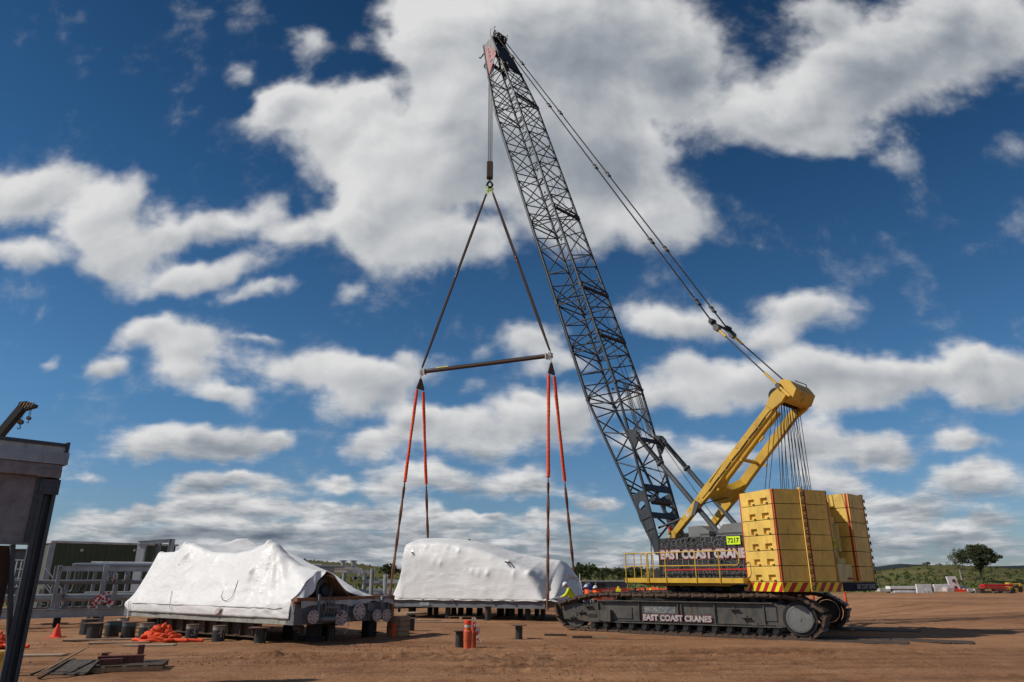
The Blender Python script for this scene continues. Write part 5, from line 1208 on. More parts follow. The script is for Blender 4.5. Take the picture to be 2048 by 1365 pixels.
for (top, end, lab, mid_t) in ((Vector((LX - .14, LY, z0_ - .25)), SL_, 'dark brown wire sling from the hook to the left end of the spreader bar', .5), (Vector((LX + .16, LY, z0_ - .25)), SR_, 'dark brown wire sling from the hook to the right end of the spreader bar', .47)):
    t = thing('wire_sling', lab, 'sling', top, 0, 'upper slings over the spreader bar'); mb = MB(); e = end - top + up * .12; n = e.normalized()
    for o_ in (-.045, .045): mb.path([n * .25 + A2.ex * o_ * .3, e * .25 + A2.ex * o_, e * mid_t + A2.ex * o_ * .8, e * .8 + A2.ex * o_, e - n * .2 + A2.ex * o_ * .2], .054, 6)
    mb.build('cable', M['chain'], t); mb = MB(); shackle(mb, n * .1, n, .11, .03); mb.build('shackle', M['nflu'], t); mb = MB(); shackle(mb, e - n * .08, n, .09, .025); mb.build('shackle', M['offw'], t)
    mb = MB(); c_ = e * (mid_t - .02); 
    for k in (-1, 1): shackle(mb, c_ + n * k * .12, n, .08, .03)
    mb.build('link', M['bollard'] if mid_t < .5 else M['offw'], t)
mb = MB(); shackle(mb, HB + up * -.12 + Vector((-.1, 0, 0)), (-.3, 0, 1), .14, .035); shackle(mb, HB + up * -.15 + Vector((.13, 0, 0)), (.9, 0, .5), .10, .035); tag(mb.build('master_link', M['nflu']), 'fluorescent yellow shackles joining the two upper slings under the hook', 'shackle')
near_l, near_r = A2.W((.03, -.05, ZB2)), A2.W((L2 + .16, -.05, ZB2)); far_l, far_r = A2.W((-.25, W2, ZB2)), A2.W((L2 + .08, W2, ZB2))
for (E_, x0p, rings, side) in ((SL_, (832, 781, 843, 781), ((near_l, (808, 970)), (far_l, (843, 975))), 'left'), (SR_, (1102, 751, 1114, 756), ((near_r, (1102, 963)), (far_r, (1131, 972))), 'right')):
    t = thing('equaliser_plate', 'triangular steel plate with shackle under the %s end of the spreader bar' % side, 'rigging plate', E_); mb = MB()
    yv = A2.ey
    tri = [(-.30, -1.12), (.30, -1.12), (.30, -1.0), (.08, -.42), (-.08, -.42), (-.30, -1.0)]
    tw = (yv * .93 + A2.ex * .35).normalized()
    mb.prism(tri, (0, 0, 0), tw, up, tw.cross(up), -.03, .03); mb.build('plate', M['shoe'], t)
    mb = MB(); shackle(mb, (0, 0, -.13), up, .09, .03); mb.build('shackle', M['offw'], t); mb = MB(); shackle(mb, (0, 0, -.34), up, .09, .03); mb.build('shackle', M['offw'], t)
    for k, (base, ringpx) in enumerate(rings):
        topp = E_ + tw * ((-.24) if k == 0 else .24) - up * 1.08
        # the ring lies on the straight line from plate to load
        tt = min(np.linspace(.3, .65, 60), key=lambda q: abs((lambda w: 682.5 - ((-(w.y) * math.sin(PITCH) + (w.z - EYE) * math.cos(PITCH)) / (w.y * math.cos(PITCH) + (w.z - EYE) * math.sin(PITCH))) * F_PX)(topp.lerp(base, float(q))) - ringpx[1]))
        rg = topp.lerp(base, float(tt)); where = 'near' if k == 0 else 'far'
        o_ = thing('round_sling', 'gathered orange round sling hanging at the %s end, %s side of the load' % (side, where), 'sling', topp, 0, 'orange slings under the spreader bar')
        e = rg - topp; n = e.normalized(); pts = []; rr = []
        for q in np.linspace(.02, .97, 90): pts.append(e * q + Vector((0.004 * math.sin(q * 22), .004 * math.sin(q * 31), 0))); rr.append(.088 + .004 * math.sin(q * 170) + .005 * random.uniform(-1, 1) + .008 * math.sin(q * 9))
        mb = MB(); mb.path(pts, .09, 9, radii=rr); mb.build('sling_sleeve', M['orange'], o_); mb = MB(); shackle(mb, e, n if abs(n.x) > .05 else up, .11, .03); mb.build('shackle', M['shoe'], o_)
        o_ = thing('cable_sling', 'rusty brown braided cable sling running to the %s %s corner of the wrapped load' % (side, where), 'sling', rg, 0, 'rusty cable slings round the load')
        e = base - rg; n = e.normalized(); mb = MB()
        for ph in (0, PI):
            d_, r_, u_, _ = mb.frame(Vector((0, 0, 0)), e); mb.path([e * q + (r_ * math.cos(ph + q * 14) + u_ * math.sin(ph + q * 14)) * min(.032, .02 + q * .2) for q in np.linspace(.02, 1, 150)], .05, 6, radii=[.056 + .004 * math.sin(j * 1.9 + ph) for j in range(150)])
        mb.build('cable', M['rusty'], o_)

# ---------------------------------------------------------------- wrapped module on the ground (left)
c1 = at_z(585, 1250, .60); l1 = at_z(262, 1232, .60)
A1 = Fr((c1.x, c1.y), (c1.x - l1.x, c1.y - l1.y)); L1 = (c1 - l1).length; W1 = 4.3
m1 = thing('wrapped_module', 'white shrink-wrapped module on stub piles with flanged pipe ends and a torn open end', 'wrapped module', A1.o, A1.rz)
Zb, Zt = .58, .84
mb = MB(); mb.bb(-L1, -.28, -.02, .16, Zb, Zb + .20); mb.bb(-L1, -.4, W1 - .2, W1, Zb, Zb + .2); mb.build('base_beam', M['conc'], m1, bevel=0.01)
ztE = A1.E(590, 1203, 0).z
mb = MB()
Y0, Y1 = 0.0, W1 + .1
mb.bb(-.02, .02, Y0, Y1, Zb + .02, ztE - .1); mb.bb(-.12, .06, Y0, Y1, Zb, Zb + .03); mb.bb(-.10, .06, Y0, Y1, ztE - .14, ztE - .1)
mb.bb(-.30, .05, -.015, .02, Zb, ztE - .08); mb.bb(-.32, -.28, -.01, .3, Zb + .25, ztE - .1); mb.bb(-.9, -.3, .02, .1, ztE - .25, ztE - .16)
for y in (1.05, 2.0, 3.2, 4.1): mb.bb(.02, .10, y - .03, y + .03, Zb, ztE - .12)
for z in (Zb + .1, Zb + .35, Zb + .6):
    for x in (-.24, .0): mb.disc((x, -.02, z), fy, .014, .015, 6, 1)
mb.build('end_frame', [M['mgrey'], M['black']], m1, bevel=0.006)
def wallpt(px, py): q = A1.E(px, py, .02); return q
for (px, py, r) in ((616, 1234, .20), (672, 1236, .24), (708, 1223, .26), (744, 1231, .20), (763, 1231, .21)):
    q = wallpt(px, py); mb = MB(); mb.disc((.14, q.y, q.z), fx, r * .6, .28, 18, 1); mb.disc((.27, q.y, q.z), fx, r, .05, 28, 0); mb.bb(.0, .03, q.y - r * 1.1, q.y + r * .9, q.z - r * .6, q.z + r * 1.35, 1)
    for k in range(8): a_ = 2 * PI * k / 8; mb.disc((.30, q.y + math.cos(a_) * r * .72, q.z + math.sin(a_) * r * .72), fx, r * .10, .02, 8, 2)
    mb.build('pipe_flange', [M['flange'], M['mgrey'], M['black']], m1)
mb = MB()
q = wallpt(640, 1210); mb.path([(.2, q.y - .2, Zb + .1), (.2, q.y - .2, Zb + .9), (.2, q.y - .2, ztE + .1)], .045, 8)
for y_, z_, r_ in ((q.y, Zb + .15, .08), (q.y + .12, Zb + .5, .05)): mb.path([(.05, y_, z_), (.28, y_, z_), (.28, y_ + .45, z_ - .02)], r_, 8)
q2 = wallpt(655, 1212); mb.path([(.05, q2.y + .2, ztE - .3), (.25, q2.y + .25, ztE - .3), (.28, q2.y + .35, ztE - .45), (.28, q2.y + .35, Zb + .3)], .09, 10)
for k in range(4): mb.path([(.22, q.y + .05 + k * .12, ztE + .02 + .04 * (k % 2)), (.26, q.y + .05 + k * .12, ztE - .3 - .05 * k), (.1, q.y + .08 + k * .12, ztE - .5)], .03, 7)
mb.build('small_pipework', M['mgrey'], m1); mb = MB(); q = wallpt(735, 1215); mb.bb(.02, .14, q.y - .1, q.y + .15, q.z - .1, q.z + .16); mb.path([(.06, q.y + .5, Zb + .3), (.2, q.y + .5, Zb + .3), (.2, q.y + .5, Zb + .75), (.06, q.y + .9, Zb + .75)], .06, 8)
mb.build('small_pipework', M['mgrey'], m1)
mb = MB(); mb.bb(-.10, .10, Y0 + .02, Y1, ztE - .02, ztE + .10); mb.bb(-.10, .0, -.03, .22, ztE - .16, ztE - .02); mb.bb(.0, .1, Y1 - .12, Y1, Zb - .2, ztE - .02); mb.build('edge_timber', M['otimber'], m1, bevel=0.008)
mb = MB(); yy = np.linspace(Y0 + .15, Y1 - .05, 40); G = np.array([[(.105 + .02 * math.sin(y * 7) + .01 * k, y, ztE + .0 - k * (.045 + .018 * math.sin(y * 3 + 1) + .008 * math.sin(y * 9))) for y in yy] for k in range(4)]); mb.grid(G); mb.build('wrap_skirt', M['offw'], m1)
mb = MB()
for (px, py) in ((687, 1210), (693, 1218)): pass
q = wallpt(692, 1200); mb.path([(.13, q.y, q.z + .05), (.14, q.y, q.z - .5), (.3, q.y - .05, Zb + .1), (.35, q.y - .15, Zb - .2), (.38, q.y - .3, .25)], .012, 5, mat=0); mb.build('strap', M['offw'], m1)
# the wrap: near face, two peaks along the near edge, one far peak
E_px = [(262, 1196), (290, 1160), (303, 1137), (312, 1118), (319, 1105), (345, 1104), (360, 1097), (369, 1087), (384, 1087), (396, 1094), (425, 1103), (470, 1106), (500, 1100), (522, 1090), (536, 1083.5), (548, 1088), (560, 1103), (575, 1111), (600, 1121)]
ke = [A1.P(a, b, .85) for a, b in E_px]; kex = np.array([q.x for q in ke]); kez = np.array([q.z for q in ke])
kf = [A1.P(a, b, 3.4) for a, b in ((300, 1130), (360, 1110), (430, 1088), (470, 1078), (497, 1075.5), (505, 1082), (520, 1092), (560, 1098), (600, 1115), (640, 1135), (670, 1150))]; kfx = np.array([q.x for q in kf]); kfz = np.array([q.z for q in kf])
endp = [A1.E(a, b, -.15) for a, b in ((586, 1198), (597, 1190), (612, 1168), (632, 1143), (652, 1141), (668, 1150), (676, 1163), (688, 1180), (704, 1196))]; eny = np.array([q.y for q in endp]); enz = np.array([max(q.z, ztE + .05) for q in endp])
def prof1(x):
    e = float(np.interp(x, kex, kez)); g = float(np.interp(x, kfx, kfz)); r = min(1, max(0, (-.15 - x) / 1.9)) if x > -2.05 else 1
    lft = min(1, max(0, (x + L1 + .35) / 1.2)); e = max(e, Zt + .1)
    g = Zt + .1 + (g - Zt - .1) * min(1, max(0, (x + L1 + .2) / 1.5))
    y0 = -.05
    base = [(y0, Zb + .18), (y0, Zt + .22), (y0 + .02, Zt + .27), (.18, Zt + .30 + (e - Zt - .3) * .20), (.46, Zt + .3 + (e - Zt - .3) * .55), (.72, Zt + .3 + (e - Zt - .3) * .86), (.88, e), (1.1, e - .06), (2.2, min(e, g) - .12 + .1 * (g > e)), (3.4, g), (4.1, Zt + (g - Zt) * .55), (4.6, Zb + .2)]
    if r >= 1: return [(x, a, b) for a, b in base]
    # blend towards the open end profile
    ys = np.array([b[0] for b in base]); zs = np.array([b[1] for b in base]); tgt_y = np.array([-.04, -.03, 0, .12, .3, .6, 1.0, 1.5, 2.3, 3.0, 3.6, 4.2]); tz = np.interp(tgt_y, eny, enz); tz[0] = Zb + .18; tz[1] = Zt + .22
    tz[-1] = ztE; f = r ** .8
    return [(x, ys[k] * f + tgt_y[k] * (1 - f), zs[k] * f + tz[k] * (1 - f)) for k in range(12)]
xs = np.concatenate([np.linspace(-L1 - .15, -L1 + 1, 26), np.linspace(-L1 + 1.05, -2.1, 130), np.linspace(-2.05, -.15, 50)])
def bump1(px, py, r, a, y=.5): q = A1.P(px, py, y); return ((q.x, y, q.z), r, a)
bl = [bump1(397, 1168, .09, .12), bump1(366, 1112, .20, .12), bump1(510, 1145, .16, .16), bump1(509, 1160, .10, .1), bump1(370, 1090, .12, .08, .85), bump1(537, 1086, .12, .10, .85), bump1(420, 1120, .2, .05), bump1(455, 1185, .3, .05), bump1(318, 1107, .15, .06, .85)]
G1 = wrap_surface(xs, prof1, 110, .028, bl, seed=11)
# folds fanning down from the right hand peak, seams, hem
pk_ = A1.P(540, 1090, .8); X_, Z_ = G1[..., 0], G1[..., 2]
ang = np.arctan2(X_ - pk_.x, pk_.z + .3 - Z_); rad = np.hypot(X_ - pk_.x, pk_.z - Z_)
fold = np.sin(ang * 26 + 3 * vnoise(np.stack([X_ * .8, Z_ * .8, X_ * 0], -1))) * np.clip(rad / 1.6, 0, 1) * np.clip((X_ - pk_.x + .1) / .8, 0, 1) * (Z_ > Zt + .1)
G1[..., 1] -= fold * .022 * (G1[..., 1] < 1.6)
mb = MB(); mb.grid(G1)
# left wing: the cloth pulls out to the left at the hem
n0 = G1[0]; rows = [n0]
for t in np.linspace(.2, 1, 8):
    r = n0.copy(); zz = (n0[:, 2] - Zt).clip(0, None); r[:, 0] = n0[:, 0] - .35 * t; r[:, 2] = n0[:, 2] * (1 - t * .6) + (Zt + .25) * t * .6; rows.append(r)
mb.grid(np.array(rows)[::-1]); 
mb.path([(x, -.075, Zt + .235 + .006 * math.sin(x * 7)) for x in np.linspace(-L1, -.5, 50)], .004, 4)
# curtain down the near part of the open end
rows = []
for k, z_ in enumerate(np.linspace(0, 1, 14)):
    row = []
    for y in np.linspace(-.04, 1.15, 22):
        zt_ = float(np.interp(y, eny, enz)); lim = ztE + .06 if y > .15 else Zt + .1; low = lim + max(0, (y - .45)) * 1.35 * (zt_ - lim) / .95 if y > .45 else lim; low = min(low, zt_ - .02)
        row.append((-.15 + .16 * z_ + .05 * math.sin(y * 16 + z_ * 3) * z_, y, zt_ + (low - zt_) * z_))
    rows.append(row)
mb.grid(np.array(rows)[::-1])
rows = []
for z_ in np.linspace(0, 1, 10):
    row = []
    for y in np.linspace(3.0, 4.4, 20):
        zt_ = float(np.interp(y, eny, enz)); row.append((-.15 + .25 * z_ + .05 * math.sin(y * 12) * z_, y + .25 * z_, zt_ + (ztE + .03 - zt_) * z_))
    rows.append(row)
mb.grid(np.array(rows)[::-1])
# skirt at the near right corner hanging over the frame end
w1 = mb.build('shrink_wrap', M['wrap'], m1); sm = w1.modifiers.new('solid', 'SOLIDIFY'); sm.thickness = .01
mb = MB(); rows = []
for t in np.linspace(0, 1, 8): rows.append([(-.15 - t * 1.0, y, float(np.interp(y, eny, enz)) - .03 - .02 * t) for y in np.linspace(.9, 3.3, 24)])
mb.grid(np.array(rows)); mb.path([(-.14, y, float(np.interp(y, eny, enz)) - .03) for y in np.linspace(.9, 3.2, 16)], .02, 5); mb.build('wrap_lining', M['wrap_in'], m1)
mb = MB(); mb.tube((-1.6, 1.75, ztE + .30), (-.75, 1.75, ztE + .30), .32, 24); mb.disc((-.7, 1.75, ztE + .30), fx, .38, .10, 28, 1, .26); mb.disc((-.66, 1.75, ztE + .30), fx, .15, .1, 16); mb.bb(-1.9, -1.7, .5, 3.2, ztE - .3, ztE + .5); mb.build('inner_duct', [M['dgrey'], M['mgrey']], m1)
mb = MB(); mb.bb(-1.6, -.3, 0, W1, ztE - .16, ztE - .11); mb.bb(-L1, -.3, .5, W1 - .3, Zb + .05, Zb + .2); mb.build('deck', M['mgrey'], m1)
# seams, patches and tears in the wrap
mb = MB()
def seam(pts, y=None, w=.008):
    P_ = []
    for (px, py, yy_) in pts: q = A1.P(px, py, yy_); P_.append((q.x, q.y - .09, q.z))
    mb.path(P_, w, 4)
seam([(364, 1120, .78), (358, 1143, .62), (352, 1170, .38), (346, 1195, .10), (343, 1218, -.05)]); seam([(516, 1130, .72), (508, 1163, .5), (503, 1190, .22)])
seam([(447, 1192, .16), (450, 1200, .08), (458, 1202, .06), (468, 1195, .12), (475, 1178, .28), (481, 1160, .42)], w=.010); seam([(447, 1192, .16), (452, 1178, .28), (460, 1165, .4)], w=.006)
mb.build('seam', M['pgrey'], m1)
for (pp, nm) in (([(365, 1128), (361, 1132), (364, 1150), (368, 1146)], 1), ([(445, 1213), (441, 1226), (430, 1230), (436, 1218)], 1)):
    mb = MB(); vs = []
    for (px, py) in pp:
        yy_ = .62 if py < 1160 else (.45 if py < 1180 else -.08); q = A1.P(px, py, yy_); vs.append((q.x, q.y - .13 if yy_ > 0 else q.y - .07, q.z))
    mb.add(vs + [(a, b + .05, c) for a, b, c in vs], [tuple(range(len(vs))), tuple(range(2 * len(vs) - 1, len(vs) - 1, -1))]); mb.build('torn_patch', M['flange'], m1)
# things under the left module
mb = MB(); mb.bb(-L1 - .55, -L1 - .1, .0, .06, .60, Zt + .25); mb.bb(-L1 - .1, -L1 + .0, 0, W1, .62, Zt + .2); mb.bb(-L1 - .5, -L1 - .1, .7, 1.0, Zt - .1, Zt + .1, 1); mb.build('end_bracket', [M['mgrey'], M['black']], m1)
mb = MB(); G = np.array([[(-L1 - .12 + .1 * t * k, -.10 - .02 * k + .02 * math.sin(k * 3), Zt + .3 - t * .62) for k in np.linspace(0, 1, 5)] for t in np.linspace(0, 1, 8)]); mb.grid(G); o_ = mb.build('hanging_flap', M['wrap'], m1)
t = thing('steel_beam', 'long brown steel I-beam lying under the left wrapped module', 'beam', A1.W((-L1 + 1.5, .35, 0)), A1.rz)
mb = MB(); mb.ibeam((0, 0, .36), (6.0, 0, .36), .34, .46, .03)
for k in range(9): mb.bb(.3 + k * .68, .32 + k * .68, -.15, -.02, .16, .56)
mb.build('beam_body', M['shoe'], t); mb = MB(); mb.prism([(-.3, 0), (.9, .0), (2.2, .10), (.9, .1)], (0, -.1, .60), fx, up, fy, 0, .25); mb.bb(-.2, 6.1, -.2, .22, .585, .60); mb.build('timber_pad', M['timber'], t)
for (x, y, sl) in ((-7.8, 1.2, 'leftmost, just behind the pile numbered 2'), (-7.2, 3.6, 'at the back of its left half'), (-1.9, 1.5, 'in front, nearest the long I-beam'), (-2.2, 3.4, 'at the back, right of its middle'), (-.6, 1.4, 'under the flanged end, near side'), (-.5, 3.8, 'under the flanged end, far corner'), (-4.8, 3.9, 'at the back of its middle')):
    w = A1.W((x, y, 0)); mb = MB(); mb.box((0, 0, .29), (.38, .38, .58)); mb.box((0, 0, .15), (.5, .5, .04)); o = mb.build('support_stand', M['black'], None, w, A1.rz, bevel=.01); tag(o, 'black support stand under the left module, ' + sl, 'stand', 'stands under the left module')
t = thing('timber_stack', 'stacked timber blocks beside the right corner of the left module', 'timber stack', A1.W((.1, W1 + .35, 0)), A1.rz)
for k in range(4): mb = MB(); mb.bb(-.3 + .03 * (k % 2), .35, -.25, .25, k * .17, k * .17 + .16); mb.build('block', M['timber'], t, bevel=.01)
mb = MB(); mb.bb(-.8, -.4, -.2, .3, 0, .5, 0); mb.bb(-.35, .5, -.5, .6, .70, .76, 1); tag(mb.build('packing_pile', [M['black'], M['timber']], None, A1.W((-.1, W1 + 1.0, 0)), A1.rz), 'timber packing with a flat top between the two wrapped modules', 'packing')

# ---------------------------------------------------------------- stub piles
def pile(px, base, top, w, style, label, num=None, capw=None, group='black stub piles'):
    g = at_z(px, base, 0); h = at_Y(px, top, g.y).z; r = w / 2 / F_PX * g.length * 0.98
    t = thing('stub_pile', label, 'pile', (g.x, g.y + r, 0), random.uniform(-.2, .2), group); mb = MB()
    h = max(.35, h); band = .12 if style in 'gbw' else 0
    mb.tube((0, 0, -.05), (0, 0, h - band), r, 22, r); mb.build('pile_shaft', M['pile'], t)
    if band: mb = MB(); mb.tube((0, 0, h - band), (0, 0, h - .005), r * 1.005, 22); mb.build('painted_band', {'g': M['pgrey'], 'b': paint('blue_band', (0.05, 0.11, 0.13), .6, dirt_amt=.6, scale=5), 'w': M['offw']}[style], t)
    mb = MB(); cw = (capw or w * 1.04) / 2 / F_PX * g.length
    if capw: mb.box((0, 0, h + .012), (cw * 2, cw * 1.7, .025))
    else: mb.tube((0, 0, h - .004), (0, 0, h + .02), r * 1.05, 22)
    mb.build('cap_plate', M['pcap'], t)
    mb = MB(); mb.tube((r * .9, -.06, h * .12), (r * .9 + .02, -.06, h * .75), .012, 5); mb.build('side_bar', M['pgrey'], t)
    if num:
        tmp = MB(); put_text(tmp, num, (0, 0, 0), (1, 0, 0), up, .14 * len(num) + .02, .24, 0, 0, .005); vs = []
        for v in tmp.v: a = (v[0] - .0) / r * .9 + .25; vs.append((math.sin(a) * (r + .004), -math.cos(a) * (r + .004), v[2] + h * .30))
        tmp.v = vs; tmp.build('painted_number', M['lett_w'], t)
    return t
ORD = 'first second third fourth fifth sixth seventh eighth ninth tenth eleventh twelfth thirteenth fourteenth fifteenth sixteenth seventeenth'.split()
PL = [(166, 1271, 1240, 26, 'p', 'wide black stub pile with yellow chalk rings, far left of the row', None, None), (179, 1278, 1248, 23, 'p', 'black stub pile with a shifted cap plate, front left of the row', None, 30),
      (215, 1274.5, 1244, 22, 'b', 'stub pile with a blue band, second group from the traffic cone', None, None), (237, 1266, 1237, 18, 'w', 'stub pile with a pale band standing behind the blue banded ones', None, None), (248, 1275.5, 1246, 22, 'b', 'stub pile with a blue band nearest the module corner flap', None, None),
      (284, 1276, 1248, 23, 'g', 'stub pile numbered 2 beside the left end of the module', '2', None), (296, 1267, 1239, 16, 'p', 'stub pile in shade behind the pile numbered 2', None, None), (377, 1281, 1251, 21, 'g', 'stub pile numbered 3 beside the heap of orange slings', '3', None), (431, 1284, 1253.5, 22, 'g', 'stub pile numbered 4 in front of the left module', '4', None),
      (515, 1288, 1257, 21, 'p', 'stub pile with a wide flat cap plate in front of the left module', None, 38), (591, 1281.5, 1253.5, 21, 'g', 'stub pile numbered 48 under the near corner of the left module', '48', None), (656, 1282, 1251.5, 15, 'p', 'slim stub pile with a round flat cap under the flanged module end', None, 29),
      (819, 1263, 1238, 16, 'p', 'stub pile with a yellow ring standing alone between the two modules', None, 23), (793, 1266, 1243, 9, 'p', 'thin stub pile behind the short orange post', None, 14), (918.5, 1295, 1263.5, 16, 'p', 'stub pile with yellow tape behind the tall orange bollards', None, 25), (1038, 1279.5, 1252, 13.5, 'p', 'lone slim stub pile with a wide cap right of the orange bollards', None, 26)]
for p in PL: pile(*p)
def ring(px, py, col, r=.2): pass
for i, (px, base, w) in enumerate([(781, 1233, 9), (822.6, 1235.6, 14), (859, 1232, 10), (871, 1235.6, 10), (895, 1238.5, 10), (907, 1232, 10), (921, 1232, 11), (938, 1233, 13), (959, 1234.5, 11), (975.6, 1242.6, 12), (1001, 1233, 14), (1015, 1232, 9), (1024, 1239, 10.5), (1041, 1234, 10), (1055.6, 1241.8, 10.5), (1074, 1233, 9), (1086, 1240, 9)]):
    g = at_z(px, base, 0); zt = .50; tpx = 1155 + (EYE - zt) / g.y * F_PX * 1.02
    pile(px, base, tpx, w, 'p', 'short stub pile beneath the lifted module, %s from the left' % ORD[i], None, w * 1.45, 'stub piles under the lifted module')
t = thing('pallet', 'grey timber pallet lying under the lifted white module', 'pallet', at_z(930, 1238, 0), A2.rz)
for k in range(7): mb = MB(); mb.bb(-.8, .8, -.5 + k * .16, -.38 + k * .16, .11, .135); mb.build('board', M['timber'], t)
for k in range(3): mb = MB(); mb.bb(-.78 + k * .7, -.64 + k * .7, -.5, .58, .0, .108); mb.build('bearer', M['timber'], t)

# ---------------------------------------------------------------- people
def skin_obj(name, mat, parent, verts, edges, radii, root=0, sub=2):
    me = bpy.data.meshes.new(name); me.from_pydata([tuple(v) for v in verts], edges, []); me.materials.append(mat)
    o = bpy.data.objects.new(name, me); C.objects.link(o); o.parent = parent; s = o.modifiers.new('skin', 'SKIN'); s.use_smooth_shade = True
    if not me.skin_vertices: return o
    d = me.skin_vertices[0].data
    for i, r in enumerate(radii):
        d[i].radius = (r, r) if not isinstance(r, tuple) else r; d[i].use_root = (i == root)
    b = o.modifiers.new('sub', 'SUBSURF'); b.levels = sub; b.render_levels = sub; return o
def person(label, loc, rz, pose, shirt, trousers, group=None, boot='boot'):
    """figure facing +x; pose gives joint positions"""
    t = thing('person', label, 'person', loc, rz, group); J = dict(pelvis=(0, 0, .95), belly=(0, 0, 1.12), chest=(.01, 0, 1.32), neck=(.0, 0, 1.50), chin=(.02, 0, 1.57), head=(.03, 0, 1.66), crown=(.02, 0, 1.74),
        sL=(0, .19, 1.43), eL=(-.03, .25, 1.14), wL=(.10, .22, .92), sR=(0, -.19, 1.43), eR=(-.03, -.25, 1.14), wR=(.10, -.22, .92), hL=(0, .10, .90), kL=(.03, .11, .50), aL=(0, .12, .09), tL=(.17, .13, .04), hR=(0, -.10, .90), kR=(.03, -.11, .50), aR=(0, -.12, .09), tR=(.17, -.13, .04))
    J.update(pose); J = {k: Vector(v) for k, v in J.items()}
    names = list(J); idx = {n: i for i, n in enumerate(names)}; V = [J[n] for n in names]
    Rr = dict(pelvis=.13, belly=.115, chest=.13, neck=.052, chin=.065, head=.088, crown=.06, sL=.055, sR=.055, eL=.04, eR=.04, wL=.028, wR=.028, hL=.085, hR=.085, kL=.058, kR=.058, aL=.04, aR=.04, tL=.03, tR=.03); rad = [Rr[n] for n in names]
    E_ = [('pelvis', 'belly'), ('belly', 'chest'), ('chest', 'neck'), ('neck', 'chin'), ('chin', 'head'), ('head', 'crown'), ('chest', 'sL'), ('sL', 'eL'), ('eL', 'wL'), ('chest', 'sR'), ('sR', 'eR'), ('eR', 'wR'), ('pelvis', 'hL'), ('hL', 'kL'), ('kL', 'aL'), ('aL', 'tL'), ('pelvis', 'hR'), ('hR', 'kR'), ('kR', 'aR'), ('aR', 'tR')]
    ed = [(idx[a], idx[b]) for a, b in E_]
    for s in 'LR':
        w = J['w' + s]; d = (w - J['e' + s]).normalized(); side = d.cross(Vector((0, 0, 1)));
        side = side.normalized() if side.length > .1 else Vector((0, 1, 0)); palm = w + d * .07; V.append(palm); rad.append(.03); pi = len(V) - 1; ed.append((idx['w' + s], pi))
        for k, (off, ln) in enumerate(((-.028, .075), (-.010, .085), (.010, .08), (.028, .065))):
            a = palm + d * .03 + side * off; b = a + d * ln * .5 - Vector((0, 0, .01)); c = b + d * ln * .4 - Vector((0, 0, .02)); i0 = len(V); V += [a, b, c]; rad += [.010, .009, .008]; ed += [(pi, i0), (i0, i0 + 1), (i0 + 1, i0 + 2)]
        a = w + d * .04 + side * .035; b = a + d * .035 + side * .02; i0 = len(V); V += [a, b]; rad += [.011, .009]; ed += [(pi, i0), (i0, i0 + 1)]
    skin_obj('body', M['skin'], t, V, ed, rad, idx['pelvis'])
    def part(nm, mat, ns, es, rr, root=0): return skin_obj(nm, mat, t, [J[n] if isinstance(n, str) else n for n in ns], es, rr, root)
    part('shirt', shirt, ['pelvis', 'belly', 'chest', J['chest'].lerp(J['neck'], .75), 'sL', 'eL', J['eL'].lerp(J['wL'], .9), 'sR', 'eR', J['eR'].lerp(J['wR'], .9)], [(0, 1), (1, 2), (2, 3), (2, 4), (4, 5), (5, 6), (2, 7), (7, 8), (8, 9)], [.165, .175, .19, .08, .092, .078, .06, .092, .078, .06], 2)
    part('trousers', trousers, [J['pelvis'] + Vector((0, 0, .03)), J['pelvis'] - Vector((0, 0, .04)), 'hL', 'kL', J['aL'] + Vector((0, 0, .03)), 'hR', 'kR', J['aR'] + Vector((0, 0, .03))], [(0, 1), (1, 2), (2, 3), (3, 4), (1, 5), (5, 6), (6, 7)], [.17, .165, .12, .092, .078, .12, .092, .078], 1)
    for s in 'LR': part('boot', M[boot], [J['a' + s] + Vector((0, 0, .10)), 'a' + s, 't' + s], [(0, 1), (1, 2)], [.062, .060, .048])
    h = J['head']; f = (J['head'] - J['neck']); tilt = math.atan2(f.x, f.z)
    mb = MB(); rows = []
    for a in np.linspace(0, PI / 2, 7): rows.append([(math.cos(a) * math.cos(b) * .135, math.cos(a) * math.sin(b) * .115, math.sin(a) * .13) for b in np.linspace(0, 2 * PI, 21)])
    mb.grid(np.array(rows)); mb.tube((.03, 0, -.005), (.03, 0, .008), .15, 22); mb.tube((.10, 0, -.008), (.10, 0, .004), .12, 18)
    o = mb.build('helmet', M['helmet'], t, h + f.normalized() * .012); o.rotation_euler = (0, tilt, 0)
    fc = MB(); fw = Vector((math.cos(tilt), 0, -math.sin(tilt))); un = f.normalized()
    fc.box(h + fw * .092 - un * .015, (.035, .022, .04)); fc.box(h + fw * .082 - un * .055, (.012, .045, .010), 0, 1)
    for y in (-.03, .03): fc.box(h + fw * .084 + Vector((0, y, 0)) + un * .012, (.012, .02, .010), 0, 2)
    for y in (-.09, .09): fc.box(h + Vector((0, y, 0)) - un * .01, (.03, .015, .05))
    fc.build('face', [M['skin'], M['red'], M['black']], t)
    return t
wp = at_Y(1139, 1190, 35.6)
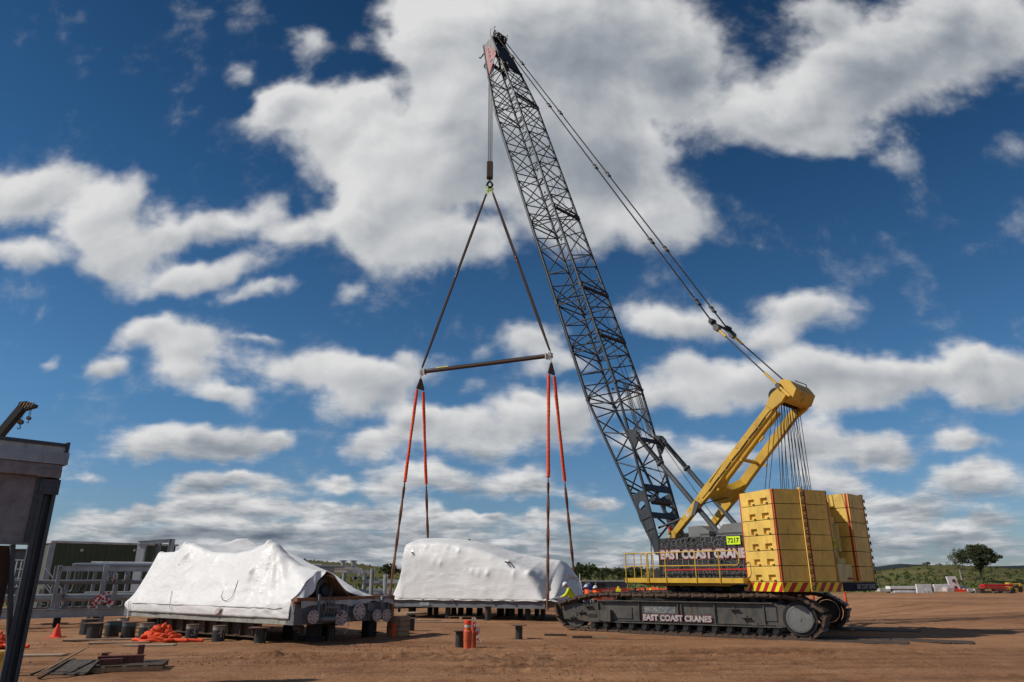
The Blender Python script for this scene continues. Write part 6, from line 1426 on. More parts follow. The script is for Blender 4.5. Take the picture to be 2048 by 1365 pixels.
p = person('worker in yellow shirt and white helmet bending over the right end of the lifted load', (wp.x, wp.y, 0), R(172), dict(pelvis=(-.14, 0, 1.0), belly=(-.12, 0, 1.16), chest=(-.02, 0, 1.36), neck=(.09, 0, 1.52), chin=(.14, 0, 1.58), head=(.19, 0, 1.66), crown=(.22, 0, 1.74), sL=(.02, .19, 1.46), eL=(.14, .22, 1.22), wL=(.36, .12, 1.10), sR=(.02, -.19, 1.46), eR=(.12, -.22, 1.2), wR=(.34, -.08, 1.12), hL=(-.14, .10, .92), hR=(-.14, -.10, .92), kL=(-.05, .12, .52), kR=(-.10, -.12, .50), aL=(-.12, .13, .09), aR=(-.20, -.13, .09), tL=(.05, .14, .04), tR=(-.03, -.14, .04)), M['hivis_y'], M['navy'])
mb = MB(); mb.path([(.36, .05, 1.12), (.75, .05, 1.06), (.95, .04, 1.0)], .018, 6); mb.tube((.28, .05, 1.16), (.45, .05, 1.10), .04, 8); q = mb.build('hand_tool', M['offw'], None, (wp.x, wp.y, 0), R(172)); tag(q, 'small pale hand tool held by the worker in the yellow shirt', 'tool')

def gz_at(x, y): return -1.3 * np.clip((y - 38) / 24, 0, 1) ** 1.3 * np.clip((x - 2) / 5, 0, 1) * np.clip((34 - x) / 10, 0, 1)
for i, (px, Y, rz, lab, sh) in enumerate([(1174, 46, 200, 'left one of the two orange-shirted workers in white helmets beyond the crawler', 'hivis_o'), (1191.5, 46.5, 230, 'right one of the two orange-shirted workers in white helmets beyond the crawler', 'hivis_o')]):
    w = at_Y(px, 1180, Y); g = float(gz_at(w.x, w.y)); person(lab, (w.x, w.y, g - .05), R(rz), dict(wL=(.22, .12, 1.1), wR=(.22, -.12, 1.1), eL=(-.02, .24, 1.18), eR=(-.02, -.24, 1.18)), M[sh], M['navy'], 'pair of workers in orange')
w = at_z(796, 1230, 0); person('worker standing behind the left end of the lifted load, dark trousers and tan boots', (w.x, w.y + .3, 0), R(10), dict(), M['hivis_y'], M['navy'])

# ---------------------------------------------------------------- background right of the load
w0 = at_Y(1163, 1180, 88); w1_ = at_Y(1254, 1180, 88); zc = at_Y(1200, 1163.5, 88).z; g0 = -1.25
cabn = thing('site_cabin', 'long low grey site cabin with dark open doorways beyond the orange workers', 'cabin', (w0.x, 88, g0)); CL = w1_.x - w0.x; CH = zc - g0
mb = MB(); mb.bb(0, CL, 0, 3, 0, CH); mb.build('wall', M['purplegrey'], cabn); mb = MB(); mb.bb(-.1, CL + .05, -.15, 3.1, CH, CH + .08); mb.build('roof', M['offw'], cabn)
for a, b, m in ((.20, .30, 'black'), (.33, .44, 'glass'), (.45, .53, 'black')): mb = MB(); mb.bb(CL * a, CL * b, -.03, .01, .15, CH - .2); mb.build('door', M[m], cabn)
mb = MB(); mb.bb(CL * .09, CL * .19, -.05, .0, .05, CH - .1); mb.bb(CL * .305, CL * .325, -.05, 0, .05, CH - .1); mb.build('white_panel', M['white'], cabn)
w = at_Y(1167, 1172, 82); o = thing('container', 'dark blue container beside the left end of the site cabin', 'container', (w.x, 82, g0)); mb = MB(); mb.bb(-.8, .9, 0, 2.4, 0, 2.5); [mb.bb(-.75 + k * .2, -.66 + k * .2, -.04, .0, .1, 2.4) for k in range(8)]; mb.build('body', M['blue'], o)
w = at_Y(1158, 1178, 60); o = thing('access_scaffold', 'white tubular access frame beyond the right end of the lifted load', 'access frame', (w.x, 60, -.9)); mb = MB()
for a, b in (((-.5, 0, 0), (-.1, 0, 2.1)), ((.5, 0, 0), (.15, 0, 2.6)), ((.9, 0, 0), (.9, 0, 1.9)), ((-.5, 0, 1.2), (1.1, 0, 1.2)), ((-.3, 0, 1.8), (1.1, 0, 1.8)), ((.1, 0, 0), (1.1, 0, 1.8)), ((1.1, 0, 0), (1.1, 0, 1.8)), ((.15, .6, 0), (.15, .6, 3.2))): mb.tube(a, b, .05, 6)
mb.build('tube_frame', M['offw'], o)
t = thing('safety_mesh_fence', 'orange plastic mesh fence strung across behind the crane', 'fence', (0, 0, 0)); mb = MB(); cols = []
for i, px in enumerate(np.linspace(1186, 1500, 60)):
    w = at_Y(px, 1180, 58 + 3 * math.sin(i * .11)); g = float(gz_at(w.x, w.y)); zt_ = at_Y(px, 1176.5 + 1.3 * math.sin(i * .5) + .8 * math.sin(i * 1.3), w.y).z; cols.append([(w.x, w.y + .08 * math.sin(i), zt_ - k * .26) for k in range(5)])
mb.grid(np.array(cols)); o = mb.build('mesh', M['omesh'], t)
mb = MB()
for c in cols[::5]: mb.tube((c[0][0], c[0][1], c[0][2] - 1.3), (c[0][0], c[0][1], c[0][2] + .05), .025, 5)
for c in cols[::5]: pass
mb.build('post', M['shoe'], t)
for i, (px, py, Y, s, m, lab) in enumerate([(1237, 1178, 50, (.35, .3, 1.6), 'hyellow', 'yellow upright post box in front of the orange mesh fence'), (1270, 1181, 50, (1.0, .6, .7), 'black', 'dark generator set beyond the crawler'), (1279, 1182, 52, (.3, .3, .9), 'cone', 'orange drum among the gear behind the walkway'), (1290, 1181, 52, (.7, .5, .8), 'dgrey', 'grey tool box among the gear behind the walkway'), (1302, 1181, 53, (1.0, .6, .45), 'hyellow', 'low yellow crate among the gear behind the walkway'), (1218, 1181, 55, (.9, .6, .6), 'oxide', 'reddish crate behind the crawler shoes'), (1360, 1181, 55, (1.6, .8, .5), 'offw', 'pale bundle behind the slewing ring')]):
    w = at_Y(px, py, Y); g = float(gz_at(w.x, w.y)); mb = MB(); H_ = w.z - g + .05; mb.bb(-s[0] / 2, s[0] / 2, -s[1] / 2, s[1] / 2, 0, max(s[2], H_)); mb.bb(-s[0] / 2 - .04, s[0] / 2 + .04, -s[1] / 2 - .04, s[1] / 2 + .04, max(s[2], H_) * .8, max(s[2], H_) * .9); mb.tube((0, 0, max(s[2], H_)), (0, 0, max(s[2], H_) + .15), .08, 8)
    o = mb.build('site_equipment', M[m], None, (w.x, w.y, g - .05), random.uniform(-.4, .4), bevel=.03); tag(o, lab, 'equipment')
w = at_Y(1259, 1178, 44); mb = MB(); mb.tube((0, 0, 0), (0, 0, 2.3), .3, 18); mb.tube((0, 0, 1.9), (0, 0, 2.25), .42, 18); tag(mb.build('drum_stand', M['dgrey'], None, (w.x, 44, float(gz_at(w.x, 44)) - .9)), 'dark green-grey drum standing below the front of the yellow walkway', 'drum')

# ---------------------------------------------------------------- bollards, cone, slings on the ground
def bollard(px, base, top, w, label, bands=True, group='orange plastic bollards'):
    g = at_z(px, base, 0); h = at_Y(px, top, g.y).z; r = w / 2 / F_PX * g.length; t = thing('bollard', label, 'bollard', (g.x, g.y, 0), 0, group); mb = MB()
    mb.tube((0, 0, 0), (0, 0, h * .62), r * .88, 18, r); mb.tube((0, 0, h * .62), (0, 0, h * .66), r, 18, r * .8); mb.tube((0, 0, h * .655), (0, 0, h * .9), r * .80, 18, r * .78); mb.tube((0, 0, h * .3), (0, 0, h * .34), r * 1.0, 18, r * 1.04); mb.build('post', M['bollard'], t)
    mb = MB(); mb.tube((0, 0, h * .90), (0, 0, h), r * .86, 16, r * .8); mb.build('cap', M['cone'], t)
    if bands: mb = MB(); mb.tube((0, 0, h * .76), (0, 0, h * .84), r * .82, 16); mb.build('reflective_band', M['offw'], t)
    return t
bollard(935, 1299, 1241, 16, 'front orange bollard of the pair with a grey reflective band'); bollard(946, 1296, 1246, 12, 'rear orange bollard of the pair, draped with striped tape', False)
bollard(787, 1273.5, 1248, 14, 'short orange bollard beside the right corner of the left module', False)
bollard(1693, 1212, 1184, 5, 'slim orange post on the open dirt behind the right crawler', False); bollard(1627, 1203, 1189, 6, 'small orange bollard seen between the crawler tracks', False)
g = at_z(950, 1297, 0); mb = MB()
for k in range(5):
    pts = []; 
    for q in np.linspace(0, 1, 14): pts.append((-.10 + .03 * k + .14 * q + .04 * math.sin(q * 9 + k), -.16 + .03 * k, .80 - q * (.35 + .08 * k) + .05 * math.sin(q * 12 + 2 * k)))
    for i in range(13): mb.bar(pts[i], pts[i + 1], .045, .006, (0, 1, 0), i % 2)
tag(mb.build('barrier_tape', [M['white'], M['tape_r']], None, g), 'red and white striped tape draped over the rear orange bollard', 'tape')
g = at_z(112, 1275.5, 0); t = thing('traffic_cone', 'bright orange traffic cone standing on the dirt at left', 'cone', g); H_ = at_Y(112, 1248, g.y).z
mb = MB(); mb.box((0, 0, .015), (.46, .46, .03)); mb.build('base', M['cone'], t, bevel=.01); mb = MB(); mb.tube((0, 0, .03), (0, 0, H_), .16, 24, .035); mb.build('cone_body', M['cone'], t)
def sling_heap(cx, cy, label, w, h, seed):
    rnd = random.Random(seed); g = at_z(cx, cy, 0); mb = MB()
    for k in range(26):
        q = k / 25; a = rnd.uniform(0, 2 * PI); R0 = w * (1 - q * .8) * rnd.uniform(.5, 1); base_z = h * q * .85; n = 16; pts = []; a0 = rnd.uniform(0, 6); spn = rnd.uniform(2.0, 4.5)
        for i in range(n):
            t_ = a0 + spn * i / n; pts.append((math.cos(t_) * R0 + .05 * math.sin(i * 1.3 + k), math.sin(t_) * R0 * .62, .06 + base_z * (1 - .25 * abs(math.sin(t_ * 1.5))) + .05 * math.sin(i * .9 + k * 2)))
        mb.path(pts, .07, 8, radii=[.06 + .02 * math.sin(i * 1.7 + k) for i in range(n)])
    pts = [(w * .5, -.1, .08), (w * .9, -.2, .07), (w * 1.25, -.25, .07), (w * 1.6, -.2, .06), (w * 1.95, -.22, .06)]; mb.path(pts, .055, 7); mb.path([(a + .1, b - .1, c) for a, b, c in pts[:3]], .06, 7); mb.path([(-w * 1.05 + q * w * 1.8, -.1 - .33 * math.sin(q * 2.6) + .04 * math.sin(q * 11), .06 + .02 * math.sin(q * 15)) for q in np.linspace(0, 1, 14)], .06, 8, radii=[.055 + .012 * math.sin(i * 1.9) for i in range(14)])
    return tag(mb.build('sling_heap', M['orange'], None, g), label, 'slings')
sling_heap(318, 1284, 'big tangled heap of orange lifting slings on the dirt', .78, .52, 4); sling_heap(-12, 1296, 'orange slings half hidden behind the dark steel column at far left', .6, .40, 9)

# timber boards and mats on the ground
def board(px, py, L, w, ang, mat, label, h=.035, group='boards lying on the dirt'):
    g = at_z(px, py, 0); mb = MB(); mb.bb(-L / 2, L / 2, -w / 2, w / 2, -.02, h); o = mb.build('board', M[mat], None, (g.x, g.y, .012), R(ang), bevel=.006); return tag(o, label, 'board', group)
board(205, 1281, 2.4, .22, 12, 'board', 'pale board lying between the cone and the heap of orange slings'); board(240, 1287.5, 1.8, .20, 10, 'board', 'shorter pale board just left of the orange sling heap'); board(300, 1292.5, 1.5, .35, 5, 'board', 'pale plywood strip under the front of the orange sling heap')
board(70, 1313, 1.5, .40, 8, 'board', 'pale plywood sheet behind the foot of the dark column'); board(815, 1243, 3.2, .35, 14, 'board', 'long pale board in front of the lifted module at left'); board(880, 1246, 2.4, .30, 12, 'board', 'pale board near the pallet under the lifted module'); board(790, 1255, 1.2, .3, 5, 'board', 'short pale board behind the lone ringed pile')
board(1111, 1272.5, .80, .12, -4, 'mat', 'dark short timber lying left of the crawler', .06); board(1200, 1277, .5, .14, -3, 'timber', 'bright short timber block in front of the crawler', .05); board(1168, 1276, .8, .16, -3, 'mat', 'brown timber block in front of the crawler nose', .05)
for (cx, cy_, LL_, ww, lab, h_) in ((.4, 3.35, 11.4, 1.1, 'long dark timber mat under the near crawler', .015), (-.6, 1.9, 13, 1.1, 'dark timber mat just inside the near crawler', .012), (.3, -3.0, 11.5, 1.5, 'dark timber mat under the far crawler', .015)):
    w = CC + TF * (cx - 2.0) + TY * cy_; mb = MB(); n = int(LL_ / 2.4)
    for k in range(n): mb.bb(-LL_ / 2 + k * 2.4, -LL_ / 2 + k * 2.4 + 2.38, -ww / 2, ww / 2, -.02, h_)
    tag(mb.build('crane_mat', M['mat'], None, (w.x, w.y, .015), math.atan2(TF.y, TF.x), bevel=.006), lab, 'mat')

# pallet with red oxide steel and scrap at the lower left
g = at_z(235, 1345, 0); t = thing('pallet', 'dark timber pallet carrying red oxide steel offcuts in the left foreground', 'pallet', (g.x, g.y + .5, 0), R(18))
for k in range(8): mb = MB(); mb.bb(-.95, .75, -.55 + k * .145, -.55 + k * .145 + .11, .115, .14); mb.build('board', M['mat'], t, bevel=.004)
for k in range(3): mb = MB(); mb.bb(-.95, .75, -.55 + k * .50, -.47 + k * .50, .02, .112); [mb.bb(-.9 + j * .42, -.82 + j * .42, -.56 + k * .5, -.46 + k * .5, .0, .13) for j in range(4)]; mb.build('bearer', M['timber'], t, bevel=.004)
st = [((-.20, .0), (.95, .12, .16), 4, .14, 'red oxide steel channel lying across the pallet'), ((.15, .22), (.14, .18, .20), 10, .30, 'upright red oxide steel stub on the pallet'), ((-.35, -.25), (.45, .14, .12), 8, .14, 'short red oxide bar at the front of the pallet'), ((-.55, .15), (.14, .24, .22), -5, .14, 'dark red steel block at the left of the pallet')]
for (xy, s, a, z, lab) in st:
    w = t.matrix_basis @ Vector((xy[0], xy[1], 0)); mb = MB(); a_, b_, c_ = s; mb.bb(-a_ / 2, a_ / 2, -b_ / 2, -b_ / 2 + .02, .0, c_); mb.bb(-a_ / 2, a_ / 2, -b_ / 2 + .02, b_ / 2, 0, .02); mb.bb(-a_ / 2, a_ / 2, -b_ / 2 + .02, b_ / 2, c_ - .02, c_); mb.bb(-.02, .02, -b_ / 2 + .021, b_ / 2 - .01, .021, c_ - .021)
    tag(mb.build('steel_offcut', M['oxide'], None, (w.x, w.y, z + .002), R(18 + a), bevel=.004), lab, 'steel offcut', 'red oxide offcuts on the pallet')
g = at_z(130, 1352, 0); t = (g.x, g.y, 0)
mb = MB(); mb.prism([(0, .02), (.34, .24), (.33, .27), (-.03, .06)], (0, 0, 0), Vector((.3, .95, 0)).normalized(), up, Vector((.95, -.3, 0)), -.55, .40); mb.prism([(0, .02), (-.14, .0), (-.14, .03), (.03, .06)], (0, 0, 0), Vector((.3, .95, 0)).normalized(), up, Vector((.95, -.3, 0)), -.55, .40)
tag(mb.build('scrap_plate', M['rustplate'], None, (g.x, g.y + .2, 0), R(12), bevel=.004), 'blackened folded steel plate leaning beside the pallet', 'scrap plate')
for i, (a, b, r_, lab) in enumerate([((70, 1352), (172, 1297), .02, 'long thin steel rod propped on the scrap beside the pallet'), ((60, 1350), (150, 1318), .03, 'dark timber lath lying behind the folded plate'), ((78, 1357), (135, 1322), .035, 'dark lath lying nearest the camera by the folded plate'), ((0, 1346), (95, 1349), .03, 'dark pipe running from the foot of the column to the scrap')]):
    A_ = at_z(*a, .03); B_ = at_Y(b[0], b[1], A_.y + .7); mb = MB(); mb.bar(Vector((0, 0, 0)), B_ - A_, r_ * 2, r_ * 1.2); tag(mb.build('lath', M['mat'] if i else M['timber'], None, A_), lab, 'lath')

# ---------------------------------------------------------------- dark steel structure at the left edge
gB = at_z(42, 1378, 0); YB = gB.y; ztop = at_Y(136, 884, YB).z
pA = at_z(141, 883, ztop); pB = at_z(0, 866, ztop); D_ = Fr((gB.x - .24, gB.y), (pA.x - pB.x, pA.y - pB.y))
s = thing('steel_hopper', 'tall dark steel structure with grey side panel and studded top strip at the left edge', 'steel structure', D_.o, D_.rz)
def hz_(px, py): return D_.P(px, py, 0).z
Xl = -5.0
z_t, z_a, z_b, z_c, z_d, z_p = ztop, ztop - .10, hz_(100, 905), hz_(100, 929), hz_(100, 955), hz_(60, 1086)
mb = MB(); mb.ibeam((0, .14, 0), (0, .14, z_d + .02), .26, .24, .03, (1, 0, 0)); mb.bb(-.17, -.09, -.02, .0, 0, z_d); mb.bb(.06, .13, -.02, .0, 0, z_d); mb.bb(-.20, .16, -.05, -.022, z_d - .35, z_d - .04); [mb.disc((a_, -.06, z_d - b_), fy, .022, .03, 8) for a_ in (-.13, .08) for b_ in (.10, .20, .30)]; mb.path([(-.05, -.01, .2), (-.04, -.02, 1.6), (-.06, -.01, 3.0), (-.03, -.02, z_d - .4)], .012, 5); 
for z in np.linspace(.4, z_d - .2, 9): mb.disc((-.12, -.025, z), fy, .016, .02, 6)
mb.build('column', M['darkcol'], s, bevel=.005)
mb = MB(); mb.bb(Xl, .15, -.01, .03, z_b, z_a); mb.build('upper_board', M['offw'], s); mb = MB(); mb.bb(Xl, .17, -.04, .3, z_a, z_t - .03); mb.bb(.13, .19, -.06, .3, z_c, z_t); mb.build('top_rail', M['darkcol'], s)
mb = MB(); mb.bb(Xl, .19, -.16, .28, z_c, z_b)
for i in range(90):
    for j in range(4):
        x = .14 - i * .055 - (j % 2) * .027; z = z_c + (z_b - z_c) * (.2 + j * .2)
        if x > Xl + .1: mb.disc((x, -.163, z), fy, .013, .012, 6)
mb.build('studded_strip', M['galv'], s)
mb = MB(); mb.bb(Xl, .12, -.12, .25, z_d, z_c - .002); mb.bb(-.30, .12, -.14, -.10, z_d - .02, z_c - .1); mb.build('lower_ledge', M['beam_grey'], s, bevel=.01)
mb = MB(); mb.bb(Xl, -.16, .04, .10, z_p, z_d - .002); mb.bb(Xl, -.14, .0, .12, z_p - .04, z_p); mb.build('side_panel', M['beam_grey'], s)
mb = MB(); mb.bb(-.26, -.18, -.01, .03, z_p, z_d - .05)
for z in np.linspace(z_p + .1, z_d - .1, 4): mb.disc((-.22, -.02, z), fy, .02, .03, 8)
mb.build('bolted_strip', M['darkcol'], s)
q = D_.P(20, 1130, .25); mb = MB(); mb.bb(Xl, q.x + .02, .2, .3, .9 + .3, z_p - .06); mb.build('brown_panel', M['brownpanel'], s)
qa = D_.P(17, 1130, .1); qb = D_.P(30, 1330, .1); mb = MB(); mb.bar((qa.x, .12, z_p - .04), (qb.x - .05, .12, 0), .08, .10, (0, 1, 0)); mb.build('strut', M['dgrey'], s)
w = at_z(0, 1352, 0); mb = MB(); mb.bb(-.5, .14, -.1, .1, 0, .50); mb.bb(-.5, .16, -.12, -.09, .42, .5); mb.disc((.06, -.11, .25), fy, .04, .02, 10); tag(mb.build('yellow_box', M['yellow'], None, (w.x, w.y, 0), .1, bevel=.01), 'yellow box on the ground behind the dark column at the left edge', 'box')

# ---------------------------------------------------------------- sheds at the left
YS = 46; p0 = at_Y(108, 1081, YS); zs = p0.z; p1 = at_z(290, 1086.5, zs); S_ = Fr((p0.x, p0.y), (p1.x - p0.x, p1.y - p0.y))
sh = thing('green_shed', 'long dark green ribbed metal shed with pale trim', 'shed', S_.o, S_.rz); Ls = S_.P(352, 1090, 0).x
def ribwall(mb, x0, x1, z0, z1, y, axis=0, pitch=.30):
    x = x0
    while x < x1 - .01:
        a = x; b = min(x1, x + pitch)
        if axis == 0: mb.bb(a, a + .06, y - .035, y, z0, z1)
        else: mb.bb(y - .035, y, a, a + .06, z0, z1)
        x += pitch
mb = MB(); mb.bb(0, Ls, 0, 3, 0, zs - .1); ribwall(mb, .1, Ls, 0.05, zs - .12, 0); mb.build('wall', M['green'], sh)
mb = MB(); mb.prism([(-.12, zs - .03), (3.1, zs - .03), (3.1, zs - .16), (-.12, zs - .16)], (0, 0, 0), fy, up, fx, -.15, Ls + .15); mb.build('roof', M['offw'], sh)
mb = MB(); mb.bb(-.22, .12, -.10, -.04, zs - 2.6, zs - .15); mb.bb(-.1, .02, -.04, .0, 0, zs - .2, 0); mb.build('corner_trim', M['galv'], sh)
mb = MB(); mb.bb(-.06, -.03, .2, 2.9, 0, zs - .2); mb.build('end_wall', paint('pale_green', (0.075, 0.085, 0.055), .6), sh)
for px in (163, 268): q = S_.P(px, 1101, 0); mb = MB(); mb.disc((q.x, -.05, q.z), fy, .09, .1, 12); mb.build('wall_lamp', M['offw'], sh)
w = at_Y(30, 1098, 60); t = thing('grey_shed', 'plum grey clad shed behind the dark column at the far left', 'shed', (w.x - 7, 60, 0), R(8)); zq = at_Y(60, 1100, 60).z; mb = MB(); mb.bb(0, 10.2, 0, 6, 0, zq); ribwall(mb, 0, 10.2, 0, zq, 0, 0, .5); mb.build('wall', M['purplegrey'], t); mb = MB(); mb.bb(-.2, 10.4, -.2, 6.2, zq, zq + .1); mb.build('roof', M['dgrey'], t)

# ---------------------------------------------------------------- pipe rack
o0 = at_z(-60, 1240, .38); Q = Fr((o0.x, o0.y), (.82, .572)); 
def rx(px, y=0.0, z=1.2): # position along the rack for a photo column
    return Q.P(px, 1190, y).x
def zz(px, py, y=0.0): return Q.P(px, py, y).z
def rack(label, xa, xb, grp='pipe rack modules', far=False):
    t = thing('pipe_rack', label, 'pipe rack', Q.W((xa, 0, 0)), Q.rz, grp); L = xb - xa
    for y in (0, 2.6): mb = MB(); mb.ibeam((0, y, .54), (L, y, .54), .2, .34, .025); mb.build('base_beam', M['galv'], t)
    return t, L
t, L = rack('galvanised pipe rack skid with three levels of grey pipe behind the left wrapped module', 0, 30)
def tube_part(nm, pts, r, m='galv'): mb = MB(); mb.path(pts, r, 12); return mb.build(nm, M[m], t)
tube_part('pipe', [(0, .35, 1.80), (15.5, .35, 1.80)], .095, 'mgrey'); tube_part('pipe', [(0, .5, 1.16), (30, .5, 1.16)], .155, 'galv'); tube_part('pipe', [(4, 1.6, 1.25), (30, 1.6, 1.25)], .13); tube_part('pipe', [(17, .5, 1.75), (30, .5, 1.75)], .13)
xt = rx(108); tube_part('pipe', [(rx(135), .3, 2.50), (rx(135) + .2, .3, 2.53), (xt + 13, .3, 2.54)], .075, 'galv'); tube_part('pipe', [(rx(175), .8, 2.62), (xt + 12, .8, 2.62)], .055, 'white')
mb = MB(); mb.ibeam((xt, .2, 2.36), (xt + 12.5, .2, 2.36), .14, .2, .02); mb.ibeam((xt, 2.4, 2.36), (xt + 12.5, 2.4, 2.36), .14, .2, .02); mb.build('top_beam', M['galv'], t)
for px, y, z1, w_ in ((103, 2.4, 2.5, .16), (110, .2, 2.5, .15), (130, 1.3, 2.3, .14), (118, 0.1, 1.35, .2), (183, 2.4, 2.4, .14), (203, .0, 2.5, .20), (228, .1, 1.7, .18), (250, 2.4, 2.4, .14), (35, .1, 1.5, .16), (60, 2.3, 1.7, .14), (80, 2.4, 1.5, .14), (150, 2.4, 1.2, .12), (170, 2.3, 1.3, .12), (300, .1, 2.4, .16), (385, .2, 2.4, .16)):
    x = rx(px, y); mb = MB(); mb.ibeam((x, y, .70), (x, y, z1), w_, w_, .02, (1, 0, 0)); mb.bb(x - .15, x + .15, y - .15, y + .15, .70, .73); mb.build('post', M['galv'], t)
for i, px in enumerate((143, 150, 157, 170)): x = rx(px, 1.0); tube_part('drop_pipe', [(x, 1.0, 2.3), (x, 1.0, 1.6), (x - .03, 1.0, 1.45), (x - .12, 1.0, 1.38)], .035, 'mgrey')
for px in (129, 133.5, 138): x = rx(px, .2); tube_part('drop_pipe', [(x, .2, .72), (x, .2, .85), (x + .04, .2, .98), (x + .12, .2, 1.05)], .03, 'mgrey')
for px, z, r_ in ((210, 2.05, .14), (220, 2.0, .2), (245, 2.05, .16), (122, 1.35, .22)): x = rx(px, .3); mb = MB(); mb.disc((x, .25, z), fx, r_, .06, 16); mb.disc((x + .14, .25, z), fx, r_ * .9, .05, 16); mb.disc((x + .07, .25, z), fx, r_ * .5, .2, 12); mb.tube((x + .07, .25, z), (x + .07, .25, z + .28), .03, 6); mb.build('valve', M['offw'] if px == 220 else M['galv'], t)
for px, z1, y in ((668, 2.5, .3), (687, 2.35, .6), (708, 2.3, .5)): pass
for px, y, z1 in ((686, 2.0, 2.35), (727, 2.2, 2.25), (742, .1, 2.45), (769, .1, 2.15), (705, .1, 1.6)): x = rx(px, y); mb = MB(); mb.ibeam((x, y, .7), (x, y, z1), .18, .18, .02, (1, 0, 0)); mb.build('post', M['galv'], t)
xa, xb = rx(655, 1), rx(738, 1); tube_part('pipe', [(xa, 1.0, 2.48), (xb - 1.0, 1.0, 2.48), (xb - .6, 1.0, 2.40), (xb - .55, 1.0, 2.2)], .10, 'white'); tube_part('pipe', [(xa, 1.2, 2.28), (rx(690, 1.2), 1.2, 2.28)], .05, 'white')
for px in (682, 703): x = rx(px, 1.0); tube_part('riser', [(x, 1.0, 2.5), (x, 1.0, 2.85)], .13, 'galv'); mb = MB(); mb.disc((x, 1.0, 2.86), up, .2, .04, 14); mb.build('flange', M['mgrey'], t)
x = rx(711, .9); tube_part('riser', [(x + .1, .9, 2.45), (x + .1, .9, 2.1), (x - .05, .9, 2.0)], .05, 'white'); mb = MB(); mb.disc((x - .1, .86, 1.95), fy, .14, .10, 16, 0); mb.disc((x - .1, .80, 1.95), fy, .09, .02, 14, 1); mb.build('gauge', [M['galv'], M['black']], t)
mb = MB(); mb.ibeam((rx(680, 2.2), 2.2, 2.3), (rx(742, 2.2), 2.2, 2.3), .14, .18, .02); mb.build('top_beam', M['galv'], t)
for px in (4, 124, 200, 330): x = rx(px); w = Q.W((x, 0.05, 0)); mb = MB(); mb.ibeam((0, 0, 0), (0, 0, .368), .26, .26, .03, (1, 0, 0)); tag(mb.build('rack_foot', M['black'], None, w, Q.rz), 'black steel foot under the pipe rack beam, ' + {4: 'at the far left edge', 124: 'just behind the traffic cone', 200: 'below the striped tape', 330: 'behind the left module'}[px], 'stub column', 'feet under the pipe rack')
g = at_z(185, 1246, 0); mb = MB(); mb.ibeam((-.75, 0, .62), (.75, 0, .62), .2, .2, .02); mb.tube((0.35, 0, 0), (0.35, 0, .52), .12, 14); mb.tube((-.25, .1, 0), (-.25, .1, .52), .10, 14); tag(mb.build('short_beam', M['galv'], None, g, .1), 'short galvanised beam laid across two stub piles below the striped tape', 'beam')
x = rx(206, -.1); w = Q.W((x, -.15, 0)); mb = MB(); rnd = random.Random(5)
for k in range(20):
    a = rnd.uniform(-.28, .28); p_ = Vector((a, rnd.uniform(-.1, .1), 1.25 - abs(a) * .8 + rnd.uniform(-.15, .15))); dd = Vector((rnd.uniform(-1, 1), rnd.uniform(-.3, .3), rnd.uniform(-1.3, .5))).normalized()
    for j in range(3): mb.bar(p_, p_ + dd * .11, .08, .006, (0, 1, 0), (k + j) % 2); p_ = p_ + dd * .11
tag(mb.build('barrier_tape', [M['white'], M['tape_r']], None, w, Q.rz), 'bunch of red and white barrier tape tied round a rack post', 'tape')
# portal frame behind the module
w = at_Y(276, 1130, 41); t = thing('portal_frame', 'galvanised steel portal frame standing above the left end of the wrapped module', 'steel frame', (w.x, 41, 0), R(-6)); z1 = at_Y(276, 1086, 41).z; xr = at_Y(347, 1086, 41).x - w.x
mb = MB(); mb.bb(-.22, .25, 0, .15, .0, z1 - .1); mb.build('post', M['galv'], t); mb = MB(); mb.ibeam((-.2, 0, z1), (xr, 0, z1 + .1), .16, .2, .02); mb.build('cross_beam', M['galv'], t); mb = MB(); mb.ibeam((xr, 0, 0), (xr, 0, z1 + .2), .2, .24, .02, (1, 0, 0)); mb.build('post', M['galv'], t)
mb = MB(); mb.ibeam((xr - .9, .2, 0), (xr - .9, .2, z1), .16, .3, .02, (1, 0, 0)); mb.build('post', M['mgrey'], t); mb = MB(); mb.bb(xr - .75, xr - .2, -.02, .1, z1 - .75, z1 - .55); mb.path([(.3, -.1, z1 - 1.2), (1.6, -.1, z1 - 1.1)], .04, 6); mb.build('bracket', M['dgrey'], t)
# white handrails and stair by the shed
t = thing('stair', 'white tubular handrails and stair flight at the end of the pipe rack', 'stair', Q.W((rx(20, 3.2), 3.2, 0)), Q.rz); mb = MB(); xw = rx(48, 3.2) - rx(20, 3.2)
for z in (1.95, 2.35, 2.75): mb.path([(-.2, 0, z), (xw, 0, z), (xw + .1, 0, z - .1), (xw + .1, 0, 1.6)], .025, 6)
for x in np.linspace(0, xw, 4): mb.tube((x, 0, 1.6), (x, 0, 2.75), .025, 6)
xs_ = rx(76, 3.2) - rx(20, 3.2); mb.tube((xs_, 0, 2.5), (xs_ + 1.3, 0, 1.0), .03, 6); mb.tube((xs_ - .1, 0, 2.1), (xs_ + 1.0, 0, .9), .03, 6); mb.tube((xs_ - .5, .8, 2.4), (xs_ + .8, .8, 1.0), .03, 6); mb.build('handrail', M['white'], t)
mb = MB(); mb.bb(-.3, xw + .2, -.1, 1.0, 1.56, 1.6); [mb.bb(xs_ - .5 + k * .2, xs_ - .25 + k * .2, 0, .8, 1.45 - k * .22, 1.48 - k * .22) for k in range(6)]; mb.build('platform', M['galv'], t)
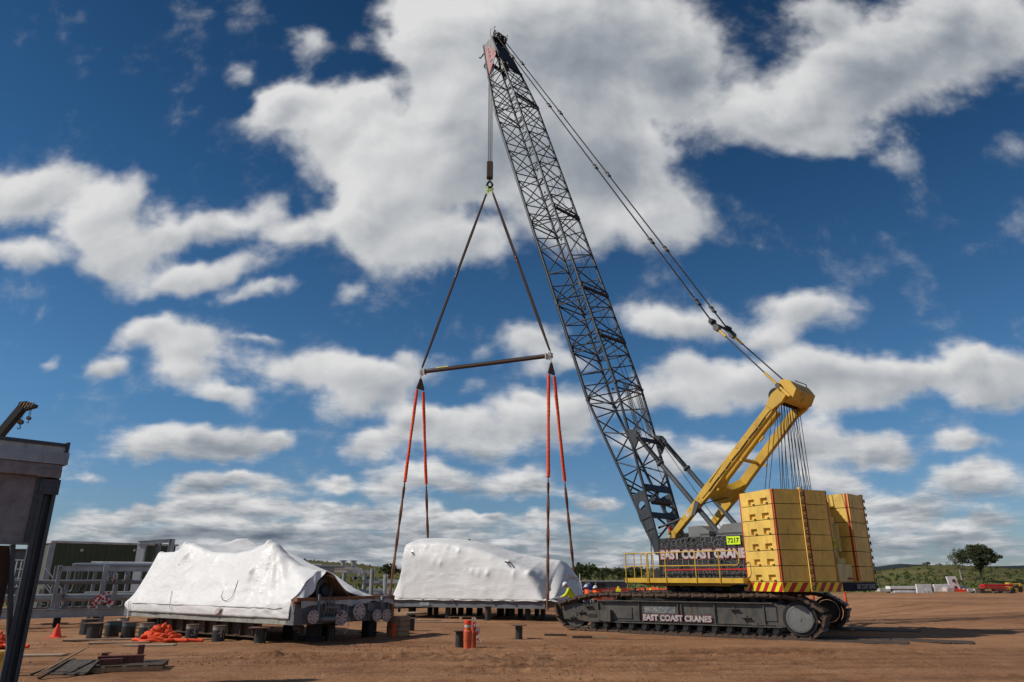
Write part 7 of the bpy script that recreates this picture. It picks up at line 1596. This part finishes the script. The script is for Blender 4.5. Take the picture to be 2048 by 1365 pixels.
for i, px in enumerate((154, 161, 171, 241)):
    g = at_z(px, 1213, 0); mb = MB(); mb.tube((0, 0, 0), (0, 0, .95), .08, 12); mb.disc((0, 0, .03), up, .2, .06, 14); tag(mb.build('marker_post', M['cone'], None, g), 'red marker post seen through the pipe rack, ' + ['leftmost of four', 'second from left', 'third from left', 'rightmost, next to the module'][i], 'post', 'red marker posts behind the pipe rack')

# ---------------------------------------------------------------- small truck crane tip over the structure
Yc = 30.0; a_ = at_Y(-30, 905, Yc); b_ = at_Y(50, 810, Yc); t = thing('telescopic_boom', 'tip of a dark telescopic crane boom with two striped hooks at the left edge', 'crane boom', a_); e = b_ - a_; n = e.normalized(); pr = Vector((n.z, 0, -n.x))
mb = MB(); mb.bar(-e * 1.2, e * .95, .30, .32, (0, 1, 0)); mb.bar(e * .5, e, .24, .24, (0, 1, 0)); mb.build('boom_tube', M['black'], t, bevel=.01)
mb = MB(); mb.prism([(-.25, -.18), (.0, -.28), (.50, -.12), (.52, .0), (.1, .14), (-.2, .10)], e, (1, 0, 0), up, fy, -.12, .12); [mb.bar(e + Vector((-.2 + k * .14, -.125, -.22 + k * .03)), e + Vector((-.08 + k * .14, -.125, .08)), .05, .01, (0, 1, 0), 1) for k in range(5)]; mb.build('boom_nose', [M['black'], M['timber']], t)
for dx, dz, s_, lab in ((-.02, .62, .72, 'larger striped hook block hanging from the telescopic boom tip'), (.30, .45, .5, 'smaller hook hanging from the tip of the telescopic boom')):
    w = b_ + Vector((dx, 0, -.15)); h = thing('crane_hook', lab, 'hook', w - Vector((0, 0, dz)), 0, 'hooks on the telescopic boom'); mb = MB(); mb.tube((-.03, 0, 0), (-.03, 0, dz), .012, 5); mb.tube((.03, 0, 0), (.03, 0, dz), .012, 5); mb.build('rope', M['rope'], h)
    mb = MB(); mb.disc((0, 0, 0), fy, .15 * s_, .14, 16); [mb.bar((-.12 * s_ + k * .08 * s_, -.075, -.1 * s_), (-.06 * s_ + k * .08 * s_, -.075, .1 * s_), .025, .01, (0, 1, 0), 1) for k in range(4)]; mb.build('sheave_block', [M['black'], M['timber']], h)
    mb = MB(); mb.path([(0, 0, -.12 * s_), (0, 0, -.25 * s_), (.08 * s_, 0, -.33 * s_), (.03 * s_, 0, -.43 * s_), (-.08 * s_, 0, -.41 * s_), (-.11 * s_, 0, -.34 * s_)], .03 * s_, 6); mb.build('hook', M['shoe'], h)

# ---------------------------------------------------------------- stored steel at the right, 100 m away
def far_box(px0, px1, py0, py1, mat, name, label, cat, Y=100.0, dep=1.2, grp=None, parts=None, lean=0.0):
    a = at_Y(px0, py1, Y); b = at_Y(px1, py0, Y); mb = MB(); w = b.x - a.x; h = b.z - max(0, a.z) if a.z > .15 else b.z; zb = a.z if a.z > .15 else 0
    mb.prism([(0, 0), (w, 0), (w + lean, h), (lean, h)], (0, 0, 0), fx, up, fy, 0, dep)
    if parts: parts(mb, w, h)
    o = mb.build(name, [M[mat], M['mgrey'], M['shoe']], None, (a.x, Y, zb), 0, bevel=.03); return tag(o, label, cat, grp)
def slots(mb, w, h): mb.bb(.2, w - .3, -.03, -.002, h * .42, h * .60, 2); mb.bb(w * .1, w * .9, -.25, -.03, h * .05, h * .28, 0)
far_box(1782, 1837, 1173, 1186, 'white', 'white_girder', 'long white steel girders stacked low on the ground', 'girder', parts=slots)
far_box(1835, 1862, 1169, 1185, 'white', 'steel_sheet', 'upright white steel sheet, left of the two behind the dirt', 'panel', Y=99, dep=.3, grp='white panels', parts=lambda mb, w, h: (mb.bb(w * .45, w * .5, -.05, 0, .1, .3, 1), mb.bb(w * .7, w * .75, -.05, 0, .1, .3, 1)))
far_box(1870, 1897, 1169, 1184, 'white', 'steel_sheet', 'upright white steel sheet with sloping edge, right of the two', 'panel', Y=99, dep=.3, grp='white panels')
far_box(1862, 1871, 1172, 1184, 'mgrey', 'grey_box', 'grey box between the two white panels', 'box', Y=100)
def circ(mb, w, h): mb.disc((w * .5 - .1, -.02, h * .7), fy, .22, .05, 16, 2); mb.disc((w * .5 - .0, -.02, h * .22), fy, .22, .05, 16, 2)
far_box(1903, 1917, 1153.5, 1182, 'white', 'white_plate', 'tall white leaning plate with two round brown holes', 'plate', Y=99, dep=.25, parts=circ, lean=-.35)
far_box(1921, 1935, 1172, 1179, 'mgrey', 'grey_crate', 'grey crate right of the leaning white plate', 'crate', Y=101); far_box(1895, 1908, 1176, 1184, 'flange', 'pale_crate', 'pale crate at the foot of the leaning white plate', 'crate', Y=98)
far_box(1912, 1932, 1179, 1184, 'cone', 'orange_bundle', 'low orange bundle below the grey crate', 'bundle', Y=98); far_box(1936, 1946, 1178, 1184, 'offw', 'white_bundle', 'small white bundle right of the grey crate', 'bundle', Y=99); far_box(1951, 1962, 1178, 1185, 'offw', 'sheeted_bundle', 'white sheeted bundle left of the red beams', 'bundle', Y=99); far_box(1961, 1969, 1177, 1186, 'mat', 'dark_crate', 'small dark crate at the left end of the red beams', 'crate', Y=98)
far_box(1760, 1785, 1178, 1184, 'offw', 'grey_girder', 'low pale girders at the left end of the white steel', 'girder', Y=100); far_box(1692, 1758, 1177.5, 1181, 'offw', 'flat_girder', 'flat white steel lengths seen behind the counterweight', 'girder', Y=110, parts=lambda mb, w, h: [mb.bb(w * k / 6, w * k / 6 + .5, -.2, 0, 0, h * .6, 1) for k in range(6)]); far_box(1672, 1696, 1178, 1182, 'galv', 'flat_girder', 'short pale steel length just right of the crane tray', 'girder', Y=108)
for k, (y0_, y1_, x0_, x1_) in enumerate(((1169, 1173.5, 1969, 2026), (1174.5, 1178, 1969, 2018), (1178.5, 1184, 1993, 2020))):
    far_box(x0_, x1_, y0_, y1_, 'hred' if k < 2 else 'oxide', 'red_beam', ['bright red steel beam, top of the stack', 'red steel beam in the middle of the stack', 'short dark red beam at the bottom of the stack'][k], 'beam', Y=100, dep=1.0, grp='red steel beams')
w = at_z(2030, 1185, 0); t = thing('yellow_machine', 'small yellow machine parked right of the red beams', 'machine', (w.x, w.y, 0)); mb = MB(); mb.prism([(-1.0, .1), (-.9, 1.3), (-.5, 1.3), (-.4, .6), (.5, .5), (.6, 1.2), (.9, 1.2), (1.1, .4), (1.1, .1)], (0, 0, 0), fx, up, fy, -.4, .4); mb.bb(-.5, .8, -.35, .35, 1.0, 1.2); mb.build('body', M['yellow'], t, bevel=.04)
for x in (-.5, .5): mb = MB(); mb.disc((x, -.45, .3), fy, .3, .2, 16); mb.build('wheel', M['black'], t)
mb = MB(); mb.bb(.2, .9, -.42, .42, .3, .8); mb.build('engine', M['black'], t)
for k in range(3): w = at_z(1975 + k * 22, 1187, 0); mb = MB(); mb.bb(-1.2, 1.2, -.4, .4, 0, .12); mb.bb(-.3, .4, -.3, .3, .12, .3); tag(mb.build('ground_debris', M['mat'], None, w, .3 * k), 'dark low timber debris in front of the red beams', 'timber', 'timber debris by the red beams')
